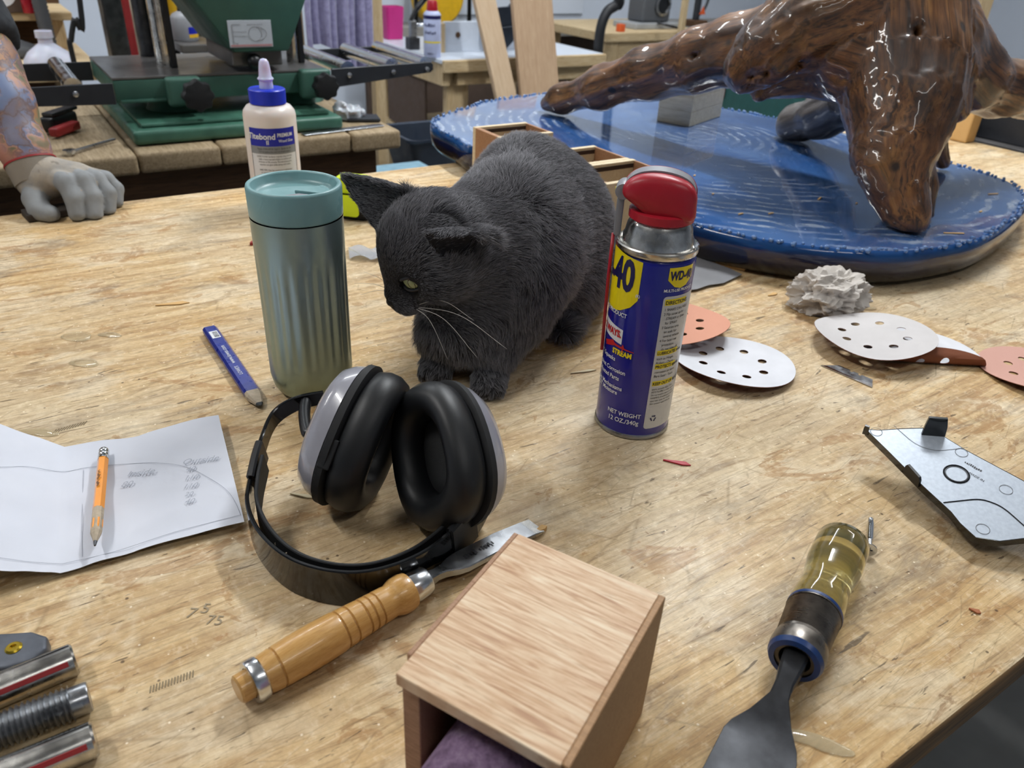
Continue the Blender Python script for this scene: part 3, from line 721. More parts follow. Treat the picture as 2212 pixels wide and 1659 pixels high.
for (x_, y_, d_, rx_, ry_) in ((1834, 48, 1.118, 12, 14), (1838, 118, 1.115, 20, 14), (1912, 188, 1.055, 26, 24), (1930, 205, 1.06, 14, 12), (1948, 25, 1.13, 9, 22), (1945, 272, 1.035, 8, 8), (1880, 95, 1.10, 8, 12), (1740, 130, 1.17, 20, 9), (1500, 125, 1.43, 14, 5), (2085, 190, 1.26, 14, 7), (1990, 60, 1.13, 10, 20), (1625, 165, 1.19, 10, 8), (1660, 150, 1.17, 12, 7)):
    q_ = DP(x_, y_, d_); k_ = -(CR.T @ (q_ - CAMP))[2] / FPX; D = np.maximum(D, -s_ell(G, q_, (rx_ * k_, 0.030, ry_ * k_), CR[:, [0, 2, 1]]))
p, f = net_mesh(D, lo, h, 1)
def grain_attr(p):
    best = np.full(len(p), 9.0); gr = np.zeros((len(p), 3)); grp = np.zeros(len(p)); off = 0.0
    for k, a in enumerate(caps):
        d = a[1] - a[0]; L = np.linalg.norm(d); u = d / L; t = np.clip((p - a[0]) @ u, 0, L); q = p - a[0] - t[:, None] * u
        dist = np.linalg.norm(q, axis=1) - (a[2] + (a[3] - a[2]) * t / L); m = dist < best
        R = mat3(z=u, x=(0.3, 0.8, 0.1)); w = (p - a[0]) @ R
        best[m] = dist[m]; gr[m] = np.stack([w[m, 2] + off, w[m, 0] + k * 0.0, w[m, 1]], 1); grp[m] = a[4]
        off += L
    return gr, grp
gr, grp = grain_attr(p); N = vnormals(p, f)
disp = np.zeros(len(p))
for i in range(len(p)):
    x = gr[i]; w = mnoise.noise(Vector((x[0] * 5, x[1] * 30, x[2] * 30))); w2 = mnoise.noise(Vector(p[i] * 11)); w3 = mnoise.noise(Vector((x[0] * 14, x[1] * 90, x[2] * 90)))
    disp[i] = -abs(w) * 0.011 + w2 * 0.006 - abs(w3) * 0.0022 + 0.005
disp = np.where(grp > 0.5, disp * 1.5, disp)
fade = np.clip((p[:, 2] - ZT) / 0.05, 0.2, 1)
p2 = p + N * (disp * fade)[:, None]; p2[:, 2] = np.maximum(p2[:, 2], ZT + 0.0015)
me = pyd(p2, f); at = me.attributes.new('grain', 'FLOAT_VECTOR', 'POINT'); at.data.foreach_set('vector', gr.astype(np.float32).ravel())
fm = (grp[f].mean(1) > 0.5).astype(np.int32)
me.materials.append(M['drift']); me.materials.append(M['drift_grey']); me.polygons.foreach_set('material_index', fm)
props(link('driftwood_root', me, None, None, True), 'glossy varnished brown driftwood root standing on the blue resin top', 'driftwood')
# wooden block under the long root arm
c0, c1, c2 = Z(1488, 275, ZT), Z(1418, 262, ZT), Z(1577, 250, ZT)
ux = (c1 - c0); uy = (c2 - c0); uy = np.array([uy[0], uy[1], 0]); lx = np.linalg.norm(ux); ly = min(np.linalg.norm(uy), 0.16)
Rb = mat3(x=-ux, z=(0, 0, 1)); blk = thing('support_block', 'pale grey wooden block propped under the long arm of the driftwood', 'wood block', (c0 + ux * 0.5 + Rb[:, 1] * ly * 0.5) + np.array([0, 0, 0.0005]), mat3=Rb)
for k in range(3):
    obj('layer', *bbox((-lx / 2, -ly / 2, k * 0.029), (lx / 2, ly / 2, k * 0.029 + 0.0288), 0.001), M['plywhite'], blk)
# ------------------------------------------------------------------ thermos
tp = V(-0.190, 0.630); th = thing('thermos_tumbler', 'tall sage green fluted metal thermos tumbler standing on the bench beside the cat', 'tumbler', (tp[0], tp[1], 0), face_cam(tp))
prof = [(0.0, 0.0), (0.026, 0.0), (0.0285, 0.0012), (0.0325, 0.005), (0.0355, 0.011), (0.0372, 0.019)] + [(0.0376 + 0.0010 * t, 0.019 + 0.151 * t) for t in np.linspace(0.02, 1, 60)]
seg = 200; v, f = [], []
for r, z in prof:
    w = max(0, min(1, (z - 0.022) / 0.03)) * max(0, min(1, (0.150 - z) / 0.035)); w = w * w * (3 - 2 * w)
    for k in range(seg):
        a = 2 * pi * k / seg; rr = r - 0.0011 * w * (0.5 + 0.5 * math.cos(a * 20)) ** 1.5; v.append((rr * math.sin(a), -rr * math.cos(a), z))
for i in range(len(prof) - 1):
    for k in range(seg): k2 = (k + 1) % seg; f.append((i * seg + k, i * seg + k2, (i + 1) * seg + k2, (i + 1) * seg + k))
obj('body', v, f, M['thermos'], th, True)
lid = obj('lid', *lathe([(0.0374, 0.1705), (0.0386, 0.1715), (0.0388, 0.1725), (0.0392, 0.1945), (0.0386, 0.1965), (0.0372, 0.1972), (0.0355, 0.1968), (0.0347, 0.1955), (0.0338, 0.1905), (0.031, 0.1880), (0.024, 0.1872), (0.0, 0.1870)], 96, False), M['teal'], th, 50)
obj('sip_flap', *bevelled(prism([(0.0, 0.001), (0.026, -0.012), (0.030, -0.002), (0.024, 0.014)], 0.1872, 0.1905), 0.0008), M['teal'], lid)
obj('flap_edge', *bevelled(prism([(-0.012, -0.010), (0.003, -0.004), (0.026, -0.015), (0.014, -0.022)], 0.1872, 0.1892), 0.0006), M['grey_plastic'], lid)

# ------------------------------------------------------------------ glue bottle
gp = Z(604, 450); gl = thing('glue_bottle', 'cream wood glue bottle with a blue screw cap behind the thermos tumbler', 'glue bottle', (gp[0], gp[1], 0), face_cam(gp))
R = 0.0372
obj('bottle', *lathe([(0.0, 0), (0.033, 0), (R, 0.003), (R, 0.140), (R - 0.0012, 0.146), (0.031, 0.1525), (0.0235, 0.1555), (0.0235, 0.1585)], 64, False), M['glue_body'], gl, 50)
v, f = lathe([(0.0, 0.156), (0.0248, 0.156), (0.0255, 0.1565), (0.0255, 0.1745), (0.0243, 0.176), (0.0, 0.176)], 96, False)
v = [((1 + (0.016 if (i % 2 and 0.157 < z < 0.175) else 0)) * x, (1 + (0.016 if (i % 2 and 0.157 < z < 0.175) else 0)) * y, z) for i, (x, y, z) in enumerate(v)]
cp = obj('cap', v, f, M['glue_cap'], gl, 30)
obj('nozzle', *lathe([(0.0, 0.1755), (0.0098, 0.1755), (0.0092, 0.186), (0.0112, 0.188), (0.0112, 0.1892), (0.0088, 0.192), (0.0078, 0.203), (0.0066, 0.211), (0.004, 0.2145), (0.0, 0.2155)], 24, False), M['nozzle'], cp, 40)
def arc_patch(r, p0, p1, z0, z1, m=16):
    v = [];
    for k in range(m + 1):
        a = p0 + (p1 - p0) * k / m; v += [(r * math.sin(a), -r * math.cos(a), z0), (r * math.sin(a), -r * math.cos(a), z1)]
    return v, [(2 * k, 2 * k + 2, 2 * k + 3, 2 * k + 1) for k in range(m)]
pl, pr = -0.92, 1.0
DL = 0.019
lb = obj('label', *arc_patch(R + 0.0002, pl, pr, 0.018 + DL, 0.1085 + DL), M['label_white'], gl, True)
obj('blue_panel', *arc_patch(R + 0.0004, pl, pr, 0.0835 + DL, 0.1085 + DL), M['label_blue'], lb, True)
obj('grey_panel', *arc_patch(R + 0.0004, pl, pr, 0.0725 + DL, 0.0835 + DL), M['label_grey'], lb, True)
obj('blue_foot', *arc_patch(R + 0.0004, pl, pr, 0.018 + DL, 0.0345 + DL), M['label_blue'], lb, True)
for (a, b, c_, d_) in ((pl, pl + 0.02, .018 + DL, .1085 + DL), (pr - .02, pr, .018 + DL, .1085 + DL)):
    obj('border', *arc_patch(R + 0.0005, a, b, c_, d_, 2), M['ink_black'], lb)
rt = R + 0.0007
obj('brand_lettering', *cat_shapes(wrap(text_shape('Titebond', 0.0112, bold=0.0003, shear=0.05), rt, -0.42, 0.0935 + DL), wrap(text_shape('II', 0.0085, bold=0.0002), rt, -0.18, 0.0862 + DL)), M['ink_white'], lb)
obj('grade_lettering', *cat_shapes(wrap(text_shape('PREMIUM', 0.0072, bold=0.0002, sx=0.82), rt, 0.52, 0.0965 + DL), wrap(text_shape('Wood Glue', 0.0056, bold=0.0001, sx=0.85), rt, 0.54, 0.089 + DL)), M['ink_white'], lb)
lines = ['Passes ANSI/HPVA Type II - Easier on the', 'CA compliant for indirect food contact']
parts = [wrap(text_shape(t, 0.0036, sx=0.82), rt, 0.06, 0.0790 + DL - 0.0042 * k) for k, t in enumerate(lines)]
body = ['DIRECTIONS: Surfaces must be clean and dry,', 'apply a heavy spread of glue to surface and', 'minimum of 30 minutes. Do not stress joint.', 'squeeze out glue while damp with water.', '', 'SAFE TIPS: Not for continuous submersion', 'or waterline. Not for structural or load', 'when temperature, glue and materials are', 'above 55F and separate before dry.']
parts += [wrap(text_shape(t, 0.0035, sx=0.80), rt, 0.04, 0.0682 + DL - 0.0039 * k) for k, t in enumerate(body) if t]
obj('small_print', *cat_shapes(*parts), M['ink_black'], lb)

# ------------------------------------------------------------------ spray can
wp = V(0.112, 0.601); wd = thing('spray_can', 'dark blue and yellow spray can with a red flip straw cap beside the cat', 'spray can', (wp[0], wp[1], 0), face_cam(wp))
R = 0.0330
obj('can_body', *lathe([(0.0, 0.004), (R - .001, 0.004), (R, 0.005), (R, 0.163), (R - .0012, 0.1665), (R - .003, 0.168)], 96, False), M['can_blue'], wd, 40)
obj('base_ring', *lathe([(0.028, 0.0), (0.0322, 0.0), (0.0338, 0.001), (0.0338, 0.004), (0.0328, 0.0052)], 64, False), M['steel'], wd, 40)
obj('shoulder', *lathe([(0.0308, 0.1665), (0.0330, 0.1685), (0.0338, 0.1705), (0.0338, 0.1735), (0.0328, 0.1745), (0.0312, 0.1725), (0.0300, 0.1720), (0.0292, 0.1740), (0.0286, 0.1790), (0.0276, 0.1805), (0.0262, 0.188), (0.0225, 0.1945), (0.017, 0.198), (0.0, 0.199)], 64, False), M['chrome_w'], wd, 35)
D2 = lambda a: math.radians(a)
def zc(py):   # height on the can's facing side for a photo row
    b, best = None, 9e9
    for z in np.linspace(0, 0.18, 181):
        p = wp * (1 - R / np.linalg.norm(wp[:2])) + np.array([0, 0, z]); c_ = CR.T @ (p - CAMP); y = 829.5 - FPX * c_[1] / -c_[2]
        if abs(y - py) < best: best, b = abs(y - py), z
    return b
art = obj('printed_art', *wrap(fill2d(dens([(-0.0235, 0.000), (-0.0235, 0.021), (-0.024, 0.0430), (0.024, 0.0368), (0.0236, 0.004), (0.018, -0.0035), (0.008, -0.0095), (-0.004, -0.0125), (-0.014, -0.0115), (-0.0225, -0.004)], 0.003), step=0.004), R + 0.0003, D2(-56), zc(665)), M['can_yellow'], wd)
z40 = zc(640)
obj('brand_lettering', *wrap(text_shape('WD-40', 0.037, bold=0.0012, sx=0.66, align='RIGHT'), R + 0.0006, D2(-24), z40), M['ink_navy'], art)
rt = R + 0.0006
for t_, sz_, al_, ph_, py_ in (('MULTI-USE PRODUCT', .0052, 'RIGHT', -28, 697), ('STOPS Squeaks', .0056, 'RIGHT', -38, 795), ('PROTECTS Against Corrosion', .0056, 'RIGHT', -18, 817), ('LOOSENS Rusted Parts', .0056, 'RIGHT', -27, 833), ('FREES Sticky Mechanisms', .0056, 'RIGHT', -20, 851), ('DRIVES OUT Moisture', .0056, 'RIGHT', -27, 862), ('NET WEIGHT', .0058, 'CENTER', -13, 902), ('12 OZ./340g', .0062, 'CENTER', -13, 917), ('DO NOT', .0040, 'CENTER', 56, 562), ('MULTI-USE PRODUCT', .0034, 'CENTER', 44, 630), ('(R)', .0034, 'CENTER', -16, 648)):
    obj('lettering_line', *wrap(text_shape(t_, sz_, bold=0.0001, sx=0.9, align=al_), rt, D2(ph_), zc(py_)), M['ink_white'], art)
obj('ways_panel', *wrap(fill2d(dens([(-0.020, -0.001), (0.011, -0.005), (0.011, 0.0085), (-0.020, 0.0125)], 0.003), step=0.005), R + 0.0003, D2(-50), zc(745)), M['ink_white'], art)
obj('ways_lettering', *wrap(text_shape('2 WAYS.', 0.0084, bold=0.0004, sx=0.82, align='RIGHT'), rt, D2(-33), zc(742)), M['ink_red'], art)
obj('spray_mark', *wrap(fill2d(dens([(-0.012, 0.0), (0.0, 0.005), (0.003, 0.003), (0.022, 0.0005), (0.022, -0.0002), (0.003, 0.0008), (-0.002, -0.0012), (-0.010, -0.004)], 0.003)), R + 0.0004, D2(-48), zc(766)), M['ink_red'], art)
obj('spray_arrow', *wrap(([(-0.0005, 0, 0), (0.0005, 0, 0), (0.0005, 0.005, 0), (-0.0005, 0.005, 0), (-0.0018, 0.0045, 0), (0.0018, 0.0045, 0), (0, 0.008, 0)], [(0, 1, 2, 3), (4, 5, 6)]), rt, D2(-28), zc(772)), M['ink_red'], art)
obj('stream_lettering', *wrap(text_shape('STREAM', 0.0066, bold=0.0003, sx=0.82), rt, D2(-29), zc(780)), M['can_yellow'], art)
# back panel, right half of the can
obj('small_shield', *wrap(fill2d(dens([(-0.0125, 0.000), (-0.0125, 0.0105), (0.0125, 0.0105), (0.0125, 0.0), (0.006, -0.006), (0.0, -0.0075), (-0.006, -0.006)], 0.003), step=0.005), R + 0.0003, D2(44), zc(604)), M['can_yellow'], art)
obj('small_brand_lettering', *wrap(text_shape('WD-40', 0.0105, bold=0.0004, sx=0.68), R + 0.0006, D2(44), zc(604)), M['ink_navy'], art)
z0, z1 = zc(925), zc(640)
pan = obj('directions_panel', *wrap(fill2d(dens([(x, y) for x, y in rrect(-0.0185, 0, 0.0235, z1 - z0, 0.003)], 0.003), step=0.006), R + 0.0003, D2(52), z0), M['can_white'], art)
dl = [('DIRECTIONS:', .0046), ('1 SHAKE CAN WELL', .0033), ('2 Flip straw up for', .0033), ('   STREAM or down', .0033), ('   for SPRAY', .0033), ('3 Saturate area,', .0033), ('   let soak for', .0033), ('   several minutes', .0033), ('4 For best rust', .0033), ('   protection,', .0033), ('   do not wipe off', .0033), ('LUBRICATES metal', .0040), ('such as: Hinges', .0033), ('Rollers - Chains', .0033), ('PROTECTS against', .0040), ('corrosion on items:', .0033), ('Bare Steel - Tools', .0033), ('', .003), ('KEEP OUT OF REACH', .0040)] + [('sparks and pilot lights, flame', .0024), ('INTO FLAMES or other sources', .0024), ('Do not breathe vapors or mist', .0024), ('HARMFUL if swallowed; contents', .0024), ('eyes with water for minutes', .0024), ('Skin contact: wash with soap', .0024)]
z = z1 - 0.007; tp_, ye = [], []
for t, sz in dl:
    if t: tp_.append(wrap(text_shape(t, sz, align='LEFT', sx=0.85, bold=0.0001 if sz > .0038 else 0), rt, D2(24), z))
    if sz > .0038 and t: ye.append(wrap(([(-0.0005, -0.0008, 0), (0.011, -0.0008, 0), (0.0215, -0.0008, 0), (0.0215, sz, 0), (0.011, sz, 0), (-0.0005, sz, 0)], [(0, 1, 4, 5), (1, 2, 3, 4)]), R + 0.00045, D2(24), z))
    z -= sz * 1.22
obj('yellow_bars', *cat_shapes(*ye), M['can_yellow'], pan)
obj('small_print', *cat_shapes(*tp_), M['ink_black'], pan)
rec = []
for k in range(3):
    a = 2 * pi * k / 3 + pi / 2; c_, s_ = math.cos(a), math.sin(a)
    pts = [(-0.0016, 0.0016), (0.0010, 0.0016), (0.0010, 0.0010), (0.0024, 0.0021), (0.0010, 0.0032), (0.0010, 0.0027), (-0.0016, 0.0027)]
    rec.append(wrap(([(x * s_ + y * c_, -x * c_ + y * s_, 0) for x, y in pts], [(0, 1, 5, 6), (2, 3, 4)]), rt, D2(34), z0 + 0.0105))
obj('recycling_mark', *cat_shapes(*rec), M['ink_navy'], pan)
# flip-straw cap: red side shells, grey middle, nozzle and straw
capg = obj('cap_collar', *lathe([(0.0, 0.1925), (0.0235, 0.1925), (0.0262, 0.194), (0.0262, 0.200), (0.0245, 0.201), (0.0, 0.201)], 48, False), M['red'], wd, 40)
side = [(-0.031, 0.2115), (-0.0325, 0.2165), (-0.031, 0.2205), (-0.026, 0.2255), (-0.018, 0.2290), (-0.006, 0.2305), (0.008, 0.2290), (0.019, 0.2245), (0.0245, 0.217), (0.0255, 0.209), (0.0250, 0.1975), (0.010, 0.1945), (-0.004, 0.1950), (-0.013, 0.1990), (-0.022, 0.2055)]
sp3 = spline([(x, z, 0) for x, z in side], 3, True)
for sg in (-1, 1):
    rings = []
    for (k, yy) in ((1.0, 0.0075), (1.0, 0.013), (0.97, 0.0165), (0.86, 0.0195), (0.62, 0.0212), (0.25, 0.0218)):
        c0x, c0z = -0.001, 0.2115; rings.append([(c0x + (q[0] - c0x) * k, sg * yy, c0z + (q[1] - c0z) * k) for q in sp3])
    obj('cap_side', *loft(rings if sg < 0 else [r[::-1] for r in rings]), M['red'], wd, 45)
mid = [(c0x + (q[0] - c0x) * 0.96, c0z + (q[1] - c0z) * 0.96 + 0.0022) for q in sp3]
v = [(x, y, z) for y in (-0.0074, 0.0074) for x, z in mid]; nn = len(mid)
obj('grey_core', v, [tuple(range(nn)), tuple(range(2 * nn - 1, nn - 1, -1))] + [(i, nn + i, nn + (i + 1) % nn, (i + 1) % nn) for i in range(nn)], M['grey_plastic'], wd, 40)
obj('hinge', *xf(lathe([(0.0, -0.010), (0.0062, -0.010), (0.0066, -0.0085), (0.0066, 0.0085), (0.0062, 0.010), (0.0, 0.010)], 24, False), [[1, 0, 0], [0, 0, -1], [0, 1, 0]], (-0.0318, 0, 0.2135)), M['grey_plastic'], wd, 40)
obj('hinge_dot', *xf(lathe([(0.0, 0), (0.0016, 0), (0.0014, 0.0006), (0, 0.0006)], 16, False), [[0, 0, -1], [0, 1, 0], [1, 0, 0]], (-0.0382, -0.002, 0.2135)), M['can_yellow'], wd)
obj('nozzle_arm', *bevelled(boxs((-0.0362, -0.0065, 0.1765), (-0.0305, -0.0005, 0.2105)), 0.0015), M['grey_plastic'], wd, 40)
obj('straw', *tube([(-0.0362, -0.0042, 0.1775), (-0.0358, -0.007, 0.14), (-0.0338, -0.0125, 0.075)], 0.0014, 10), M['red'], wd, True)

# ------------------------------------------------------------------ ear muffs
em = thing('ear_muffs', 'black and pearl grey ear muffs lying on the bench in front of the cat', 'ear muffs', V(-0.075, 0.48))
E0 = V(-0.075, 0.48)
def cup(center, normal, upv):
    Rm = mat3(z=normal, y=upv); ctr = np.array(center) - E0; A, B = 0.040, 0.052
    def egg(k, z, e=2.35, dk=0.0):
        r = sup(A * k + dk, B * k + dk, e, 48, z); return [(x * (1 - 0.10 * y / B), y, z) for x, y, z in r]
    t = lambda sh: xf(sh, Rm, ctr)
    cu = obj('cushion', *t(loft([egg(0.90, 0.000), egg(1.00, 0.003), egg(1.04, 0.010), egg(1.03, 0.017), egg(0.96, 0.0235), egg(0.84, 0.027), egg(0.70, 0.0265), egg(0.58, 0.022), egg(0.54, 0.013), egg(0.54, 0.004)], caps=False)), M['muff_cushion'], em, True)
    obj('foam_liner', *t(loft([egg(0.56, 0.0045), egg(0.56, 0.006), egg(0.30, 0.0065), egg(0.05, 0.0065)])), M['foam'], em, True)
    ri = obj('seal_plate', *t(loft([egg(0.98, -0.0075), egg(1.05, -0.006), egg(1.06, -0.001), egg(1.0, 0.0005), egg(0.5, 0.0005)])), M['blackmatte'], em, 40)
    obj('shell', *t(loft([egg(0.20, -0.0265), egg(0.55, -0.0265), egg(0.74, -0.0255), egg(0.87, -0.022), egg(0.97, -0.0145), egg(1.01, -0.0075), egg(0.9, -0.0070)])), M['muff_grey'], em, 50)
    obj('vent_clip', *t(bevelled(boxs((-0.0415, -0.026, -0.006), (-0.0385, -0.004, 0.003)), 0.001)), M['blackmatte'], ri)
    return Rm, ctr
Rr, cr = cup(Z(970, 982, 0.0545), V(-0.70, -0.58, 0.30), V(-0.62, 0.22, 0.75))
Rl, cl = cup(Z(765, 942, 0.0555), V(0.95, -0.24, -0.20), V(0.70, 0.38, 0.62))
B = lambda x, y, z: Z(x, y, z) - E0
outer = spline([B(700, 858, 0.062), B(640, 872, 0.060), B(592, 905, 0.052), B(565, 968, 0.042), B(545, 1050, 0.030), B(540, 1120, 0.022), B(568, 1185, 0.017), B(630, 1240, 0.0155), B(720, 1268, 0.0155), B(810, 1266, 0.0155), B(905, 1232, 0.0155), B(975, 1180, 0.0165), B(1030, 1120, 0.020), B(1058, 1058, 0.030), B(1050, 1010, 0.042)], 8)
zup = V(0, 0, 1)
wv = np.interp(np.linspace(0, 1, len(outer)), [0, 0.12, 0.24, 0.33, 0.45, 0.8, 0.92, 1], [0.012, 0.013, 0.016, 0.026, 0.030, 0.030, 0.026, 0.018])
obj('headband', *strap(outer, zup, wv, 0.0030), M['glossblack'], em, 40)
inner = spline([B(572, 1000, 0.038), B(560, 1060, 0.030), B(560, 1110, 0.024), B(590, 1170, 0.020), B(645, 1218, 0.018), B(725, 1243, 0.018), B(808, 1241, 0.018), B(895, 1208, 0.018), B(960, 1158, 0.019), B(985, 1128, 0.021)], 8)
pad = obj('inner_pad', *strap(inner, zup, 0.022, 0.0026), M['blackmatte'], em, 40)
for k, (a, b) in enumerate(((594, 1178), (617, 1200), (655, 1227), (706, 1243), (759, 1241))):
    q = B(a, b, 0.020); d = V(0.6, -0.5, 0) if k < 2 else V(0.1, -1, 0); d = d / np.linalg.norm(d)
    obj('pad_slot', *xf(bevelled(prism([(-0.0022, -0.004), (0.0022, -0.004), (0.0008, 0.004), (-0.0008, 0.004)], -0.0004, 0.0004), 0.0002, 1), mat3(z=d, y=(0, 0, 1)), q + d * 0.0019), M['cedar'], pad)
obj('slider_sleeve', *strap(spline([B(975, 1180, 0.0165), B(1000, 1152, 0.0185), B(1022, 1125, 0.021)], 5), zup, 0.034, 0.0060), M['blackplastic'], em, 40)
obj('slider_sleeve', *strap(spline([B(566, 972, 0.0415), B(556, 1005, 0.037), B(547, 1045, 0.031)], 5), zup, 0.024, 0.0056), M['blackplastic'], em, 40)
def yoke(Rm, ctr, end):
    w = lambda x, y, z: Rm @ np.array([x, y, z]) + ctr
    pts = [w(0.0, 0.0, -0.0290), w(-0.01, -0.01, -0.030), (w(-0.01, -0.01, -0.034) + end) / 2, end]; return tube(spline(pts, 6), 0.0045, 10)
obj('yoke', *yoke(Rl, cl, B(660, 868, 0.061)), M['blackplastic'], em, 40)
obj('yoke', *yoke(Rr, cr, B(1056, 1035, 0.036)), M['blackplastic'], em, 40)

# ------------------------------------------------------------------ small oak box in front, on its side, and the roll of sandpaper inside
HB = 0.093
q0, q1, q2 = Z(845, 1450, HB), Z(1110, 1148, HB), Z(1437, 1288, HB)
ax = q1 - q0; La = np.linalg.norm(ax); bx_ = q2 - q1; Lb = np.linalg.norm(bx_)
Rb = mat3(x=(q2 - q1), z=(0, 0, 1)); ctr = (q0 + q2) / 2; ctr[2] = 0
ob = thing('oak_box', 'small open fronted oak box standing on the bench in the foreground', 'box', ctr, mat3=Rb)
hx, hy, t = Lb / 2, La / 2, 0.0075
obj('top_panel', *bbox((-hx + 0.0028, -hy, HB - t), (hx - 0.0035, hy, HB), 0.0004, 1), M['oak'], ob)
obj('side_panel', *bbox((hx - 0.0034, -hy + 0.001, 0), (hx, hy, HB - 0.0002), 0.0004, 1), M['oak_side'], ob)
obj('side_panel', *bbox((-hx, -hy + 0.012, HB - 0.012), (-hx + 0.0027, hy, HB - 0.0002), 0.0004, 1), M['oak_end'], ob)
obj('side_panel', *bbox((-hx + 0.003, -hy + 0.004, 0), (-hx + 0.013, hy - 0.008, HB - t - 0.0002), 0.0004, 1), M['oak_end'], ob)
obj('back_panel', *bbox((-hx + 0.013, hy - 0.0075, 0), (hx - 0.0036, hy, HB - t - 0.0002), 0.0004, 1), M['oak_side'], ob)
obj('bottom_panel', *bbox((-hx + 0.0132, -hy + 0.004, 0), (hx - 0.0036, hy - 0.0077, 0.007), 0.0004, 1), M['oak_side'], ob)
pc = ctr + Rb @ np.array([0.0035, -hy + 0.005, 0.0])
pr_ = thing('sandpaper_wrapped_pad', 'purple sandpaper folded over a pad inside the foreground oak box', 'sandpaper', pc + np.array([0, 0, 0.0072]), mat3=Rb)
arch = [(-0.0305 * math.cos(a) , 0.064 * max(0, math.sin(a)) ** 0.6) for a in np.linspace(0, pi, 25)]
arch = [(x, z) for x, z in arch]
def arch_ring(y, k=1.0, dz=0): return [(x * k, y, z * k + dz) for x, z in arch]
obj('sandpaper', *loft([arch_ring(-0.085, 0.86), arch_ring(-0.083, 0.94), arch_ring(-0.06), arch_ring(-0.03), arch_ring(0.03), arch_ring(0.05, 0.96)]), M['purple'], pr_, 60)

# ------------------------------------------------------------------ the three matching boxes behind the cat
def open_box(x0, x1, y0, y1, hgt, label):
    b = thing('open_oak_box', label, 'box', ((x0 + x1) / 2, (y0 + y1) / 2, 0), group='open oak boxes behind the cat'); hx, hy, t = (x1 - x0) / 2, (y1 - y0) / 2, 0.0085
    obj('side_panel', *bbox((-hx, hy - t, 0), (hx, hy, hgt), 0.0005, 1), M['box_light'], b)
    obj('side_panel', *bbox((-hx, -hy, 0), (hx, -hy + t, hgt), 0.0005, 1), M['box_light'], b)
    obj('end_panel', *bbox((-hx, -hy + t, 0), (-hx + t, hy - t, hgt - 0.0004), 0.0005, 1), M['box_in'], b)
    obj('end_panel', *bbox((hx - t * 0.5, -hy + t, 0), (hx, hy - t, hgt - 0.0004), 0.0005, 1), M['box_in'], b)
    obj('bottom_panel', *bbox((-hx + t, -hy + t, 0.0), (hx - t * 0.5, hy - t, 0.006), 0.0005, 1), M['box_in'], b)
    obj('groove_strip', *bbox((-hx + t, hy - t - 0.0006, hgt - 0.010), (hx - t * 0.5, hy - t - 0.0001, hgt - 0.004), 0.0002, 1), M['dark_stripe'], b)
    obj('ledge', *bbox((hx - t * 0.5 - 0.004, -hy + t + 0.001, 0.006), (hx - t * 0.5 - 0.0002, hy - t - 0.001, hgt - 0.020), 0.0004, 1), M['box_in'], b)
open_box(0.655, 0.757, 1.022, 1.104, 0.110, 'open topped oak box standing behind the cat, farthest from the spray can')
open_box(0.648, 0.765, 0.842, 0.928, 0.110, 'open topped oak box behind the cat, middle one of the three')
open_box(0.648, 0.768, 0.752, 0.8415, 0.110, 'open topped oak box behind the spray can cap, nearest of the three')

# ------------------------------------------------------------------ wooden handled chisel
c0 = Z(512, 1492, 0.0135); c1 = Z(862, 1287, 0.0135); dz = c1 - c0; L = np.linalg.norm(dz)
ch = thing('wood_chisel', 'chisel with a turned honey wood handle and steel ferrules on the bench', 'chisel', (c0[0], c0[1], 0), mat3=mat3(y=dz, z=(0, 0, 1)))
lz = lambda prof, seg=32: xf(lathe(prof, seg, False), [[1, 0, 0], [0, 0, 1], [0, -1, 0]], (0, 0, 0.0135))
s_ = L / 0.123
hp = [(0, 0), (0.0072, 0.0), (0.0084, 0.0010), (0.0088, 0.0140), (0.0110, 0.0150), (0.0118, 0.0185), (0.0122, 0.0225)]
def groove(y, r, d=0.0011): return [(r, y - 0.0008), (r - d, y - 0.0003), (r - d, y + 0.0003), (r, y + 0.0008)]
hp += groove(0.0242, 0.0124) + [(0.0129, 0.036), (0.0131, 0.050), (0.0127, 0.0640)] + groove(0.0662, 0.0124) + groove(0.0732, 0.0120) + groove(0.0826, 0.0115) + groove(0.0875, 0.0113) + groove(0.0925, 0.0111) + [(0.0108, 0.1000), (0.0105, 0.1030), (0.0115, 0.1055), (0.0126, 0.1085), (0.0129, 0.1135), (0.0121, 0.1175), (0.0095, 0.119), (0, 0.119)]
obj('handle', *lz(hp), M['chisel_wood'], ch, 30)
obj('hoop', *lz([(0.0090, 0.0075), (0.0120, 0.0075), (0.0127, 0.0085), (0.0127, 0.0142), (0.0120, 0.0150), (0.0090, 0.0150)]), M['chrome'], ch, 40)
obj('ferrule', *lz([(0.0080, 0.1185), (0.0100, 0.1185), (0.0104, 0.1195), (0.0096, 0.1310), (0.0090, 0.1320), (0.006, 0.1320)]), M['chrome'], ch, 40)
tipw = ch.matrix_world.inverted() @ Vector(Z(1143, 1122, 0.004)); tl = tipw.y
def sec(w, t, y, z): e = 0.25 * min(w, t); return [(-w, y, z - t + e), (-w + e, y, z - t), (w - e, y, z - t), (w, y, z - t + e), (w, y, z + t - e), (w - e, y, z + t), (-w + e, y, z + t), (-w, y, z + t - e)]
bl = [sec(0.0046, 0.0046, 0.131, 0.0135), sec(0.0034, 0.0034, 0.140, 0.0130), sec(0.0040, 0.0034, 0.146, 0.0125), sec(0.0074, 0.0030, 0.155, 0.0115), sec(0.0088, 0.0026, 0.162, 0.0108), sec(0.0088, 0.0022, 0.20, 0.0080), sec(0.0086, 0.0018, tl - 0.008, 0.0038), sec(0.0086, 0.0005, tl, 0.0026)]
obj('blade', *loft(bl), M['steel'], ch, 30)
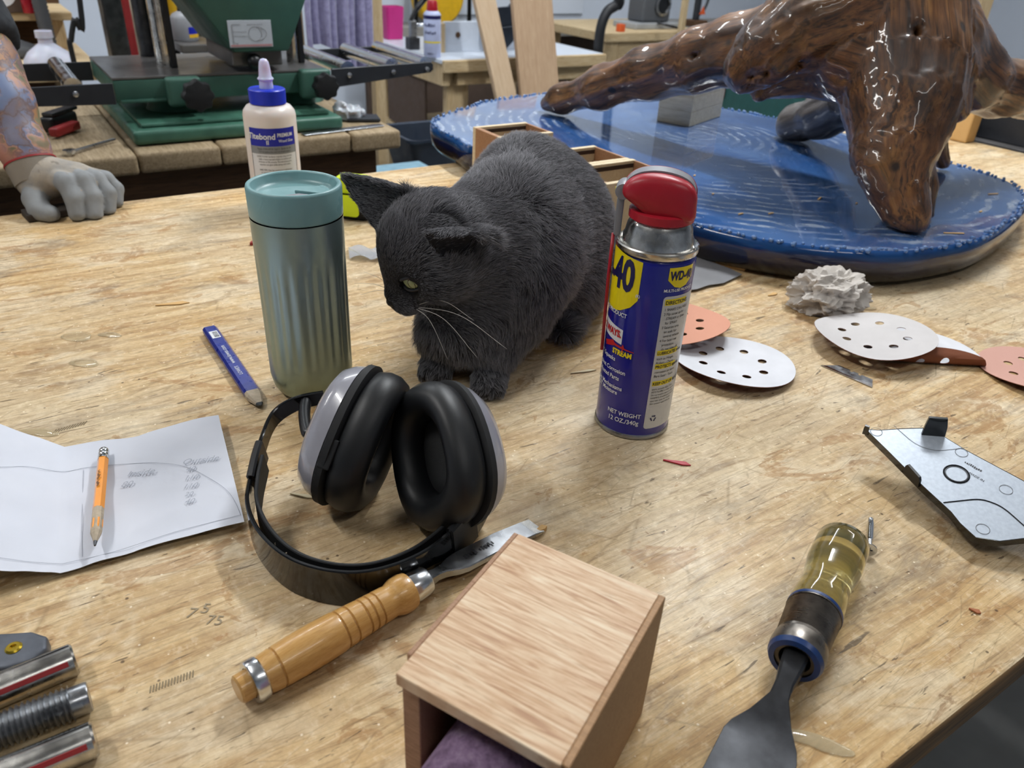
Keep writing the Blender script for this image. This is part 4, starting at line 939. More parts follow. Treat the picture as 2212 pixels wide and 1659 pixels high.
obj('chipped_tip', *loft([sec(0.00865, 0.00195, tl - 0.009, 0.0039), sec(0.00865, 0.0007, tl + 0.0003, 0.0027)]), M['chrome_w'], ch)
mk = []
for k, (tx, yy) in enumerate((('HONG', 0.170), ('MADE', 0.186))):
    a = math.pi / 2; mk.append(xf(strokes(6, 0.0050), [[0, -1, 0], [1, 0, 0], [0, 0, 1]], (0.002, yy, 0.0136 - 0.0006 * 0 - (yy - 0.162) * 0.073 + 0.0002)))
obj('stamped_mark', *cat_shapes(*mk), M['ink_black'], ch)

# ------------------------------------------------------------------ clear handled scraper
c0 = Z(1818, 1182, 0.0185); c1 = Z(1716, 1425, 0.0185); dz = c1 - c0; L = np.linalg.norm(dz)
sr = thing('scraper', 'scraper with a clear amber plastic handle and broad dark steel blade at the bench edge', 'scraper', (c0[0], c0[1], 0), mat3=mat3(y=dz, z=(0, 0, 1)))
lz = lambda prof, seg=40: xf(lathe(prof, seg, False), [[1, 0, 0], [0, 0, 1], [0, -1, 0]], (0, 0, 0.0185))
k = L / 0.112
obj('handle', *lz([(0, -0.005 * k), (0.0168, -0.005 * k), (0.0180, -0.0038 * k), (0.0182, 0.004 * k), (0.0182, 0.020 * k), (0.0178, 0.026 * k), (0.0160, 0.036 * k), (0.0156, 0.044 * k), (0.0166, 0.056 * k), (0.0172, 0.064 * k), (0.0168, 0.070 * k), (0, 0.070 * k)]), M['amber'], sr, 50)
wprof = [(0.0166, 0.0695 * k), (0.0174, 0.070 * k), (0.0174, 0.072 * k)]
for i in range(14):
    y = (0.0722 + i * 0.00185) * k; wprof += [(0.0154 - i * 0.0001, y), (0.0172 - i * 0.0001, y + 0.0009 * k)]
wprof += [(0.0155, 0.0985 * k), (0.0165, 0.100 * k), (0.0170, 0.106 * k), (0.0162, 0.1105 * k), (0.0145, 0.1125 * k), (0.0095, 0.1120 * k), (0.008, 0.108 * k)]
obj('wire_binding', *lz(wprof, 48), flat('dark_wire_binding', '#77716a', 0.32, 0.8, var=0.35, vscale=120), sr, 25)
obj('blue_ring', *lz([(0.0165, 0.0688 * k), (0.0176, 0.0690 * k), (0.0176, 0.0712 * k), (0.0165, 0.0714 * k)]), flat('blue_enamel', '#1d3a6e', 0.35), sr, 30)
obj('blue_ring', *lz([(0.0152, 0.1100 * k), (0.0166, 0.1102 * k), (0.0152, 0.1131 * k), (0.0118, 0.1135 * k)]), _mc['blue_enamel'], sr, 30)
sl = ch.matrix_world; iv = sr.matrix_world.inverted()
def sec2(w, t, y, z, cx_=0): return [(a + cx_, b, c_) for a, b, c_ in sec(w, t, y, z)]
e1 = iv @ Vector(Z(1660, 1540, 0.006)); ye = e1.y; ex = e1.x
rings = [sec2(0.0075, 0.0075, 0.106 * k, 0.0180), sec2(0.0068, 0.0066, 0.118 * k, 0.0172), sec2(0.0050, 0.0046, 0.130 * k, 0.0145), sec2(0.0055, 0.0032, 0.137 * k, 0.0115), sec2(0.0120, 0.0016, 0.150 * k, 0.0080), sec2(0.0185, 0.0012, 0.160 * k, 0.0060), sec2(0.0205, 0.0011, 0.166 * k, 0.0050), sec2(0.0215, 0.0010, 0.20 * k, 0.0032), sec2(0.0225, 0.0009, 0.245 * k, 0.0016)]
obj('blade', *loft(rings), M['darksteel'], sr, 30)

# ------------------------------------------------------------------ plastic device cover
A_, B_, C_, D_ = Z(1868, 925, 0.036), Z(2030, 938, 0.040), Z(2330, 1105, 0.034), Z(2105, 1165, 0.014)
cc = (A_ + B_ + C_ + D_) / 4; x = (C_ + D_) / 2 - (A_ + B_) / 2; y = (B_ + C_) / 2 - (A_ + D_) / 2
dc = thing('device_cover', 'thin black plastic device cover with a silvery inside lying tilted at the right', 'plastic cover', cc, mat3=mat3(x=x, y=y))
inv = dc.matrix_world.inverted(); LC = lambda px, py, z=0.0: (lambda o, r: (o + r * ((z - o.z) / r.z)))(inv @ Vector(CAMP), (inv.to_3x3() @ Vector(_ray(px, py))))
ol = [LC(*q).to_2d() for q in ((1872, 928), (1900, 930), (1945, 927), (2005, 925), (2030, 938), (2090, 975), (2212, 1040), (2375, 1130), (2392, 1146), (2370, 1156), (2212, 1162), (2160, 1168), (2108, 1160), (2075, 1130), (2055, 1105), (1995, 1050), (1920, 975))]
ol = [(p.x, p.y) for p in ol]
ar = sum(ol[i][0] * ol[(i + 1) % len(ol)][1] - ol[(i + 1) % len(ol)][0] * ol[i][1] for i in range(len(ol)))
if ar < 0: ol = ol[::-1]
big = [(p[0] * 1.012, p[1] * 1.016) for p in ol]
v, f = fill2d(ol); obj('inner_face', [(a, b, 0.0) for a, b, _ in v], f, M['case'], dc)
obj('shell', *loft([[(p[0] * .95, p[1] * .92, -0.009) for p in ol], [(p[0] * .99, p[1] * .985, -0.0075) for p in big], [(p[0], p[1], -0.001) for p in big], [(p[0], p[1], 0.0002) for p in big], [(p[0] * 1.002, p[1] * 1.002, -0.0001) for p in ol]], caps=True), M['glossblack'], dc, 40)
def lringp(px, py, rx, w=0.0004):
    c_ = LC(px, py); r = [(c_.x + rx * math.cos(a), c_.y + rx * math.sin(a), 0.0003) for a in np.linspace(0, 2 * pi, 24, endpoint=False)]; return tube(r, w, 4, closed=True)
obj('boss_ring', *lringp(2066, 1024, 0.0090, 0.0007), M['blackplastic'], dc)
obj('boss_ring', *lringp(2066, 1024, 0.0078, 0.0003), M['ink_grey'], dc)
for q in ((1893, 933), (2077, 978), (2173, 1058), (2123, 1143)): obj('moulded_ring', *lringp(*q, 0.0046, 0.0002), M['ink_grey'], dc)
def lline(pts, w): return tube(spline([tuple(LC(*q)[:2]) + (0.0003,) for q in pts], 6), w, 4)
obj('engraved_line', *lline([(1931, 920), (1948, 935), (1975, 957), (2005, 970), (2035, 973), (2090, 967)], 0.0002), M['ink_grey'], dc)
obj('engraved_line', *lline([(2038, 1086), (2075, 1082), (2112, 1079), (2140, 1085), (2170, 1100), (2212, 1136)], 0.0005), M['blackplastic'], dc)
mk = []
for j, (px, py, w) in enumerate(((2104, 1012, .013), (2108, 1032, .012))):
    c_ = LC(px, py); mk.append(xf((text_shape('MADE IN', 0.0030) if j == 1 else strokes(9, 0.0026)), [[0.75, -0.66, 0], [-0.66 * -1 * -1, 0.75, 0], [0, 0, 1]] if False else mat3(x=inv.to_3x3() @ Vector(V(0.62, -0.78, 0)), z=(0, 0, 1)), (c_.x, c_.y, 0.0003)))
obj('moulded_lettering', *cat_shapes(*mk), M['ink_black'], dc)
def tabshape(p, q, hgt, t=0.0016, lean=0.0):
    a = LC(*p); b = LC(*q); d = Vector((b.x - a.x, b.y - a.y, 0)); nrm = Vector((-d.y, d.x, 0)).normalized()
    pts = [a, b]; v = []
    for zz, off, sh in ((-0.004, 0, 0.0), (hgt * .55, lean * .3, 0.04), (hgt, lean, 0.12)):
        for (e, s1) in ((0, 1), (1, -1)):
            base = a + d * (e + s1 * sh)
            v.append(tuple(base + nrm * (off) + Vector((0, 0, zz)))); v.append(tuple(base + nrm * (off + t) + Vector((0, 0, zz))))
    rings = [[v[4 * i], v[4 * i + 2], v[4 * i + 3], v[4 * i + 1]] for i in range(3)]
    return loft(rings)
obj('latch_tab', *tabshape((1990, 940), (2042, 944), 0.019, 0.002, 0.002), M['glossblack'], dc)
obj('edge_clip', *tabshape((1953, 1010), (1985, 1046), 0.006, 0.002), M['blackplastic'], dc)
obj('end_hook', *tabshape((1864, 930), (1876, 934), 0.006, 0.002), M['glossblack'], dc)

# ------------------------------------------------------------------ sanding discs
def disc_mesh(fn, r=0.0635, holes=8, hr=0.0047, hc=0.0335, th=0.0006, rot=0.0):
    o = [(r * math.cos(a), r * math.sin(a)) for a in np.linspace(0, 2 * pi, 72, endpoint=False)]
    hs = [[(hc * math.cos(b + rot) + hr * math.cos(a), hc * math.sin(b + rot) + hr * math.sin(a)) for a in np.linspace(0, 2 * pi, 12, endpoint=False)] for b in np.arange(holes) * 2 * pi / holes]
    v, f = fill2d(o, hs, step=0.006); n = len(v)
    top = [fn(x, y) for x, y, _ in v]; e = 1e-4; bot = []
    for (x, y, _), p in zip(v, top):
        a = np.array(fn(x + e, y)) - np.array(p); b = np.array(fn(x, y + e)) - np.array(p); nn = np.cross(a, b); nn /= np.linalg.norm(nn); bot.append(tuple(np.array(p) - nn * th))
    ed = {}
    for t in f:
        for i in range(3):
            k = (t[i], t[(i + 1) % 3]); ed[k] = 1
    sides = [(a, b, b + n, a + n)[::-1] for (a, b) in ed if (b, a) not in ed]
    me = pyd(top + bot, list(f) + [tuple(i + n for i in t[::-1]) for t in f] + sides)
    return me, len(f)
def disc(name, label, pos, fn, mtop, mbot, rot=0.0, group='round sanding discs'):
    me, nf = disc_mesh(fn, rot=rot); o = link(name, me, [mtop, mbot], None, True); o.location = pos; o.rotation_euler = (0, 0, -YAW)
    me.polygons.foreach_set('material_index', [0 if i < nf else 1 for i in range(len(me.polygons))]); me.set_sharp_from_angle(angle=0.8)
    return props(o, label, 'sanding disc', group)
p = V(0.232, 0.719); disc('sanding_disc', 'white eight hole sanding disc lying curled beside the spray can', (p[0], p[1], 0.0), lambda x, y: (x, y, 0.0018 + 0.012 * max(0, (-y * 0.75 - x * 0.25 + 0.01) / 0.0635) ** 2 + 0.004 * (x / 0.0635) ** 2), M['disc_white'], M['disc_red'], 0.2)
p = V(0.400, 0.778); disc('sanding_disc', 'dusty white sanding disc lying on top of a folded one', (p[0], p[1], 0.0), lambda x, y: (x, y, 0.016 + 0.10 * (x * 0.2 - y) * 0.03 / 0.06 + 0.004 * math.sin(x * 40) + 0.006 * (x / 0.0635) ** 2), M['disc_white2'], M['disc_red'], 0.25)
def fold(x, y):
    u = 0.5 * (y + 0.018); 
    if y > -0.022: return (x, y, 0.0016 + 0.0004 * (x / 0.06))
    s_ = -(y + 0.022); a = min(pi * 0.62, s_ / 0.008); r = 0.008
    if s_ < 0.008 * pi * 0.62: return (x, -0.022 - r * math.sin(a), 0.0016 + r * (1 - math.cos(a)))
    ex = s_ - 0.008 * pi * 0.62; return (x, -0.022 - r * math.sin(a) - ex * math.cos(a), 0.0016 + r * (1 - math.cos(a)) + ex * math.sin(a) * 0.25)
p = V(0.455, 0.770); o = disc('sanding_disc', 'white sanding disc with its red brown edge folded up under the dusty disc', (p[0], p[1], 0.0), fold, M['disc_white'], M['disc_red'], 0.3)
p = V(0.570, 0.735); disc('sanding_disc', 'pink sanding disc with raised edge at the right edge of the bench view', (p[0], p[1], 0.0), lambda x, y: (x, y, 0.0012 + 0.010 * max(0, (-y - x * 0.2) / 0.0635) ** 1.5), M['disc_pink'], M['disc_red'], 0.1)
p = V(0.178, 0.795); disc('sanding_disc', 'salmon orange sanding disc curling up right behind the spray can', (p[0], p[1], 0.0), lambda x, y: (x, y, 0.0085 + 0.016 * max(0, (x * 0.6 - y * 0.5 + 0.005) / 0.0635) ** 2 + 0.001), M['disc_salmon'], M['disc_red'], 0.2)
# utility blade
a, b = Z(1773, 790, 0.0003), Z(1884, 838, 0.0003); Lb = np.linalg.norm(b - a); ub = thing('utility_knife_blade', 'grey steel utility knife blade lying flat among the sanding discs', 'knife blade', a, mat3=mat3(x=b - a, z=(0, 0, 1)))
wdt = 0.0165
ol = [(0, 0.0), (Lb, 0.0), (Lb - 0.008, wdt), (Lb * 0.66, wdt), (Lb * 0.655, wdt - 0.003), (Lb * 0.60, wdt - 0.003), (Lb * 0.595, wdt), (Lb * 0.5, wdt), (Lb * 0.495, wdt - 0.003), (Lb * 0.44, wdt - 0.003), (Lb * 0.435, wdt), (0.012, wdt)]
obj('blade', *prism(ol, 0, 0.0006), M['steel'], ub); obj('ground_edge', *prism([(0.001, 0.0), (Lb, 0.0), (Lb - 0.0015, 0.0035), (0.004, 0.0035)], 0.0006, 0.0008), M['chrome'], ub)

# ------------------------------------------------------------------ crumpled tissue
tc = Z(1782, 668); bm = bmesh.new(); bmesh.ops.create_icosphere(bm, subdivisions=5, radius=1.0); bm.verts.index_update(); v = []
for q in bm.verts:
    c_ = q.co; n1 = 1 - 2 * abs(mnoise.noise(c_ * 1.7 + Vector((3, 1, 2)))); n2 = 1 - 2 * abs(mnoise.noise(c_ * 4.2 + Vector((1, 5, 2)))); n3 = 1 - 2 * abs(mnoise.noise(c_ * 9.0))
    r = 0.55 + 0.34 * n1 + 0.15 * n2 + 0.06 * n3; v.append((c_.x * r * 0.050 + 0.004 * c_.z, c_.y * r * 0.040, max(0.0007, 0.020 + c_.z * r * 0.034)))
f = [tuple(q.index for q in t.verts) for t in bm.faces]; bm.free()
o = obj('crumpled_tissue', v, f, M['tissue'], None, 22, loc=tc, rot=(0, 0, -YAW)); props(o, 'crumpled dirty white tissue lying on the bench before the resin top', 'tissue')
# grey sandpaper sheet and thin offcut behind the can
def torn(x, y): return 0.0
pts = [(1470, 635), (1505, 630), (1530, 622), (1562, 617), (1580, 608), (1602, 598), (1575, 585), (1540, 572), (1510, 560), (1475, 556)]
q = [Z(*a)[:2] for a in pts]; cq = np.mean(q, 0); v, f = fill2d([tuple(a - cq) for a in q], step=0.012)
top = [(a, b, 0.0035 + 0.004 * abs(mnoise.noise(Vector((a * 25, b * 25, 0))))) for a, b, _ in v]; n = len(top)
ed = {(t[i], t[(i + 1) % 3]) for t in f for i in range(3)}
o = obj('sandpaper_sheet', top + [(a, b, c_ - 0.0009) for a, b, c_ in top], list(f) + [tuple(i + n for i in t[::-1]) for t in f] + [(b, a, a + n, b + n) for a, b in ed if (b, a) not in ed], M['grey_sheet'], None, 60, loc=(cq[0], cq[1], 0)); props(o, 'torn grey sandpaper sheet lying behind the spray can by the resin rim', 'sandpaper')
a, b = Z(1530, 566), Z(1610, 584); o = obj('wood_offcut', *bbox((0, -0.006, 0.0), (np.linalg.norm(b - a), 0.006, 0.0035), 0.0008), M['sawdust'], None, loc=a + np.array([0, 0, 0.0003]), rot=(0, 0, math.atan2((b - a)[1], (b - a)[0]))); props(o, 'thin tan wood offcut beside the torn grey sandpaper sheet', 'wood offcut')

# ------------------------------------------------------------------ paper with pencil drawing
pa = thing('paper_sheet', 'white folded sheet of paper with a pencil drawing lying at the left', 'paper', Z(240, 1080))
P0 = Z(240, 1080)
rowT = [(-260, 838, .050), (-120, 880, .036), (0, 917, .022), (75, 945, .012), (140, 967, .004), (230, 954, .010), (300, 943, .011), (390, 915, .010), (472, 897, .011)]
rowB = [(-290, 1225, .040), (-140, 1230, .028), (0, 1233, .016), (68, 1237, .009), (131, 1240, .003), (220, 1214, .004), (300, 1190, .004), (410, 1160, .005), (528, 1128, .007)]
Ts = np.array([Z(*a) for a in rowT]) - P0; Bs = np.array([Z(*a) for a in rowB]) - P0
uT = np.array([a[0] for a in rowT], float); 
def paper_pt(u, v):
    k = u * (len(Ts) - 1); i = min(int(k), len(Ts) - 2); t = k - i
    a = Ts[i] * (1 - t) + Ts[i + 1] * t; b = Bs[i] * (1 - t) + Bs[i + 1] * t; p = b * (1 - v) + a * v
    p = p.copy(); p[2] += 0.0016 * mnoise.noise(Vector((u * 9, v * 7, 1.3))) + 0.0006; p[2] = max(p[2], 0.0006); return p
pin = sheet_obj('sheet', lambda u, v: paper_pt(u, 1 - v) * 1.0, 48, 24, M['paper'], pa, 0.0003, 60)
# pixel -> paper coordinate by nearest search, for the drawn lines
UV = [(u, v) for u in np.linspace(0.2, 1, 161) for v in np.linspace(0, 1, 61)]
PX = []
for u, v in UV:
    c_ = CR.T @ (paper_pt(u, v) + P0 - CAMP); PX.append((1106 + FPX * c_[0] / -c_[2], 829.5 - FPX * c_[1] / -c_[2]))
PX = np.array(PX)
def onp(x, y): u, v = UV[int(np.argmin(((PX - (x, y)) ** 2).sum(1)))]; return paper_pt(u, v) + np.array([0, 0, 0.0010])
dr = [tube(spline([onp(*q) for q in pts], 5), 0.00016, 4) for pts in ([(0, 1010), (60, 1010), (135, 1022), (190, 1012), (260, 1006), (340, 1003), (400, 1012), (450, 1035), (490, 1062), (510, 1090), (521, 1112)], [(181, 1016), (180, 1110), (178, 1205)], [(135, 1221), (250, 1195), (380, 1150), (520, 1112)], [(0, 1208), (70, 1216), (135, 1221)])]
obj('drawn_lines', *cat_shapes(*dr), M['graphite_line'], pin)
wr = []
for t, x, y, sz in (('Inside', 305, 1030, .0085), ('80', 273, 1053, .008), ('Outside', 434, 1000, .0085), ('40', 411, 1019, .007), ('110', 411, 1038, .007), ('110', 410, 1056, .007), ('20', 408, 1075, .006), ('40', 408, 1090, .007)):
    q = onp(x, y); obj('handwritten_word', *(xf(text_shape(t, sz, shear=0.35), mat3(x=V(1, 0.30, 0), z=V(0.0, -0.1, 1)), q + np.array([0, 0, 0.0008]))), M['graphite_line'], pin)

# ------------------------------------------------------------------ pencils
a, b = onp(228, 984) + P0, onp(212, 1205) + P0; a[2] += 0.0042; b[2] += 0.0030; L = np.linalg.norm(b - a)
pe = thing('yellow_pencil', 'short yellow hexagonal pencil with a silver ferrule lying on the paper sheet', 'pencil', a, mat3=mat3(y=b - a, z=(0, 0, 1)))
py_ = lambda prof, seg=6: xf(lathe(prof, seg, False), [[1, 0, 0], [0, 0, 1], [0, -1, 0]])
obj('ferrule', *py_([(0, 0), (0.0034, 0), (0.0038, 0.001), (0.0038, 0.004), (0.0035, 0.0045), (0.0039, 0.0052), (0.0039, 0.0085), (0.0036, 0.009), (0.0039, 0.0095), (0.0039, 0.0135), (0, 0.0135)], 20), M['chrome'], pe, 40)
obj('shaft', *py_([(0, 0.0135), (0.0039, 0.0135), (0.0039, L * 0.66), (0, L * 0.66)]), M['pencil_y'], pe)
obj('bare_wood', *py_([(0, L * 0.66), (0.00385, L * 0.66), (0.0038, L * 0.88), (0.0012, L - 0.004), (0, L - 0.004)], 8), M['cedar'], pe)
obj('paint_band', *py_([(0.0039, L * 0.77), (0.00395, L * 0.775), (0.00395, L * 0.835), (0.0037, L * 0.86)]), M['pencil_y'], pe)
obj('lead', *py_([(0, L - 0.0042), (0.0014, L - 0.0042), (0.0007, L), (0, L)], 8), M['graphite'], pe)
obj('printed_mark', *xf(strokes(12, 0.0032), mat3(x=(0, 1, 0), z=(0.5, 0, 0.866)), (0.0022, L * 0.40, 0.0036)), M['ink_black'], pe)
a, b = Z(453, 712, 0.0045), Z(563, 876, 0.0045); L = np.linalg.norm(b - a)
cpn = thing('carpenter_pencil', 'flat blue carpenter pencil with a white barcode lying left of the thermos tumbler', 'pencil', (a[0], a[1], 0.0002), mat3=mat3(y=b - a, z=(0, 0, 1)))
def octs(k, y, kz=1.0): w, t = 0.0074 * k, 0.0042 * k * kz; e = 0.0022 * k; return [(-w, y, 0.0042 - t + e), (-w + e, y, 0.0042 - t), (w - e, y, 0.0042 - t), (w, y, 0.0042 - t + e), (w, y, 0.0042 + t - e), (w - e, y, 0.0042 + t), (-w + e, y, 0.0042 + t), (-w, y, 0.0042 + t - e)]
obj('shaft', *loft([octs(0.97, 0), octs(1, 0.001), octs(1, L * 0.86)]), M['pencil_b'], cpn)
obj('bare_wood', *loft([octs(0.99, L * 0.86), octs(0.97, L * 0.90), octs(0.45, L * 0.98)]), M['cedar'], cpn)
obj('lead', *loft([octs(0.46, L * 0.979), octs(0.2, L)]), M['graphite'], cpn)
zt = 0.0087
lab = obj('barcode_label', *boxs((-0.0042, 0.014, zt - 0.0002), (0.0042, 0.031, zt)), M['label_white'], cpn)
obj('bars', *cat_shapes(*[boxs((-0.0034, 0.0165 + k * 0.0012, zt), (0.0015, 0.0165 + k * 0.0012 + random.choice((0.0004, 0.0007)), zt + 0.0001)) for k in range(11)]), M['ink_black'], lab)
obj('printed_lettering', *cat_shapes(xf(text_shape('www.lowes.com', 0.0062, align='LEFT'), mat3(x=(0, -1, 0), z=(0, 0, 1)), (-0.0015, 0.092, zt)), xf(text_shape("LOWE'S", 0.0052), mat3(x=(0, -1, 0), z=(0, 0, 1)), (-0.0015, 0.108, zt))), M['ink_white'], cpn)

# ------------------------------------------------------------------ tape measure and wrapper by the cat's far side
q = Z(768, 478); tm = thing('tape_measure', 'neon yellow and black tape measure between the thermos tumbler and cat', 'tape measure', q, -YAW - 0.15)
ol = rrect(-0.034, 0.0, 0.026, 0.062, 0.016)
sidev = lambda y0, y1, o_: xf(prism(o_, y0, y1), [[1, 0, 0], [0, 0, -1], [0, 1, 0]])
obj('body', *bevelled(sidev(-0.034, -0.004, ol), 0.003), M['blackmatte'], tm, 40)
obj('side_grip', *bevelled(sidev(0.0035, 0.0062, rrect(-0.029, 0.008, 0.008, 0.040, 0.006)), 0.001), M['neon'], tm, 40)
obj('top_shell', *bevelled(sidev(-0.030, 0.001, rrect(-0.034, 0.041, 0.018, 0.0635, 0.010)), 0.003), M['neon'], tm, 40)
obj('tape_hook', *bevelled(boxs((0.026, 0.006, 0.004), (0.034, 0.026, 0.024)), 0.001), M['steel'], tm)
def wr_(u, v): x, y = u * 0.055, v * 0.04; return (x, y - 0.3 * x, 0.002 + 0.006 * abs(math.sin(u * 6 + v * 3)))
o = sheet_obj('plastic_wrapper', wr_, 12, 8, M['film'], None, 0.0003); o.location = Z(755, 562); o.rotation_euler = (0, 0, -YAW + 0.25); props(o, 'small clear plastic wrapper lying beside the cat', 'wrapper')

# ------------------------------------------------------------------ clamp rods and casting in the lower left corner
def rod(name, label, a, b, r, mat, threads=False, stripe=False):
    A, Bv = Z(*a), Z(*b); d = Bv - A; d /= np.linalg.norm(d); st = A - d * 0.22; L = np.linalg.norm(Bv - st)
    t = thing(name, label, 'rod', (st[0], st[1], r + 0.0004), mat3=mat3(y=d, z=(0, 0, 1)), group='clamp rods in the corner')
    pr = [(0, 0), (r, 0)]
    if threads:
        y = 0.001; pit = 0.0027
        while y < L - 0.010: pr += [(r * 0.80, y), (r, y + pit * 0.5)]; y += pit
        pr += [(r * 0.84, L - 0.009), (r * 0.84, L - 0.001), (r * 0.80, L), (0, L)]
    else: pr += [(r, L - 0.0012), (r - 0.001, L), (0, L)]
    obj('bar', *xf(lathe(pr, 36, False), [[1, 0, 0], [0, 0, 1], [0, -1, 0]]), mat, t, 25)
    if stripe:
        obj('red_line', *xf(strap([(0, 0.01, 0), (0, L - 0.004, 0)], (1, 0, 0), 0.0030, 0.0006), mat3(y=(0, 1, 0), z=(0.80, 0, 0.60)), (r * 0.82, 0, r * 0.60)), M['red_dull'], t)
    return t
rod('chrome_rod', 'scuffed chrome rod with a red line touching the grey casting', (0, 1520), (172, 1447), 0.0095, M['chrome_w'], stripe=True)
rod('threaded_rod', 'steel threaded rod lying between two chrome rods', (0, 1610), (203, 1530), 0.0100, M['steel'], threads=True)
rod('chrome_rod', 'scuffed chrome rod with a red line, nearest the bottom left corner', (0, 1712), (216, 1620), 0.0095, M['chrome_w'], stripe=True)
q = Z(20, 1420, 0.006); cs = thing('clamp_casting', 'grey metal casting with a brass screw at the lower left', 'casting', (q[0], q[1], 0.0004), -YAW + 0.15)
obj('casting', *bevelled(prism([(-0.06, -0.012), (0.004, -0.012), (0.016, -0.008), (0.0215, 0.001), (0.0185, 0.010), (0.008, 0.0145), (-0.06, 0.0145)], 0, 0.011), 0.0025, 3), M['zinc'], cs, 50)
obj('brass_screw', *lathe([(0, 0.0105), (0.0046, 0.0105), (0.0046, 0.0114), (0.0036, 0.0122), (0.0018, 0.0122), (0.0016, 0.0112), (0, 0.0112)], 24, False), M['brass'], cs, 30).location = (0.003, 0.002, 0)

# ------------------------------------------------------------------ screw, slivers, chips
a, b = Z(1878, 1188, 0.0056), Z(1879, 1124, 0.0026); L = np.linalg.norm(b - a)
scw = thing('wood_screw', 'silver cross head wood screw lying near the amber scraper handle', 'screw', a, mat3=mat3(y=b - a, z=(0, 0, 1)))
pr = [(0.0020, 0.004), (0.0018, 0.012)]; y = 0.012
while y < L - 0.003: pr += [(0.0015, y + 0.0004), (0.0026 * (1 - 0.4 * max(0, (y - L * .7) / (L * .3))), y + 0.0010)]; y += 0.0016
pr += [(0.0003, L)]
obj('shank', *xf(lathe([(0, 0.003)] + pr, 14, False), [[1, 0, 0], [0, 0, 1], [0, -1, 0]]), M['chrome'], scw, 30)
hd = obj('head', *xf(lathe([(0, 0), (0.0052, 0.0), (0.0054, 0.0006), (0.0022, 0.004), (0, 0.004)], 20, False), [[1, 0, 0], [0, 0, 1], [0, -1, 0]]), M['chrome'], scw, 30)
obj('cross_recess', *cat_shapes(boxs((-0.0022, -0.0003, -0.0004), (0.0022, -0.0001, 0.0004)), boxs((-0.0004, -0.00032, -0.0022), (0.0004, -0.00012, 0.0022))), M['ink_black'], hd)
def sliver(name, label, a, b, w, mat, cat, z=0.0, tip=0.2, hgt=0.0012, group=None):
    A, Bv = Z(*a, z), Z(*b, z); L = np.linalg.norm(Bv - A)
    o = obj(name, *bevelled(([(0, -w * tip, 0), (L * .7, -w, 0), (L, -w * .3, 0), (L * .8, w, 0), (0, w * tip, 0), (0, -w * tip, hgt), (L * .7, -w, hgt), (L, -w * .3, hgt * .8), (L * .8, w, hgt), (0, w * tip, hgt)], [(4, 3, 2, 1, 0), (5, 6, 7, 8, 9), (0, 1, 6, 5), (1, 2, 7, 6), (2, 3, 8, 7), (3, 4, 9, 8), (4, 0, 5, 9)]), 0.0002, 1), mat, None, loc=A + np.array([0, 0, 0.0003]), rot=(0, 0, math.atan2((Bv - A)[1], (Bv - A)[0])))
    return props(o, label, cat, group)
sliver('plastic_sliver', 'small bright red plastic sliver lying in the middle of the bench', (1432, 995), (1493, 1006), 0.0028, M['red'], 'plastic sliver')
sliver('wood_sliver', 'pale wood sliver lying inside the ear muffs headband', (627, 1068), (684, 1077), 0.0020, flat('pale_sliver', '#d9cba8', 0.7), 'wood sliver')
sliver('wood_sliver', 'longer pale wood splinter touching the left side of the spray can', (1232, 808), (1288, 800), 0.0018, _mc['pale_sliver'], 'wood sliver')
sliver('wood_sliver', 'tan wood splinter lying left of the thermos tumbler', (336, 661), (410, 654), 0.0040, M['sawdust'], 'wood sliver')
sliver('wood_chip', 'reddish brown wood chip lying alone near the right bench edge', (2092, 1316), (2119, 1326), 0.0022, flat('red_chip', '#a9663f', 0.7), 'wood chip')
sliver('wood_chip', 'curled golden wood chip lying beside the chisel tip', (1150, 1160), (1180, 1142), 0.0025, M['sawdust'], 'wood chip', hgt=0.004)
sliver('red_crumb', 'tiny dark red crumb lying left of the thermos tumbler', (541, 531), (551, 526), 0.004, M['red_dull'], 'crumb', hgt=0.004)
sliver('wood_chip', 'yellow wood chip lying left of the crumpled tissue', (1659, 640), (1678, 634), 0.0035, M['sawdust'], 'wood chip')
sliver('wood_chip', 'pale wood chip lying just behind the crumpled tissue', (1702, 616), (1722, 614), 0.003, _mc['pale_sliver'], 'wood chip')
sliver('wood_chip', 'pair-sized cream wood chip lying right of the crumpled tissue', (1846, 624), (1868, 623), 0.0035, _mc['pale_sliver'], 'wood chip', hgt=0.004)
# clear resin drips
def blob(name, label, px, py, rx, ry, hgt, ang, mat, cat, lumps=3):
    G = grid((-rx * 1.4, -ry * 1.6, -0.002), (rx * 1.4, ry * 1.6, hgt * 1.6), max(min(rx, ry, hgt * 2) / 5, 0.0004)); D = None
    for k in range(lumps):
        t = (k / max(1, lumps - 1) - 0.5) * 1.3; e = s_ell(G, (rx * 0.6 * t, ry * 0.35 * math.sin(k * 2.1), 0), (rx * (0.62 - 0.1 * (k % 2)), ry * (0.75 - 0.2 * (k % 2)), hgt)); D = e if D is None else smin(D, e, ry * 0.3)
    D = np.maximum(D, -G[..., 2]); p, f = net_mesh(D, (-rx * 1.4, -ry * 1.6, -0.002), max(min(rx, ry, hgt * 2) / 5, 0.0004), 1)
    o = obj(name, p, f, mat, None, True, loc=Z(px, py) + np.array([0, 0, 0.0004]), rot=(0, 0, ang)); return props(o, label, cat)
blob('resin_drip', 'clear flat resin drip with a bright rim beside the scraper blade', 1762, 1602, 0.021, 0.006, 0.0014, -YAW - 0.25, M['clear'], 'resin drip')
blob('resin_drip', 'clear amber resin drip farthest left near the bench edge', 165, 728, 0.016, 0.010, 0.0007, -YAW, M['clear'], 'resin drip')
blob('resin_drip', 'narrow clear resin drip right of the farthest left drip', 238, 724, 0.013, 0.006, 0.0007, -YAW, M['clear'], 'resin drip')
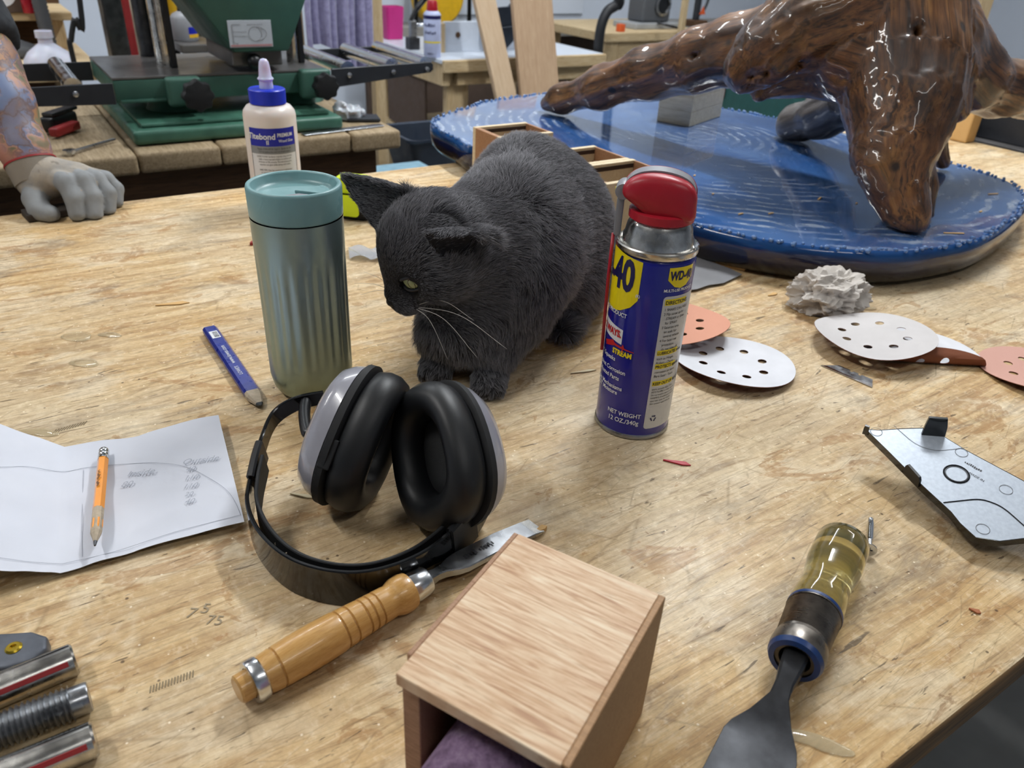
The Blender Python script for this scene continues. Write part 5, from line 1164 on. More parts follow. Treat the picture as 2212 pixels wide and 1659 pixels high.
blob('resin_drip', 'clear resin drip above the paper sheet and below two others', 182, 785, 0.015, 0.008, 0.0007, -YAW, M['clear'], 'resin drip')
blob('resin_drip', 'milky resin smear just behind the paper sheet fold', 85, 934, 0.018, 0.006, 0.0009, -YAW, M['clear'], 'resin drip')
blob('metal_ball_end', 'small shiny glass bead with a tail right of the tissue', 1868, 668, 0.016, 0.005, 0.003, -YAW + 0.2, M['clear'], 'glass bead')
# ------------------------------------------------------------------ bench with the green planer
PZ = -0.03
pb = thing('plank_bench', 'rough bench of thick planks carrying the green thickness planer', 'workbench', (0.1, 2.1, FL))
L_ = lambda lo, hi: (np.array(lo) - (0.1, 2.1, FL), np.array(hi) - (0.1, 2.1, FL))
edges = [-0.72, -0.55, -0.39, -0.235, -0.08, 0.078, 0.233, 0.397, 0.545, 0.690, 0.812]
for k in range(len(edges) - 1):
    dz = random.uniform(-0.004, 0.004); y0 = 1.70 + random.uniform(-0.006, 0.010)
    obj('plank', *bbox(*L_((edges[k] + 0.0015, y0, PZ - 0.043 + dz * 0), (edges[k + 1] - 0.0015, 2.45, PZ - abs(dz))), 0.008, 3), M['lumber_y'], pb, 50)
obj('apron', *bbox(*L_((-0.68, 1.755, -0.20), (0.77, 1.793, -0.0745)), 0.002), M['lumber_dark'], pb)
obj('lower_shelf', *bbox(*L_((-0.68, 1.74, -0.42), (0.77, 2.40, -0.39)), 0.002), M['lumber_dark'], pb)
for x in (-0.68, 0.690):
    for y in (1.795, 2.34): obj('leg', *bbox(*L_((x, y, FL), (x + 0.089, y + 0.06, -0.0745)), 0.003), M['lumber'], pb)

pl = thing('thickness_planer', 'green cast iron thickness planer with chrome columns and roller tables', 'planer', (0.46, 1.95, PZ + 0.0006))
O = np.array((0.46, 1.95, PZ)); T_ = lambda sh: xf(sh, None, -O)
obj('base', *T_(cat_shapes(bbox((0.240, 1.752, PZ + 0.0005), (0.690, 2.30, PZ + 0.028), 0.008, 3), bbox((0.262, 1.778, PZ + 0.0285), (0.668, 2.28, PZ + 0.036), 0.006))), M['green_hi'], pl, 50)
for x in (0.360, 0.652):
    obj('column_foot', *T_(xf(lathe([(0.058, 0.0), (0.052, 0.010), (0.043, 0.032), (0.038, 0.060), (0, 0.060)], 32, False), None, (x, 1.93, PZ + 0.0365))), M['green_hi'], pl, 50)
bed = obj('bed_casting', *T_(cat_shapes(bbox((0.232, 1.835, 0.040), (0.700, 1.853, 0.083), 0.003), bbox((0.232, 1.8535, 0.046), (0.690, 2.14, 0.083), 0.003), bbox((0.330, 1.806, 0.030), (0.400, 1.834, 0.088), 0.008, 3), bbox((0.618, 1.806, 0.030), (0.690, 1.834, 0.092), 0.008, 3), bbox((0.240, 1.822, 0.040), (0.329, 1.834, 0.046), 0.002))), M['green'], pl, 50)
for x in (0.388, 0.672):
    for z in (0.045, 0.070): obj('set_screw', *T_(xf(lathe([(0, 0), (0.005, 0), (0.005, 0.002), (0.0025, 0.002), (0, 0.001)], 14, False), [[1, 0, 0], [0, 0, -1], [0, 1, 0]], (x, 1.8055, z))), M['darksteel'], bed)
obj('bed_plate', *T_(bbox((0.232, 1.836, 0.0835), (0.692, 2.14, 0.0890), 0.0015)), M['castiron'], pl)
for x, r in ((0.363, 0.0205), (0.655, 0.0185)):
    c_ = obj('column', *T_(xf(lathe([(r, 0), (r, 0.62), (0, 0.62)], 32, False), None, (x, 1.95, 0.0890))), M['chrome_w'], pl, 40)
    obj('screw_guard', *T_(bbox((x + r * 0.25, 1.95 - r - 0.006, 0.0893), (x + r * 0.9, 1.95 - r + 0.004, 0.62), 0.002)), M['blackplastic'], c_)
for x in (0.36, 0.655):
    obj('rear_column', *T_(xf(lathe([(0.020, 0), (0.020, 0.60), (0, 0.60)], 24, False), None, (x, 2.12, 0.0895))), M['darksteel'], pl, 40)
hp = [(0.475, 0.134), (0.594, 0.134), (0.700, 0.36), (0.715, 0.60), (0.310, 0.60), (0.325, 0.36)]
v = [(x, y, z) for y in (1.800, 2.10) for x, z in hp]; n = len(hp)
head = obj('head', *T_(bevelled((v, [tuple(range(n)), tuple(range(2 * n - 1, n - 1, -1))] + [(i, n + i, n + (i + 1) % n, (i + 1) % n) for i in range(n)]), 0.006, 2)), M['green'], pl, 40)
obj('head_underside', *T_(bbox((0.480, 1.84, 0.100), (0.590, 2.06, 0.1335), 0.004)), M['castiron'], head)
plate = obj('label_plate', *T_(xf(bbox((-0.046, 0, -0.0265), (0.046, 0.0012, 0.0265), 0.0004, 1), [[1, 0, 0.0], [0, 1, 0], [0, 0, 1]], (0.513, 1.7980, 0.1705))), flat('printed_plate', '#b9c0c8', 0.4), head)
dg_ = [boxs((-0.038, 0, 0.018), (-0.020, 0.0002, 0.019)), boxs((-0.038, 0, -0.018), (-0.037, 0.0002, 0.018)), boxs((-0.037, 0, -0.004), (-0.008, 0.0002, -0.0034)), boxs((-0.037, 0, 0.004), (-0.008, 0.0002, 0.0046)), boxs((-0.037, 0, -0.018), (-0.028, 0.0002, -0.0172))]
circ = [(0.010 + 0.014 * math.cos(a), 0, 0.001 + 0.014 * math.sin(a)) for a in np.linspace(0, 2 * pi, 28, endpoint=False)]
dg_.append(tube(circ, 0.0004, 4, True)); dg_.append(tube([(0.010 + 0.024 * math.cos(a), 0, 0.001 + 0.014 * math.sin(a)) for a in np.linspace(-1.4, 1.4, 14)], 0.0004, 4))
obj('printed_diagram', *xf(cat_shapes(*dg_), None, np.array((0.513, 1.7972, 0.1705)) - O), M['ink_grey'], plate)
obj('printed_lettering', *xf(text_shape('MADE IN CHINA', 0.0045), [[1, 0, 0], [0, 0, -1], [0, 1, 0]], np.array((0.524, 1.7974, 0.187)) - O), M['ink_grey'], plate)
obj('red_line', *xf(boxs((-0.044, 0, -0.0245), (0.044, 0.0003, -0.0205)), None, np.array((0.513, 1.7974, 0.1705)) - O), flat('faded_red_print', '#b98a8c', 0.5), plate)
obj('ball_knob', *T_(xf(lathe([(0.0, -0.016)] + [(0.016 * math.cos(a), 0.016 * math.sin(a)) for a in np.linspace(-1.5, 1.5, 14)] + [(0, 0.016)], 24, False), None, (0.520, 1.815, 0.1130))), M['blackplastic'], pl, True)
obj('knob_arm', *T_(tube([(0.52, 1.82, 0.116), (0.535, 1.86, 0.125)], 0.005, 10)), M['darksteel'], pl, True)
def starknob(x, y, z, r):
    rings = []
    for (k, yy) in ((0.55, 0.012), (0.96, 0.010), (1.0, 0.004), (1.0, -0.008), (0.92, -0.014), (0.5, -0.016)):
        rings.append([(x + r * k * (1 + 0.07 * math.cos(8 * a)) * math.cos(a), y + yy, z + r * k * (1 + 0.07 * math.cos(8 * a)) * math.sin(a)) for a in np.linspace(0, 2 * pi, 64, endpoint=False)])
    return loft(rings)
for (px, py, yy, r) in ((427, 207, 1.775, 0.031), (703, 187, 1.775, 0.028)):
    q = YP(px, py, yy); obj('star_knob', *T_(starknob(q[0], yy, q[2], r)), M['blackmatte'], pl, 40)
    obj('knob_stem', *T_(tube([(q[0], yy + 0.012, q[2]), (q[0], 1.81, q[2])], 0.007, 12)), M['steel'], pl, True)
def rollers(nm, x0, x1, z0a, z0b, z1a, z1b, xs, r=0.0175):
    for y in (1.832, 2.128):
        ol = [(x0, z0a), (x1 - 0.006, z1a), (x1, z1a + 0.006), (x1, z1b - 0.006), (x1 - 0.006, z1b), (x0, z0b)]
        if x1 < x0: ol = ol[::-1]
        v = [(x, y + d, z) for d in (0, 0.006) for x, z in ol]; n = len(ol)
        fr = obj(nm, *T_(bevelled((v, [tuple(range(n)), tuple(range(2 * n - 1, n - 1, -1))] + [(i, n + i, n + (i + 1) % n, (i + 1) % n) for i in range(n)]), 0.0008, 1)), M['blacksteel'], pl)
        if y < 2:
            for x in xs:
                zz = z0b - 0.016 + (z1b - z0b) * (x - x0) / (x1 - x0); obj('bolt', *T_(xf(lathe([(0, -0.001), (0.0062, 0), (0.0058, 0.003), (0.003, 0.0042), (0, 0.0044)], 16, False), [[1, 0, 0], [0, 0, -1], [0, 1, 0]], (x, y - 0.0002, zz))), M['chrome'], fr, 40)
    for x in xs:
        zz = z0b - 0.004 + (z1b - z0b) * (x - x0) / (x1 - x0); obj('roller', *T_(tube([(x, 1.8385, zz), (x, 2.1275, zz)], r, 24)), M['chrome'], pl, 40)
rollers('table_bar', 0.701, 0.968, 0.046, 0.088, 0.070, 0.094, (0.744, 0.858, 0.950))
rollers('table_bar', 0.231, -0.02, 0.038, 0.079, 0.046, 0.078, (0.160, 0.012))

# things lying on the planer bench
q = Z(150, 285, PZ); tl = thing('ratchet_tool', 'black and red handled tool lying on the planks beside the planer base', 'hand tool', q + np.array([0, 0, 0.0006]), 0.9)
obj('handle', *bevelled(boxs((-0.055, -0.010, 0.0), (0.03, 0.010, 0.018)), 0.005, 3), M['red_dull'], tl, 40); obj('body', *bevelled(boxs((-0.03, 0.012, 0.0), (0.06, 0.045, 0.032)), 0.008, 3), M['blackplastic'], tl, 40); obj('jaw', *bevelled(boxs((-0.02, 0.015, 0.0325), (0.07, 0.04, 0.040)), 0.002), M['darksteel'], tl)
a, b = Z(147, 333, PZ), Z(255, 301, PZ); w = thing('open_wrench', 'thin steel wrench lying on the planks behind the gloved hand', 'wrench', a + np.array([0, 0, 0.0006]), mat3=mat3(x=b - a, z=(0, 0, 1)))
Lw = np.linalg.norm(b - a); obj('shaft', *bbox((0.012, -0.004, 0), (Lw - 0.01, 0.004, 0.004), 0.001), M['steel'], w); obj('ring_end', *xf(lathe([(0.005, 0), (0.0115, 0), (0.0115, 0.007), (0.005, 0.007), (0.005, 0)], 24, False), None, (0.004, 0, 0)), M['chrome'], w, 40)
G = grid((-0.05, -0.04, -0.002), (0.05, 0.04, 0.05), 0.0035); D = smin(s_ell(G, (0.01, 0, 0.012), (0.032, 0.026, 0.020)), s_ell(G, (-0.018, 0.0, 0.024), (0.016, 0.016, 0.018)), 0.01); D = np.maximum(D, -G[..., 2] + 0.001)
p, f = net_mesh(D, (-0.05, -0.04, -0.002), 0.0035, 1); N = vnormals(p, f); p = p + N * np.array([0.004 - 0.016 * abs(mnoise.noise(Vector(k_ * 50))) for k_ in p])[:, None]; p[:, 2] = np.maximum(p[:, 2], 0.0005)
o = obj('plastic_bag', p, f, flat('white_film', '#c6ccd4', 0.25, sss=0.1), None, 25, loc=Z(752, 258, PZ) + np.array([0, 0, 0.001])); props(o, 'small crumpled white plastic bag on the planks by the planer base', 'plastic bag')
q = Z(792, 262, PZ); o = obj('plastic_tray', *bevelled(prism([(-0.04, -0.03), (0.04, -0.03), (0.035, 0.03), (-0.035, 0.03)], 0, 0.007), 0.002), M['blacksteel'], None, loc=q + np.array([0, 0.02, 0.0008]), rot=(0, 0, -0.35)); props(o, 'flat black plastic tray on the right end of the plank bench', 'tray')
a, b = Z(655, 292, PZ), Z(822, 270, PZ); o = obj('steel_rule', *bbox((0, -0.012, 0), (np.linalg.norm(b - a), 0.012, 0.0014), 0.0004, 1), M['steel'], None, loc=a + np.array([0, 0.003, 0.0008]), rot=(0, 0, math.atan2((b - a)[1], (b - a)[0]) - 0.04)); props(o, 'long steel rule lying along the front of the plank bench', 'ruler')

# ------------------------------------------------------------------ frame bench farther back
BZ = -0.10
mb = thing('frame_bench', 'pale lumber bench with a white laminate top standing behind the cat', 'workbench', (2.1, 3.3, FL)); O2 = np.array((2.1, 3.3, FL)); L2 = lambda lo, hi: xf(bbox(lo, hi, 0.004), None, -O2)
obj('worktop', *L2((1.68, 3.10, BZ - 0.018), (2.56, 3.85, BZ)), M['whiteboard'], mb)
obj('front_rail', *L2((1.765, 3.115, BZ - 0.11), (2.50, 3.153, BZ - 0.0185)), M['lumber_x'], mb)
obj('side_rail', *L2((1.690, 3.115, BZ - 0.11), (1.728, 3.80, BZ - 0.0185)), M['lumber'], mb)
obj('edge_strip', *L2((1.68, 3.075, BZ - 0.05), (2.56, 3.0995, BZ - 0.001)), M['lumber_x'], mb)
for (x, y) in ((1.735, 3.080), (2.42, 3.080), (1.735, 3.72), (2.42, 3.72)): obj('leg', *L2((x, y + 0.075, FL), (x + 0.11, y + 0.113, BZ - 0.019)), M['lumber'], mb)
obj('lower_shelf', *L2((1.70, 3.20, -0.50), (2.53, 3.80, -0.47)), M['lumber_x'], mb)
obj('side_panel', *L2((1.70, 3.30, -0.46), (1.712, 3.70, BZ - 0.12)), M['cardboard'], mb)
def shelf_item(name, label, cat, lo, hi, mat, bev=0.006): o = obj(name, *xf(bbox(lo, hi, bev), None, -np.array(((lo[0] + hi[0]) / 2, (lo[1] + hi[1]) / 2, lo[2]))), mat, None, 40, loc=((lo[0] + hi[0]) / 2, (lo[1] + hi[1]) / 2, lo[2])); return props(o, label, cat)
# storage tub and cardboard box on the floor side of the bench
q = YP(900, 300, 2.75); tub = thing('storage_tub', 'dark blue plastic tub with a flared rim left of the resin top', 'tub', (1.34, 2.50, FL))
obj('stand', *bbox((-0.16, -0.14, 0), (0.18, 0.14, 0.52), 0.01), M['cardboard'], tub); zt = 0.521
obj('tub_body', *loft([[(x * k, y * k, z) for x, y in rrect(-0.17, -0.13, 0.17, 0.13, 0.03)] for k, z in ((0.80, zt), (0.98, zt + 0.13), (1.06, zt + 0.135), (1.06, zt + 0.145), (0.95, zt + 0.142), (0.78, zt + 0.01))]), M['navy'], tub, 40)
o = shelf_item('storage_box', 'pale blue box with a white lid under the resin top overhang', 'box', (0.93, 2.02, -0.40), (1.16, 2.30, -0.28), flat('pale_blue_box', '#7fa3b4', 0.6, var=0.1)); st = shelf_item('step_stool', 'low wooden stool holding the pale blue box', 'stool', (0.90, 1.99, FL), (1.19, 2.33, -0.4008), M['lumber_x'])

# spray can, fence, clamp, jar on the frame bench
q = YP(934, 113, 3.19); sc2 = thing('spray_can', 'pale blue spray can with a red cap standing on the frame bench', 'spray can', (q[0], 3.19, BZ + 0.0006), face_cam(q))
obj('can_body', *lathe([(0, 0), (0.036, 0), (0.037, 0.002), (0.037, 0.166), (0.034, 0.172), (0.028, 0.178), (0.016, 0.184), (0, 0.184)], 40, False), M['canwhite'], sc2, 40)
obj('top_band', *arc_patch(0.0374, -pi, pi, 0.150, 0.164, 40), M['ink_navy'], sc2, True)
obj('print_lines', *cat_shapes(*[wrap(strokes(t, s_), 0.0376, -0.1, z) for t, s_, z in ((6, 0.016, 0.118), (6, 0.015, 0.090), (7, 0.008, 0.012))]), M['ink_navy'], sc2)
obj('yellow_band', *arc_patch(0.0374, -1.2, 1.2, 0.058, 0.064, 20), M['can_yellow'], sc2, True)
obj('cap', *lathe([(0.0, 0.180), (0.023, 0.180), (0.024, 0.186), (0.021, 0.214), (0.018, 0.22), (0, 0.22)], 28, False), M['red'], sc2, 40)
fz = thing('laminate_fence', 'low white laminate fence behind the pale blue spray can', 'fence', (2.0, 3.32, BZ + 0.0006))
obj('face_board', *bbox((-0.20, -0.02, 0), (0.26, 0.0, 0.125), 0.002), M['whiteboard'], fz); obj('end_block', *bbox((-0.222, -0.03, 0), (-0.2005, 0.03, 0.12), 0.002), M['lumber'], fz)
for x in (-0.13, 0.235): obj('bolt_hole', *xf(lathe([(0, 0), (0.013, 0), (0.012, 0.002), (0, 0.0025)], 18, False), [[1, 0, 0], [0, 0, -1], [0, 1, 0]], (x, -0.0202, 0.07)), M['lumber_dark'], fz)
ng = thing('push_guard', 'navy blue plastic saw guard leaning by the white laminate fence', 'guard', (0, 0, 0)); ng.location = (2.06, 3.262, BZ + 0.001)
ol = [(-0.055, 0.005), (0.030, 0.005), (0.075, 0.045), (0.082, 0.20), (0.070, 0.215), (0.045, 0.190), (-0.02, 0.185), (-0.05, 0.21), (-0.085, 0.20), (-0.09, 0.06)]
ys = lambda o_, a, b: xf(prism(o_, a, b), [[1, 0, 0], [0, 0, -1], [0, 1, 0]])
obj('guard_plate', *bevelled(ys(ol, 0.0, 0.018), 0.003), M['navy'], ng); obj('rib', *bevelled(ys([(-0.05, 0.095), (0.07, 0.105), (0.07, 0.110), (-0.05, 0.100)], 0.0185, 0.026), 0.001, 1), M['navy'], ng)
obj('orange_knob', *xf(lathe([(0, 0), (0.014, 0), (0.014, 0.010), (0.008, 0.014), (0, 0.014)], 18, False), [[1, 0, 0], [0, 0, -1], [0, 1, 0]], (-0.055, -0.0185, 0.10)), M['yellow_tool'], ng, 40)
reel = thing('hose_reel', 'yellow and black hose reel standing on the back wall ledge', 'hose reel', (2.30, 4.30, -0.099)); 
obj('drum', *xf(lathe([(0.0, -0.05), (0.14, -0.05), (0.15, -0.04), (0.15, 0.04), (0.14, 0.05), (0, 0.05)], 36, False), [[1, 0, 0], [0, 0, -1], [0, 1, 0]], (0, 0, 0.152)), M['yellow_tool'], reel, 40)
obj('frame', *tube([(-0.17, -0.07, 0.005), (-0.17, -0.07, 0.32), (0.17, -0.07, 0.32), (0.17, -0.07, 0.005)], 0.013, 10), M['blackplastic'], reel, True)
q = YP(1096, 108, 3.4); jr = thing('glass_jar', 'yellowish plastic jar behind the leaning boards', 'jar', (q[0], 3.40, BZ + 0.0006)); obj('body', *lathe([(0, 0), (0.038, 0), (0.042, 0.006), (0.042, 0.075), (0.036, 0.088), (0.028, 0.094), (0, 0.094)], 32, False), M['jar'], jr, 40); obj('lid', *lathe([(0, 0.0945), (0.030, 0.0945), (0.031, 0.10), (0.028, 0.108), (0, 0.108)], 32, False), M['white_plastic'], jr, 40)
tc_ = thing('toggle_clamp', 'steel toggle clamp with a black bent handle on the frame bench corner', 'clamp', (1.70, 3.42, BZ + 0.0006))
obj('base', *bbox((-0.02, -0.02, 0), (0.03, 0.03, 0.05), 0.003), M['darksteel'], tc_); obj('body', *bevelled(boxs((-0.012, -0.012, 0.0505), (0.02, 0.012, 0.12)), 0.004), M['steel'], tc_)
obj('handle', *tube(spline([(-0.005, 0, 0.118), (0.02, 0, 0.16), (0.07, 0, 0.21), (0.12, 0, 0.25)], 6), [0.009] * 7 + [0.013] * 12, 12), M['blackplastic'], tc_, True); obj('arm', *tube([(0.0, 0, 0.10), (0.13, 0, 0.105)], 0.008, 10), M['chrome'], tc_, True)

# boards leaning on the frame bench
def lean_board(name, label, pt, pb_, w, t, mat):
    a, b = np.array(pt), np.array(pb_); d = a - b; k = (b[2] - FL - 0.02) / d[2]; bot = b - d * k; top = a + d * 0.9; L = np.linalg.norm(top - bot)
    R_ = mat3(z=d, y=(0, 1, 0)); bd = obj(name, *bbox((-w / 2, 0, 0), (w / 2, t, L), 0.002), mat, None); Mx = Matrix([list(map(float, r)) for r in R_]).to_4x4(); Mx.translation = Vector([float(c) for c in bot]); bd.matrix_world = Mx; bd.location.z = FL + 0.006 + abs(R_[2, 0]) * w / 2
    return props(bd, label, 'board')
lean_board('leaning_board', 'narrow pale board leaning on the frame bench, tilted to the left', YP(1050, 0, 2.96), YP(1092, 190, 2.87), 0.095, 0.025, M['board'])
lean_board('leaning_board', 'wide brownish board leaning on the frame bench beside the narrow one', YP(1152, 0, 3.02), YP(1168, 190, 2.93), 0.205, 0.022, M['board2'])
# white panel on the wall behind
struct('trim_3', *bbox((2.2, RY1 - 0.02, -0.06), (3.45, RY1 - 0.001, 0.95), 0.003), M['whiteboard'])

# towel on a rack, pink cloth behind it
rx0, rx1 = YP(640, 60, 2.8)[0], YP(812, 60, 2.8)[0]; rxc = (rx0 + rx1) / 2; rhw = (rx1 - rx0) / 2
rk = thing('drying_rack', 'pale wooden rack of two posts holding the lavender towel', 'rack', (rxc, 2.80, FL)); 
for x in (-rhw, rhw): obj('post', *bbox((x - 0.019, -0.019, 0), (x + 0.019, 0.019, 1.62), 0.002), M['lumber'], rk)
obj('rail', *tube([(-rhw + 0.0195, 0, 1.58), (rhw - 0.0195, 0, 1.58)], 0.014, 14), M['lumber_x'], rk, True)
for x in (-rhw, rhw): obj('foot', *bbox((x - 0.03, -0.16, 0), (x + 0.03, 0.16, 0.035), 0.003), M['lumber_y'], rk)
def tow(u, v):
    x = -rhw + 0.025 + (2 * rhw - 0.05) * u + 0.006 * math.sin(v * 5); z = 1.60 - 0.70 * v + 0.03 * math.sin(u * 7) * v - 0.05 * u * v; y = -0.022 - 0.030 * v * (0.5 + 0.5 * math.sin(u * 21 + 1.5 * v)) - 0.012 * v * math.sin(u * 47)
    return (x, y, z)
o = sheet_obj('hanging_towel', tow, 60, 24, M['towel'], None, 0.004); o.location = (rxc, 2.80, FL); props(o, 'lavender terry towel hanging in folds from the wooden rack', 'towel')
p_ = YP(828, 45, 3.2); o = obj('pink_bucket', *loft([[(x * k, y * k, z) for x, y in rrect(-0.06, -0.05, 0.06, 0.05, 0.02)] for k, z in ((0.85, 0), (1, 0.16), (0.93, 0.162), (0.8, 0.02))]), M['pink'], None, 40, loc=(p_[0] - 0.02, 3.62, BZ + 0.0006)); o.location = (1.775, 3.78, BZ + 0.001); o.scale = (0.8, 0.8, 0.9); props(o, 'magenta plastic container standing behind the toggle clamp', 'container')

# ------------------------------------------------------------------ shelves behind the planer at the left
sh = thing('lumber_shelf', 'pale lumber shelf unit standing behind the planer at the left', 'shelf', (0.2, 2.95, FL)); O3 = np.array((0.2, 2.95, FL)); L3 = lambda lo, hi: xf(bbox(lo, hi, 0.003), None, -O3)
zu, zl = YP(80, 27, 2.82)[2], YP(80, 133, 2.72)[2]
xe = YP(155, 30, 2.82)[0]
obj('board', *L3((-0.85, 2.82, zu - 0.022), (xe, 3.10, zu)), M['lumber_x'], sh); obj('board', *L3((-0.85, 2.52, zl - 0.025), (xe + 0.02, 3.10, zl)), M['lumber_x'], sh)
xp = YP(125, 80, 2.95)[0]
obj('post', *L3((xp - 0.035, 2.95, zl + 0.0005), (xp + 0.025, 2.99, zu - 0.0225)), M['lumber'], sh); obj('post', *L3((xp - 0.035, 2.95, FL), (xp + 0.025, 2.99, zl - 0.0255)), M['lumber'], sh); obj('post', *L3((-0.83, 2.95, FL), (-0.77, 2.99, zl - 0.0255)), M['lumber'], sh)
obj('back_board', *L3((-0.85, 3.102, FL), (xe, 3.12, zu + 0.3)), M['lumber_dark'], sh); obj('post', *L3((-0.83, 2.95, zl + 0.0005), (-0.77, 2.99, zu - 0.0225)), M['lumber'], sh)
q = Z(112, 147, zl); bt = thing('plastic_bottle', 'milky plastic bottle with a short neck on the lower lumber shelf', 'bottle', (q[0], min(q[1], 2.665), zl + 0.0008))
obj('body', *lathe([(0, 0), (0.062, 0), (0.066, 0.004), (0.064, 0.020), (0.050, 0.040), (0.026, 0.058), (0.018, 0.064), (0.018, 0.076), (0, 0.076)], 36, False), M['white_plastic'], bt, 40); obj('collar', *lathe([(0.016, 0.0765), (0.022, 0.0765), (0.0215, 0.094), (0.015, 0.095), (0.014, 0.080)], 28, False), M['white_plastic'], bt, 40)
q = Z(50, 128, zl); G = grid((-0.10, -0.06, -0.004), (0.12, 0.06, 0.075), 0.005); D = smin(s_ell(G, (0, 0, 0.02), (0.07, 0.042, 0.036)), s_ell(G, (0.06, 0, 0.012), (0.05, 0.03, 0.024)), 0.02); D = np.maximum(D, -G[..., 2]); p, f = net_mesh(D, (-0.10, -0.06, -0.004), 0.005, 1)
o = obj('palm_sander', p, f, M['hose'], None, True, loc=(q[0] - 0.04, q[1] + 0.03, zl + 0.0006)); props(o, 'rounded grey palm sander on the lower lumber shelf', 'sander')
q = YP(25, 15, 2.80); bx2 = thing('supply_box', 'dark brown box with a round white label on the upper lumber shelf', 'box', (q[0], 2.86, zu + 0.0008)); obj('carton', *bbox((-0.11, -0.05, 0), (0.07, 0.09, 0.14), 0.003), M['cardboard'], bx2); obj('round_label', *xf(lathe([(0, 0), (0.04, 0), (0.04, 0.001), (0, 0.001)], 28, False), [[1, 0, 0], [0, 0, -1], [0, 1, 0]], (-0.02, -0.0502, 0.055)), M['ink_white'], bx2); obj('blue_mark', *xf(lathe([(0, 0), (0.012, 0), (0.012, 0.001), (0, 0.001)], 20, False), [[1, 0, 0], [0, 0, -1], [0, 1, 0]], (-0.035, -0.0514, 0.05)), M['glue_cap'], bx2)
q = YP(56, 8, 2.80); rb = thing('red_bottle', 'small red bottle beside the brown box on the upper shelf', 'bottle', (q[0] + 0.005, 2.80, zu + 0.0008)); obj('body', *lathe([(0, 0), (0.016, 0), (0.017, 0.003), (0.017, 0.06), (0.008, 0.072), (0.008, 0.082), (0, 0.082)], 20, False), M['red'], rb, 40); obj('cap', *lathe([(0, 0.0825), (0.010, 0.0825), (0.010, 0.10), (0, 0.10)], 20, False), M['ink_white'], rb, 40)
# hose, cable, posts
def ribbed(path, r, pitch=0.006):
    P = spline(path, 10); L = np.concatenate([[0], np.cumsum(np.linalg.norm(np.diff(P, axis=0), axis=1))]); n = int(L[-1] / (pitch / 2)); t = np.linspace(0, L[-1], n); Q = np.stack([np.interp(t, L, P[:, k]) for k in range(3)], 1)
    return tube(Q, [r if i % 2 else r * 0.88 for i in range(n)], 16)
hx_ = YP(93, 40, 2.765)[0]; hp_ = [np.array([hx_ + 0.002, 2.765, zl + 0.012]), np.array([hx_, 2.765, zl + 0.15]), np.array([hx_ - 0.004, 2.765, zl + 0.5]), np.array([hx_ - 0.01, 2.765, CEIL - 0.012])]
o = obj('vacuum_hose', *ribbed(hp_, 0.020, 0.010), M['hose'], None, 60); props(o, 'grey ribbed vacuum hose hanging in front of the lumber shelf', 'hose')
cb = spline([np.array([YP(172, 0, 2.48)[0] + 0.10, 2.50, CEIL - 0.008]), np.array([YP(172, 0, 2.48)[0] + 0.05, 2.49, 1.0]), YP(172, 0, 2.48), YP(161, 40, 2.48), YP(154, 85, 2.48), YP(157, 122, 2.48), np.array(YP(157, 122, 2.48)) + np.array([0.01, 0, -0.35]), np.array([YP(157, 122, 2.48)[0] + 0.02, 2.48, FL + 0.008])], 8)
o = obj('power_cable', *tube(cb, 0.007, 10), M['cable'], None, True); props(o, 'thick black power cable hanging behind the planer at the left', 'cable')
q0_, q1_ = YP(218, 0, 2.60), YP(262, 0, 2.60)
dp = thing('dust_post', 'dark scuffed steel post behind the planer bed', 'post', ((q0_[0] + q1_[0]) / 2, 2.64, FL)); wq = (q1_[0] - q0_[0]) / 2
obj('post', *bbox((-wq, -0.04, 0.012), (wq, 0.04, 2.0), 0.006), M['darksteel'], dp); obj('foot_plate', *bbox((-wq - 0.01, -0.06, 0), (wq + 0.01, 0.06, 0.0115), 0.002), M['darksteel'], dp)
q0_, q1_ = YP(258, 0, 2.75), YP(276, 0, 2.75)
rp = thing('red_stand', 'narrow red painted steel bar standing beside the dark post', 'stand', ((q0_[0] + q1_[0]) / 2 + 0.008, 2.80, FL)); wq = (q1_[0] - q0_[0]) / 2; obj('bar', *bbox((-wq, -0.02, 0.0105), (wq, 0.02, 2.0), 0.003), M['red_dull'], rp); obj('foot', *bbox((-0.03, -0.05, 0), (0.03, 0.05, 0.010), 0.002), M['red_dull'], rp)
q0_, q1_ = YP(274, 0, 3.0), YP(345, 0, 3.0); bp = obj('panel_offcut', *bbox((q0_[0], 3.0, FL + 0.001), (q1_[0] + 0.04, 3.018, 1.0), 0.002), flat('beige_panel', '#b9b3a2', 0.6, var=0.05), None); props(bp, 'beige panel offcut standing upright behind the planer', 'panel')
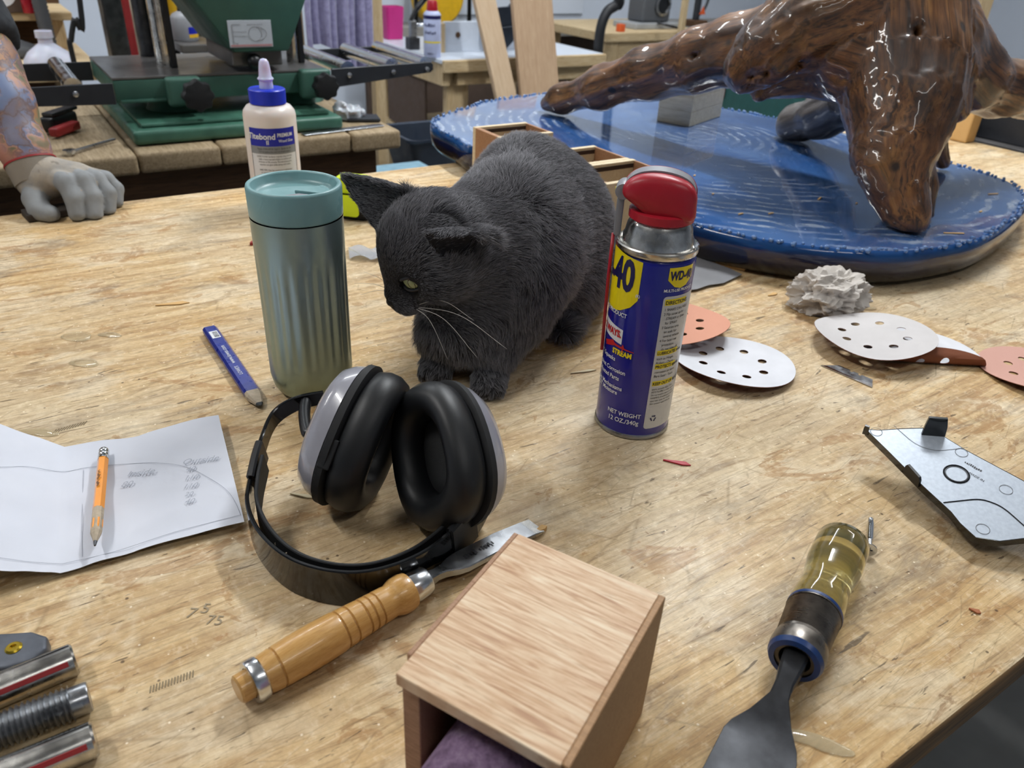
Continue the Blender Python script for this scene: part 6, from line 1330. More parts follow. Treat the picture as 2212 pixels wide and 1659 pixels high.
# yellow tool case and grey oil bottle on the back of the planer bench
bs = thing('tool_stand', 'low dark stand behind the planer carrying the yellow case and bottle', 'stand', (0.66, 2.80, FL)); obj('table', *bbox((-0.12, -0.16, 0.92), (0.16, 0.16, 0.945), 0.004), M['castiron'], bs)
for x in (-0.10, 0.10):
    for y in (-0.13, 0.10): obj('leg', *bbox((x, y, 0), (x + 0.03, y + 0.03, 0.9195), 0.002), M['blacksteel'], bs)
zs = 0.0456
q = YP(405, 112, 2.74); ol_ = thing('oil_bottle', 'grey oil bottle with a black spout on the stand behind the planer', 'bottle', (q[0] , 2.735, FL + 0.9458)); obj('body', *lathe([(0, 0), (0.036, 0), (0.038, 0.004), (0.038, 0.062), (0.030, 0.074), (0.014, 0.082), (0, 0.082)], 28, False), M['grey_plastic'], ol_, 40); obj('spout', *lathe([(0.0, 0.0825), (0.013, 0.0825), (0.011, 0.096), (0.005, 0.10), (0.003, 0.145), (0, 0.145)], 16, False), M['blackplastic'], ol_, 40); obj('label', *arc_patch(0.0384, 0.1, 1.3, 0.010, 0.040, 10), M['label_blue'], ol_, True); obj('yellow_label', *arc_patch(0.0386, 0.1, 1.3, 0.010, 0.020, 10), M['yellow_tool'], ol_, True)
q = YP(425, 60, 2.85); yc = thing('tool_case', 'bright yellow moulded tool case behind the grey oil bottle', 'case', (q[0] - 0.03, 2.86, FL + 0.9458)); obj('shell', *bevelled(boxs((-0.055, -0.04, 0), (0.10, 0.05, 0.19)), 0.02, 3), M['yellow_tool'], yc, 40); obj('handle', *tube(spline([(-0.03, 0, 0.18), (-0.02, 0, 0.225), (0.06, 0, 0.225), (0.07, 0, 0.18)], 6), 0.010, 10), M['yellow_tool'], yc, True)

# ------------------------------------------------------------------ second lumber bench with the grinder, right of the wall panel
rb2 = thing('grinder_bench', 'pale lumber bench carrying the grey grinder by the back wall', 'workbench', (3.35, 3.75, FL)); O4 = np.array((3.35, 3.75, FL)); L4 = lambda lo, hi: xf(bbox(lo, hi, 0.004), None, -O4)
e0 = YP(1310, 72, 3.45); ztp = e0[2]
x0 = e0[0]; obj('worktop', *L4((x0, 3.45, ztp - 0.045), (x0 + 0.75, 4.1, ztp)), M['lumber_x'], rb2)
for (x, y) in ((x0 + 0.01, 3.47), (x0 + 0.62, 3.47), (x0 + 0.01, 4.0), (x0 + 0.62, 4.0)): obj('leg', *L4((x, y, FL), (x + 0.10, y + 0.05, ztp - 0.0455)), M['lumber'], rb2)
obj('front_rail', *L4((x0 + 0.115, 3.475, ztp - 0.14), (x0 + 0.615, 3.51, ztp - 0.046)), M['lumber_x'], rb2)
gx = YP(1420, 60, 3.6)[0]; gr_ = thing('bench_grinder', 'grey bench grinder with a round guard opening on the lumber bench', 'grinder', (gx, 3.62, ztp + 0.0006))
obj('base', *bevelled(boxs((-0.20, -0.06, 0), (0.14, 0.14, 0.03)), 0.006), flat('pale_grey_iron', '#a3a6a8', 0.5), gr_); obj('housing', *bevelled(boxs((-0.12, -0.02, 0.0305), (0.09, 0.12, 0.24)), 0.02, 3), M['hose'], gr_, 40)
obj('guard_ring', *xf(lathe([(0.040, 0), (0.056, 0), (0.058, 0.012), (0.044, 0.016), (0.040, 0.0)], 32, False), [[1, 0, 0], [0, 0, -1], [0, 1, 0]], (0.015, -0.0215, 0.12)), M['steel'], gr_, 40); obj('wheel', *xf(lathe([(0, 0), (0.039, 0), (0.039, 0.006), (0, 0.008)], 32, False), [[1, 0, 0], [0, 0, -1], [0, 1, 0]], (0.015, -0.0205, 0.12)), M['blackplastic'], gr_, 40)
obj('lever', *tube([(-0.05, -0.07, 0.035), (0.06, -0.12, 0.012)], 0.007, 8), M['darksteel'], gr_, True)
q = YP(1340, 68, 3.5); o = obj('marker_cube', *bevelled(boxs((-0.018, -0.018, 0), (0.018, 0.018, 0.038)), 0.004), M['orange'], None, 40, loc=(q[0], 3.50, ztp + 0.0006)); props(o, 'small orange plastic block on the corner of the lumber bench', 'block')
q = YP(1505, 70, 3.62); lm = thing('clamp_lamp', 'black bench lamp arm with an orange triangle tag beside the grinder', 'lamp', (q[0] + 0.02, 3.66, ztp + 0.0006)); obj('base', *bevelled(boxs((-0.06, -0.05, 0), (0.05, 0.05, 0.035)), 0.004), M['lumber_dark'], lm); obj('post', *bbox((-0.02, -0.015, 0.0355), (0.01, 0.015, 0.20), 0.002), M['blacksteel'], lm); obj('arm', *tube(spline([(0.005, 0, 0.05), (0.06, 0, 0.10), (0.085, 0, 0.20), (0.05, 0, 0.215), (-0.06, 0, 0.215)], 6), 0.008, 8), M['blacksteel'], lm, True); obj('orange_tag', *ys([(0.0, 0.065), (0.05, 0.065), (0.028, 0.11)], 0.016, 0.019), M['orange'], lm)
a = YP(1467, 95, 3.30); dw = thing('dowel_stick', 'thin pale wooden stick standing upright before the grinder bench', 'stick', (a[0], 3.30, FL)); obj('stick', *bbox((-0.014, -0.014, 0.0205), (0.014, 0.014, 1.5), 0.002), M['lumber'], dw); obj('foot', *bbox((-0.06, -0.06, 0), (0.06, 0.06, 0.02), 0.002), M['lumber_x'], dw)
cb = spline([np.array([YP(1360, -80, 3.3)[0], 3.3, CEIL - 0.03]), YP(1345, -80, 3.2), YP(1338, 0, 3.2), YP(1312, 25, 3.2), YP(1298, 60, 3.2), YP(1292, 110, 3.2), YP(1290, 150, 3.2), np.array([YP(1290, 150, 3.2)[0], 3.2, FL + 0.02])], 8)
o = obj('dust_hose', *tube(cb, 0.024, 14), M['cable'], None, True); props(o, 'thick black hose hanging between the two lumber benches', 'hose')

# ------------------------------------------------------------------ right side: green cabinet, black fence, post
p0, p1 = XP(1600, 185, 2.35), XP(1725, 260, 2.35)
gc = thing('green_machine_stand', 'dark teal machine cabinet seen behind the driftwood root', 'machine', (2.35, 1.95, FL)); obj('cabinet', *bevelled(boxs((0, -0.25, 0), (0.45, 0.28, 0.92)), 0.012, 2), M['teal_dark'], gc, 40); obj('top_ledge', *bbox((-0.03, -0.28, 0.9205), (0.48, 0.31, 0.945), 0.004), M['green'], gc); obj('red_switch', *bbox((-0.012, 0.16, 0.78), (-0.0005, 0.22, 0.88), 0.003), M['red_dull'], gc)
fn = thing('black_fence', 'black steel fence rail with grey brackets standing at the far bench end', 'fence', (2.03, 0.80, 0.0)); fn.location = (2.04, 0.80, -0.10)
obj('rail', *bbox((0, -0.55, 0.10), (0.035, 0.40, 0.20), 0.003), M['blacksteel'], fn); obj('top_lip', *bbox((-0.008, -0.55, 0.2005), (0.04, 0.40, 0.206), 0.001), M['grey_plastic'], fn); obj('lower_lip', *bbox((-0.030, -0.55, 0.085), (0.036, 0.40, 0.0995), 0.002), M['castiron'], fn)
for y in (-0.50, 0.33): obj('stand_leg', *bbox((0.0, y, FL + 0.10), (0.035, y + 0.05, 0.0845), 0.003), M['blacksteel'], fn)
for (y, s_) in ((-0.16, 1.0), (0.22, 0.8)):
    obj('bracket', *xf(bevelled(([(-0.075, 0, 0.1005), (-0.055, 0, 0.1005), (-0.010, 0, 0.21), (-0.030, 0, 0.21), (-0.075, 0.045, 0.1005), (-0.055, 0.045, 0.1005), (-0.010, 0.045, 0.21), (-0.030, 0.045, 0.21)], [(3, 2, 1, 0), (4, 5, 6, 7), (0, 1, 5, 4), (1, 2, 6, 5), (2, 3, 7, 6), (3, 0, 4, 7)]), 0.004), None, (0, y, 0)), M['hose'], fn)
wb = obj('wood_spacer', *bbox((-0.02, -0.03, 0), (0.02, 0.03, 0.07), 0.004), M['sawdust'], None, loc=(1.99, 0.96 , 0.0006)); wb.location = (1.955, 1.00, 0.0006); props(wb, 'small tan wooden spacer block beside the black fence', 'wood block')
rs = obj('red_case', *bbox((0, -0.12, 0), (0.10, 0.0, 0.12), 0.006), M['red'], None, loc=(2.09, 0.66, 0)); 
st2 = shelf_item('saw_table', 'grey cast iron saw table standing beyond the bench end', 'saw table', (2.085, 0.20, FL), (2.75, 1.30, -0.02), M['castiron'], 0.01); rs.location = (2.16, 0.80, -0.0194); props(rs, 'small red case on the saw table beyond the black fence', 'case')
bk = []
for k, (cl_, y) in enumerate((('#27408f', 1.06), ('#3a5aa8', 1.09), ('#1c2f6a', 1.12), ('#4a6ea0', 1.15))):
    o = obj('folder', *bbox((0, 0, 0), (0.12, 0.022, 0.10), 0.002), flat('folder_blue_%d' % k, cl_, 0.5), None, loc=(2.15, y, -0.0194)); props(o, ('blue', 'mid blue', 'navy', 'grey blue')[k] + ' folder standing in the row behind the black fence', 'folder', 'blue folders behind the fence')
ps = YP(2100, 30, 2.2); pst = XP(2100, 30, 3.4); sp_ = thing('lumber_post', 'pale lumber post standing before the right wall', 'post', (pst[0], pst[1], FL)); obj('post', *bbox((-0.045, -0.045, 0.0), (0.045, 0.045, CEIL - FL - 0.002), 0.003), M['lumber'], sp_); obj('corner_strip', *bbox((-0.066, -0.02, 0.0), (-0.0455, 0.06, CEIL - FL - 0.002), 0.002), M['blacksteel'], sp_)
# ------------------------------------------------------------------ person at the far side of the bench
arm = [(YP(84, 388, 1.295), 0.026), (YP(52, 322, 1.32), 0.032), (YP(4, 222, 1.36), 0.040), (YP(-34, 140, 1.40), 0.044), (YP(-85, 40, 1.45), 0.046)]
el = arm[-1][0]; shd = np.array([-0.07, 1.515, 0.52]); hipc = np.array([-0.26, 1.50, 0.02])
h = 0.0105; lo = np.array((-0.68, 1.26, FL)); hi = np.array((0.16, 1.70, 0.93)); G = grid(lo, hi, h)
def chain(G, pts, k=0.02):
    D = None
    for (a, ra), (b, rb) in zip(pts[:-1], pts[1:]):
        e = s_cap(G, a, b, ra, rb); D = e if D is None else smin(D, e, k)
    return D
D = chain(G, arm + [(shd, 0.055)])
torso = smin(s_ell(G, (-0.27, 1.515, 0.36), (0.185, 0.105, 0.24)), s_ell(G, (-0.27, 1.51, 0.06), (0.165, 0.105, 0.18)), 0.06); D = smin(D, torso, 0.04)
D = smin(D, chain(G, [((-0.47, 1.515, 0.52), 0.055), ((-0.56, 1.50, 0.25), 0.045), ((-0.50, 1.40, 0.05), 0.035), ((-0.44, 1.335, 0.04), 0.026)]), 0.03)
D = smin(D, s_cap(G, (-0.27, 1.52, 0.56), (-0.265, 1.50, 0.66), 0.055), 0.03)
D = smin(D, s_ell(G, (-0.26, 1.485, 0.755), (0.075, 0.095, 0.115)), 0.02); D = smin(D, s_ell(G, (-0.255, 1.395, 0.745), (0.013, 0.02, 0.02)), 0.01)
for x in (-0.337, -0.183): D = smin(D, s_ell(G, (x, 1.50, 0.75), (0.010, 0.02, 0.03)), 0.006)
for x in (-0.36, -0.18): D = smin(D, chain(G, [((x, 1.50, -0.02), 0.088), ((x, 1.49, -0.42), 0.062), ((x, 1.52, -0.80), 0.045), ((x, 1.50, -0.865), 0.035)]), 0.04)
p, f = net_mesh(D, lo, h, 2)
me = pyd(p, f); N = vnormals(p, f)
fa = (p[:, 0] > -0.09) & (p[:, 2] < 0.34) & (p[:, 2] > 0.055)
ink = np.clip((N @ np.array([0.80, -0.25, 0.5]) + 0.35) / 0.35, 0, 1) * fa; ink *= np.clip((p[:, 2] - 0.07) / 0.02, 0, 1)
at = me.attributes.new('ink', 'FLOAT', 'POINT'); at.data.foreach_set('value', ink.astype(np.float32))
person = props(link('person', me, M['skin'], None, True), 'person in a charcoal shirt leaning a gloved hand on the bench', 'person')
def garment(name, Dg, th, mat, cut):
    E_ = np.maximum(Dg - th, cut); pp, ff = net_mesh(E_, lo, h, 2); return obj(name, pp, ff, mat, person, True)
sl_a, sl_b = np.array(YP(-22, 112, 1.41)), np.array(el)
axs = (sl_b - sl_a) / np.linalg.norm(sl_b - sl_a)
sleeve = chain(G, [(sl_a, 0.052), (sl_b, 0.058), (shd, 0.075)]); sleeve = np.maximum(sleeve, -((G - sl_a) @ axs))
sl2 = chain(G, [((-0.555, 1.50, 0.30), 0.058), ((-0.47, 1.515, 0.52), 0.07)]); 
shirt = smin(smin(sleeve, sl2, 0.02), torso - 0.012, 0.03); shirt = np.maximum(shirt, -(G[..., 2] - (-0.05))); shirt = np.maximum(shirt, G[..., 2] - 0.60)
pp, ff = net_mesh(shirt, lo, h, 1); obj('shirt', pp, ff, M['shirt'], person, True)
tr = None
for x in (-0.36, -0.175):
    e = chain(G, [((x, 1.50, 0.0), 0.100), ((x, 1.49, -0.42), 0.078), ((x, 1.52, -0.80), 0.068)]); tr = e if tr is None else smin(tr, e, 0.03)
tr = smin(tr, s_ell(G, (-0.27, 1.51, 0.02), (0.185, 0.118, 0.12)), 0.03); tr = np.maximum(tr, -(G[..., 2] + 0.83)); tr = np.maximum(tr, G[..., 2] - 0.05)
pp, ff = net_mesh(tr, lo, h, 1); obj('trousers', pp, ff, M['jeans'], person, True)
sh_ = None
for x in (-0.36, -0.18):
    e = np.maximum(smin(s_ell(G, (x, 1.47, -0.86), (0.048, 0.13, 0.05)), s_cap(G, (x, 1.52, -0.86), (x, 1.52, -0.79), 0.05), 0.02), -(G[..., 2] - (FL + 0.0015))); sh_ = e if sh_ is None else np.minimum(sh_, e)
pp, ff = net_mesh(sh_, lo, h, 1); obj('shoes', pp, ff, M['blackmatte'], person, True)
hr = np.maximum(s_ell(G, (-0.262, 1.50, 0.775), (0.084, 0.102, 0.118)), -smin(s_ell(G, (-0.26, 1.395, 0.74), (0.075, 0.07, 0.10)), s_ell(G, (-0.26, 1.45, 0.63), (0.12, 0.14, 0.10)), 0.02)); pp, ff = net_mesh(hr, lo, h, 1); obj('hair', pp, ff, M['hairbrown'], person, True)
for x in (-0.29, -0.225): obj('eye', *xf(lathe([(0, -0.011)] + [(0.011 * math.cos(a), 0.011 * math.sin(a)) for a in np.linspace(-1.3, 1.3, 9)] + [(0, 0.011)], 16, False), None, (x, 1.402, 0.765)), M['ink_white'], person, True)
obj('mouth', *tube(spline([(-0.282, 1.405, 0.698), (-0.257, 1.400, 0.694), (-0.232, 1.405, 0.698)], 5), 0.004, 6), M['red_dull'], person, True)
# work glove: palm and five curled fingers
gh = 0.0024; Q = lambda x, y, Y: np.array(YP(x, y, Y))
fing = [
    [(Q(82, 398, 1.285), .019), (Q(76, 430, 1.268), .0165), (Q(86, 455, 1.250), .0150), (Q(108, 463, 1.236), .0132)],
    [(Q(118, 385, 1.272), .015), (Q(142, 394, 1.248), .0136), (Q(160, 428, 1.233), .0128), (Q(167, 463, 1.224), .0116)],
    [(Q(150, 380, 1.272), .015), (Q(180, 390, 1.250), .0134), (Q(200, 425, 1.235), .0128), (Q(205, 464, 1.223), .0116)],
    [(Q(176, 378, 1.276), .0145), (Q(208, 388, 1.264), .0126), (Q(233, 418, 1.250), .0120), (Q(234, 456, 1.238), .0108)],
    [(Q(196, 380, 1.285), .0125), (Q(228, 386, 1.282), .0112), (Q(251, 408, 1.276), .0104), (Q(252, 438, 1.264), .0094)]]
allp = np.array([q[0] for c_ in fing for q in c_]); lo2 = allp.min(0) - 0.06; hi2 = allp.max(0) + 0.05; lo2[2] = -0.004; G2 = grid(lo2, hi2, gh)
D = smin(s_cap(G2, Q(100, 385, 1.288), Q(165, 385, 1.278), .027, .022), s_cap(G2, Q(110, 375, 1.286), Q(215, 388, 1.284), .020, .014), 0.012); D = smin(D, s_cap(G2, Q(80, 392, 1.294), Q(110, 385, 1.288), .028, .026), 0.012)
for c_ in fing:
    e = None
    for (a, ra), (b, rb) in zip(c_[:-1], c_[1:]): e2 = s_cap(G2, a, b, ra, rb); e = e2 if e is None else smin(e, e2, 0.004)
    D = smin(D, e, 0.0022)
D = np.maximum(D, -(G2[..., 2] - 0.0012)); pg, fg = net_mesh(D, lo2, gh, 1)
wg = obj('work_glove', pg, fg, [M['glove'], M['glove_rubber']], person, True)
fc = pg[fg].mean(1); near = np.full(len(fc), 9.0)
for c_ in fing:
    for (a, ra), (b, rb) in zip(c_[1:-1], c_[2:]): near = np.minimum(near, s_cap(fc, a, b, ra, rb))
near += np.array([0.004 * mnoise.noise(Vector(q * 60)) for q in fc]); wg.data.polygons.foreach_set('material_index', (near < 0.0025).astype(np.int32))
w0, w1 = Q(84, 395, 1.293), Q(66, 352, 1.308)
obj('glove_cuff', *tube([w0, (w0 + w1) / 2, w1], [0.031, 0.0325, 0.034], 28), M['cuff'], person, 60)
obj('red_cuff_hem', *tube([w1 - (w1 - w0) * 0.04, w1 + (w1 - w0) * 0.04], 0.0348, 28), M['red_dull'], person, 40)
q = Z(170, 474); o = obj('sanding_pad', *bevelled(boxs((-0.045, -0.018, 0), (0.03, 0.018, 0.010)), 0.002), flat('dark_pad', '#3c332c', 0.8), None, loc=(q[0] - 0.02, 1.262, 0.0008), rot=(0, 0, 0.15)); props(o, 'dark sanding pad held under the gloved hand', 'sanding pad')
# ------------------------------------------------------------------ grey cat (built in the viewing frame: right, forward, up)
hl = lambda v: np.array(v, float) / np.linalg.norm(v)
HC = np.array((-0.080, 0.666, 0.132))
hf = hl((-0.68, -0.46, -0.64)); hs = hl((-hf[1], hf[0], 0)) * np.array(1.0); hs = hl(np.cross((0, 0, 1), hf)); hu = np.cross(hf, hs)
HR = np.array([hf, hs, hu]).T
hd_ = lambda f_, s_, u_: HC + HR @ (np.array((f_, s_, u_)) * 0.001)
clo = np.array((-0.185, 0.555, -0.002)); chi = np.array((0.145, 1.03, 0.245)); ch_ = 0.0024; G = grid(clo, chi, ch_)
D = s_ell(G, (0.028, 0.862, 0.084), (0.079, 0.108, 0.086))
D = smin(D, s_ell(G, (0.000, 0.830, 0.122), (0.058, 0.096, 0.074)), 0.04)
D = smin(D, s_ell(G, (-0.008, 0.750, 0.100), (0.066, 0.085, 0.074)), 0.04)
D = smin(D, s_ell(G, (-0.030, 0.705, 0.072), (0.058, 0.050, 0.055)), 0.03)
D = smin(D, s_cap(G, (-0.015, 0.745, 0.135), (-0.058, 0.690, 0.130), 0.050, 0.044), 0.03)
D = smin(D, s_ell(G, (-0.036, 0.700, 0.050), (0.056, 0.043, 0.034)), 0.025)
D = smin(D, s_ell(G, (-0.046, 0.676, 0.040), (0.046, 0.030, 0.026)), 0.02)
for (a, b, c_, pw) in (((-0.060, 0.705, 0.065), (-0.072, 0.685, 0.030), (-0.074, 0.676, 0.012), (-0.075, 0.664, 0.0115)), ((-0.012, 0.690, 0.065), (-0.018, 0.662, 0.030), (-0.020, 0.652, 0.012), (-0.022, 0.640, 0.0115))):
    D = smin(D, s_cap(G, a, b, 0.024, 0.0165), 0.012); D = smin(D, s_cap(G, b, c_, 0.0165, 0.014), 0.01); D = smin(D, s_ell(G, pw, (0.0175, 0.021, 0.0120)), 0.006)
    for k in (-1.5, -0.5, 0.5, 1.5): D = smin(D, s_ell(G, (pw[0] + k * 0.0078 - 0.001, pw[1] - 0.0165 + 0.0018 * k * k, 0.0085), (0.0048, 0.0085, 0.0075)), 0.0018)
D = smin(D, s_ell(G, (0.066, 0.852, 0.052), (0.042, 0.088, 0.058)), 0.02); D = smin(D, s_ell(G, (0.055, 0.775, 0.014), (0.018, 0.038, 0.0125)), 0.012)
D = smin(D, s_ell(G, (-0.030, 0.84, 0.050), (0.045, 0.08, 0.055)), 0.02)
tail = [((0.06, 0.965, 0.03), .017), ((0.095, 0.935, 0.020), .016), ((0.110, 0.890, 0.017), .0135)]
for (a, ra), (b, rb) in zip(tail[:-1], tail[1:]): D = smin(D, s_cap(G, a, b, ra, rb), 0.01)
# head
H = s_ell(G, hd_(-2, 0, 5), (0.049, 0.048, 0.044), HR)
for sg in (-1, 1): H = smin(H, s_ell(G, hd_(10, sg * 23, -12), (0.028, 0.025, 0.025), HR), 0.015)
H = smin(H, s_cap(G, hd_(26, 0, 10), hd_(52, 0, -7), 0.0150, 0.0100), 0.014)
H = smin(H, s_ell(G, hd_(42, 0, -17), (0.020, 0.019, 0.014), HR), 0.010)
for sg in (-1, 1): H = smin(H, s_ell(G, hd_(49, sg * 8.5, -18), (0.0125, 0.0120, 0.0105), HR), 0.006)
H = smin(H, s_ell(G, hd_(45, 0, -28), (0.011, 0.0105, 0.008), HR), 0.006)
for sg in (-1, 1): H = np.maximum(H, -s_ell(G, hd_(38, sg * 21, 4), (0.0115, 0.0110, 0.0088), HR)) if sg > 0 else H
def ear(G, base, tip, openn, w0, th=0.0042, curl=0.010):
    base, tip = np.array(base), np.array(tip); a = tip - base; L = np.linalg.norm(a); a /= L; n = hl(np.array(openn) - a * np.dot(openn, a)); w = np.cross(a, n)
    q = G - base.astype(np.float32); t = (q @ a) / L; x = q @ w; y = q @ n; tc = np.clip(t, -0.25, 1)
    Wd = w0 * (1 - np.clip(tc, 0, 1) ** 1.5) * np.sqrt(np.clip((tc + 0.42) / 0.42, 0.02, 1)) + 0.0022; y0 = curl * (1 - 0.6 * np.clip(tc, 0, 1)) * (x / np.maximum(Wd, 0.004)) ** 2
    e = np.maximum(np.abs(x) - Wd, np.abs(y - np.clip(y0, 0, 0.02)) - th); return np.maximum(e, np.maximum(t - 1, -0.3 - t) * L)
eR_b, eR_t = hd_(-6, -29, 28), np.array((-0.163, 0.690, 0.189)); eL_b, eL_t = np.array((-0.043, 0.640, 0.157)), np.array((-0.078, 0.606, 0.169))
earR = ear(G, eR_b, eR_t, (-0.25, -0.55, 0.10), 0.024); earL = ear(G, eL_b, eL_t, (-0.30, -0.88, -0.22), 0.0235, th=0.0030, curl=0.017)
H = smin(H, earR, 0.008); H = smin(H, earL, 0.008)
D = smin(D, H, 0.014)
D = np.maximum(D, -(G[..., 2] - 0.0012))
p, f = net_mesh(D, clo, ch_, 2); N = vnormals(p, f)
cat0 = V(0.0, 0.78, 0.0); Rv = _T
toroom = lambda q: (np.atleast_2d(q) @ Rv.T) - cat0
cat = obj('cat', toroom(p), f, M['cat_skin'], None, True, loc=cat0); props(cat, 'dark grey short haired cat crouching on the bench looking left', 'cat')
# eye, nose, mouth, whiskers
def sphere(c, r, n=20, sq=(1, 1, 1)):
    v, f_ = lathe([(0, -1)] + [(math.cos(a), math.sin(a)) for a in np.linspace(-1.45, 1.45, 12)] + [(0, 1)], n, False); return ([(x * r * sq[0], y * r * sq[1], z * r * sq[2]) for x, y, z in v], f_)
for sg in (-1, 1):
    ec = hd_(31.0, sg * 20.0, 5.0); en = hl(hf * 0.66 + hs * sg * 0.72 + hu * 0.15)
    e_ = obj('eye', *xf(sphere(None, 0.0112, 24), Rv, toroom(ec)[0]), M['iris'], cat, True)
    Re = mat3(z=en, y=hl(hu + hs * sg * 0.12))
    pv = [(0.0030 * math.copysign(abs(math.cos(a)) ** 1.3, math.cos(a)), 0.0062 * math.sin(a)) for a in np.linspace(0, 2 * pi, 20, endpoint=False)]
    pts = [ec + Re @ np.array((x, y, math.sqrt(0.01140 ** 2 - x * x - y * y))) for x, y in pv]
    obj('pupil', toroom(np.array(pts)), [tuple(range(20))], M['pupil'], e_)
    for k, (u0, tilt) in enumerate(((1, 0.30), (-1, 0.42))):
        rim = []
        for j in range(13):
            t = -1.25 + 2.5 * j / 12; rim.append(ec + Re @ np.array((math.sin(t) * 0.0118, u0 * (0.0072 if u0 > 0 else 0.0070) * abs(math.cos(t)) ** 0.8, math.cos(t) * 0.0088 + 0.0010)))
        obj('eyelid', *tube(toroom(np.array(rim)), 0.0017, 8), M['cat_nose'], cat, True)
nc = hd_(60.5, 0, -9.5)
obj('nose', *xf(sphere(None, 1.0, 16, (0.0042, 0.0062, 0.0040)), Rv @ HR, toroom(nc)[0]), M['cat_nose'], cat, True)
obj('mouth_line', *cat_shapes(*[tube(toroom(np.array([hd_(60, 0, -13), hd_(60, 0, -18), hd_(57, sg * 6, -23), hd_(50, sg * 13, -24)])), 0.0007, 6) for sg in (-1, 1)]), M['ink_black'], cat)
wk = []
for (dx, dz, L) in ((0.10, -0.02, 0.062), (0.075, -0.035, 0.058), (0.05, -0.05, 0.05), (0.09, 0.005, 0.045)):
    a = hd_(50, 15, -19); b = a + np.array((dx, -0.045, dz)) * (L / 0.07); m = (a + b) / 2 + np.array((0, 0, 0.012)); wk.append(tube(toroom(spline([a, m, b], 8)), np.linspace(0.00038, 0.00012, 17), 5))
for (dx, dz, L) in ((-0.035, 0.012, 0.05), (-0.045, 0.0, 0.05), (-0.04, -0.012, 0.04)):
    a = hd_(50, -14, -18); b = a + np.array((dx, 0.02, dz)); m = (a + b) / 2 + np.array((0, 0, 0.004)); wk.append(tube(toroom(spline([a, m, b], 8)), np.linspace(0.0003, 0.0001, 17), 5))
props(obj('whiskers', *cat_shapes(*wk), M['whisker'], cat, True), kind='stuff')
# fur: short combed strands
tri = np.concatenate([f[:, [0, 1, 2]], f[:, [0, 2, 3]]]); A = 0.5 * np.linalg.norm(np.cross(p[tri[:, 1]] - p[tri[:, 0]], p[tri[:, 2]] - p[tri[:, 0]]), axis=1)
NH = 190000
hw = np.where(np.linalg.norm(p[tri].mean(1) - HC, axis=1) < 0.085, 1.9, 1.0); pa_ = A * hw
ti = RNG.choice(len(tri), NH, p=pa_ / pa_.sum()); r1 = np.sqrt(RNG.random(NH)); r2 = RNG.random(NH); w_ = np.stack([1 - r1, r1 * (1 - r2), r1 * r2], 1)
root = (p[tri[ti]] * w_[:, :, None]).sum(1); nr = (N[tri[ti]] * w_[:, :, None]).sum(1); nr /= np.linalg.norm(nr, axis=1)[:, None]
hd2 = np.linalg.norm((root - HC) @ HR / np.array((1, 1, 1)), axis=1); isear = np.minimum(np.linalg.norm(root - (eR_b * .4 + eR_t * .6), axis=1) - 0.038, np.linalg.norm(root - (eL_b * .4 + eL_t * .6), axis=1) - 0.024) < 0
headw = np.clip((0.095 - hd2) / 0.03, 0, 1)
flow_b = np.tile(np.array((0.25, 0.85, -0.28)), (NH, 1)); flow_b[:, 2] -= 0.9 * np.clip((0.10 - root[:, 2]) / 0.08, 0, 1); flow_b[:, 0] += np.clip(root[:, 0] * 6, -0.5, 0.6)
front = np.clip((0.72 - root[:, 1]) / 0.05, 0, 1) * (1 - headw); flow_b = flow_b * (1 - front[:, None]) + front[:, None] * np.array((0.0, -0.15, -1.0))
flow_h = root - hd_(62, 0, -4); flow_h /= np.linalg.norm(flow_h, axis=1)[:, None]
flow = flow_b * (1 - headw[:, None]) + flow_h * headw[:, None]
flow[isear] = 0
for eb, et in ((eR_b, eR_t), (eL_b, eL_t)):
    m = isear & (np.linalg.norm(root - (eb * .4 + et * .6), axis=1) < 0.04); flow[m] = hl(et - eb) * 1.0
def lown(q, s, seed): 
    return np.stack([np.sin(q[:, 0] * s * 1.3 + seed) * np.cos(q[:, 1] * s + 2 * seed) + np.sin(q[:, 2] * s * 1.7 + q[:, 0] * s), np.cos(q[:, 1] * s * 1.2 + seed) * np.sin(q[:, 2] * s + seed), np.sin((q[:, 0] + q[:, 1]) * s + 3 * seed)], 1)
flow = flow + 0.22 * lown(root, 60, 1.0) + 0.16 * lown(root, 170, 2.3) + RNG.normal(0, 0.16, (NH, 3))
flow -= nr * (flow * nr).sum(1)[:, None]; flow /= np.linalg.norm(flow, axis=1)[:, None] + 1e-9
paw = np.clip((0.035 - root[:, 2]) / 0.02, 0, 1) * (root[:, 1] < 0.70)
face = np.clip(((root - HC) @ hf - 0.012) / 0.03, 0, 1) * (hd2 < 0.075)
ln = 0.019 * (1 - headw) + 0.0115 * headw; ln = ln * (1 - 0.62 * face); ln = ln * np.clip(np.linalg.norm(root - hd_(36, 22.5, 5), axis=1) / 0.03, 0.35, 1); ln = np.where(isear, 0.0055, ln); ln = ln * (1 - 0.66 * paw); ln *= RNG.uniform(0.65, 1.25, NH)
lift = np.where(isear, 0.28, 0.42 - 0.16 * face - 0.1 * paw) * RNG.uniform(0.6, 1.4, NH)
d0 = flow + nr * (lift * 1.3)[:, None]; d0 /= np.linalg.norm(d0, axis=1)[:, None]; d1 = flow + nr * (lift * 0.6)[:, None]; d1[:, 2] -= 0.10; d1 /= np.linalg.norm(d1, axis=1)[:, None]
okm = np.ones(NH, bool)
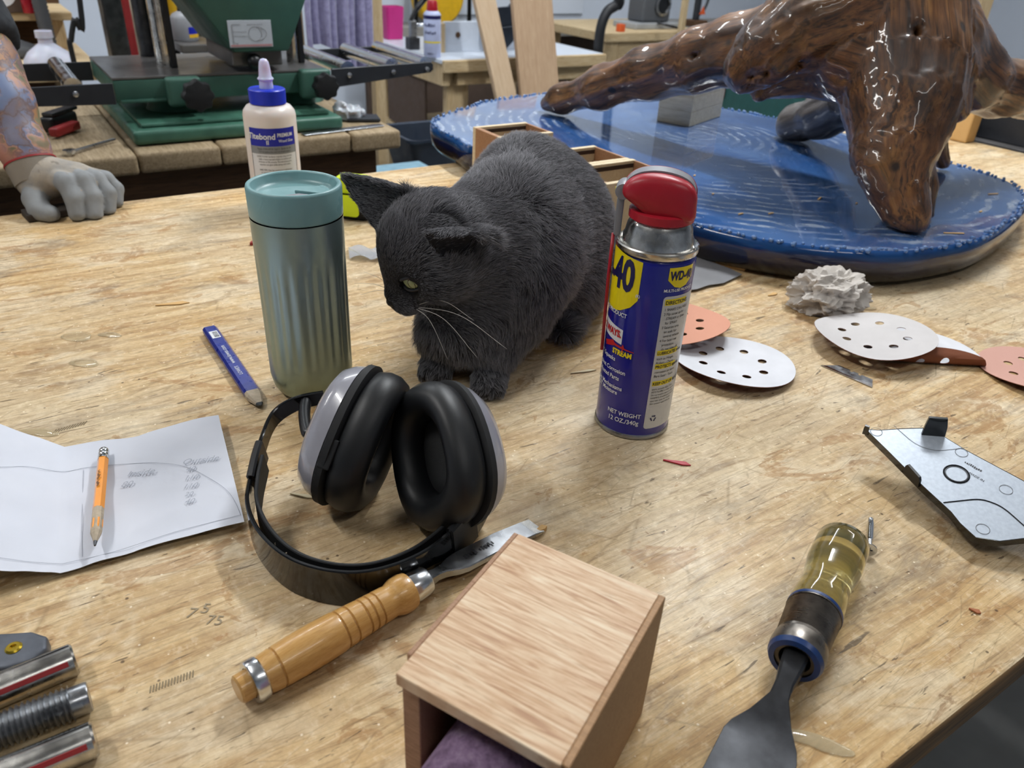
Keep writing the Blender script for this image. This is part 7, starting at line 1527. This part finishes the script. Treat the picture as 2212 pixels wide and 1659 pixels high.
for eb, et, on in ((eL_b, eL_t, (-0.30, -0.88, -0.22)),):
    a_ = hl(et - eb); n_ = hl(np.array(on) - a_ * np.dot(on, a_)); q_ = root - eb; t_ = (q_ @ a_) / np.linalg.norm(et - eb)
    okm &= ~((t_ > -0.1) & (t_ < 1.05) & (np.linalg.norm(q_ - np.outer(q_ @ a_, a_), axis=1) < 0.023) & (nr @ n_ > 0.30) & (RNG.random(NH) > 0.07))
for sg in (-1, 1): okm &= np.linalg.norm(root - hd_(36, sg * 22.5, 5), axis=1) > 0.0125
okm &= np.linalg.norm(root - nc, axis=1) > 0.0062; okm &= root[:, 2] > 0.003
hw2 = headw[okm]; root, d0, d1, ln = root[okm], d0[okm], d1[okm], ln[okm]; n = len(root); K = 5
pts = np.zeros((n, K, 3)); pts[:, 0] = root - d0 * 0.0012
for k in range(1, K):
    t = k / (K - 1); d = d0 * (1 - t) + d1 * t; pts[:, k] = pts[:, k - 1] + d * (ln / (K - 1))[:, None]
pts[:, :, 2] = np.maximum(pts[:, :, 2], 0.0008)
from mathutils.kdtree import KDTree
gi = RNG.choice(n, 9000, replace=False); kd = KDTree(len(gi))
for j, i in enumerate(gi): kd.insert(root[i], j)
kd.balance(); near = np.array([kd.find(r_)[1] for r_ in root]); gt = pts[gi][near]
cl_ = RNG.uniform(0.25, 0.75, n) * (1 - 0.75 * hw2)
for k in range(1, K): pts[:, k] += (gt[:, k] - pts[:, k]) * (cl_ * (k / (K - 1)) ** 1.5 * 0.8)[:, None]
pts[:, :, 2] = np.maximum(pts[:, :, 2], 0.0008)
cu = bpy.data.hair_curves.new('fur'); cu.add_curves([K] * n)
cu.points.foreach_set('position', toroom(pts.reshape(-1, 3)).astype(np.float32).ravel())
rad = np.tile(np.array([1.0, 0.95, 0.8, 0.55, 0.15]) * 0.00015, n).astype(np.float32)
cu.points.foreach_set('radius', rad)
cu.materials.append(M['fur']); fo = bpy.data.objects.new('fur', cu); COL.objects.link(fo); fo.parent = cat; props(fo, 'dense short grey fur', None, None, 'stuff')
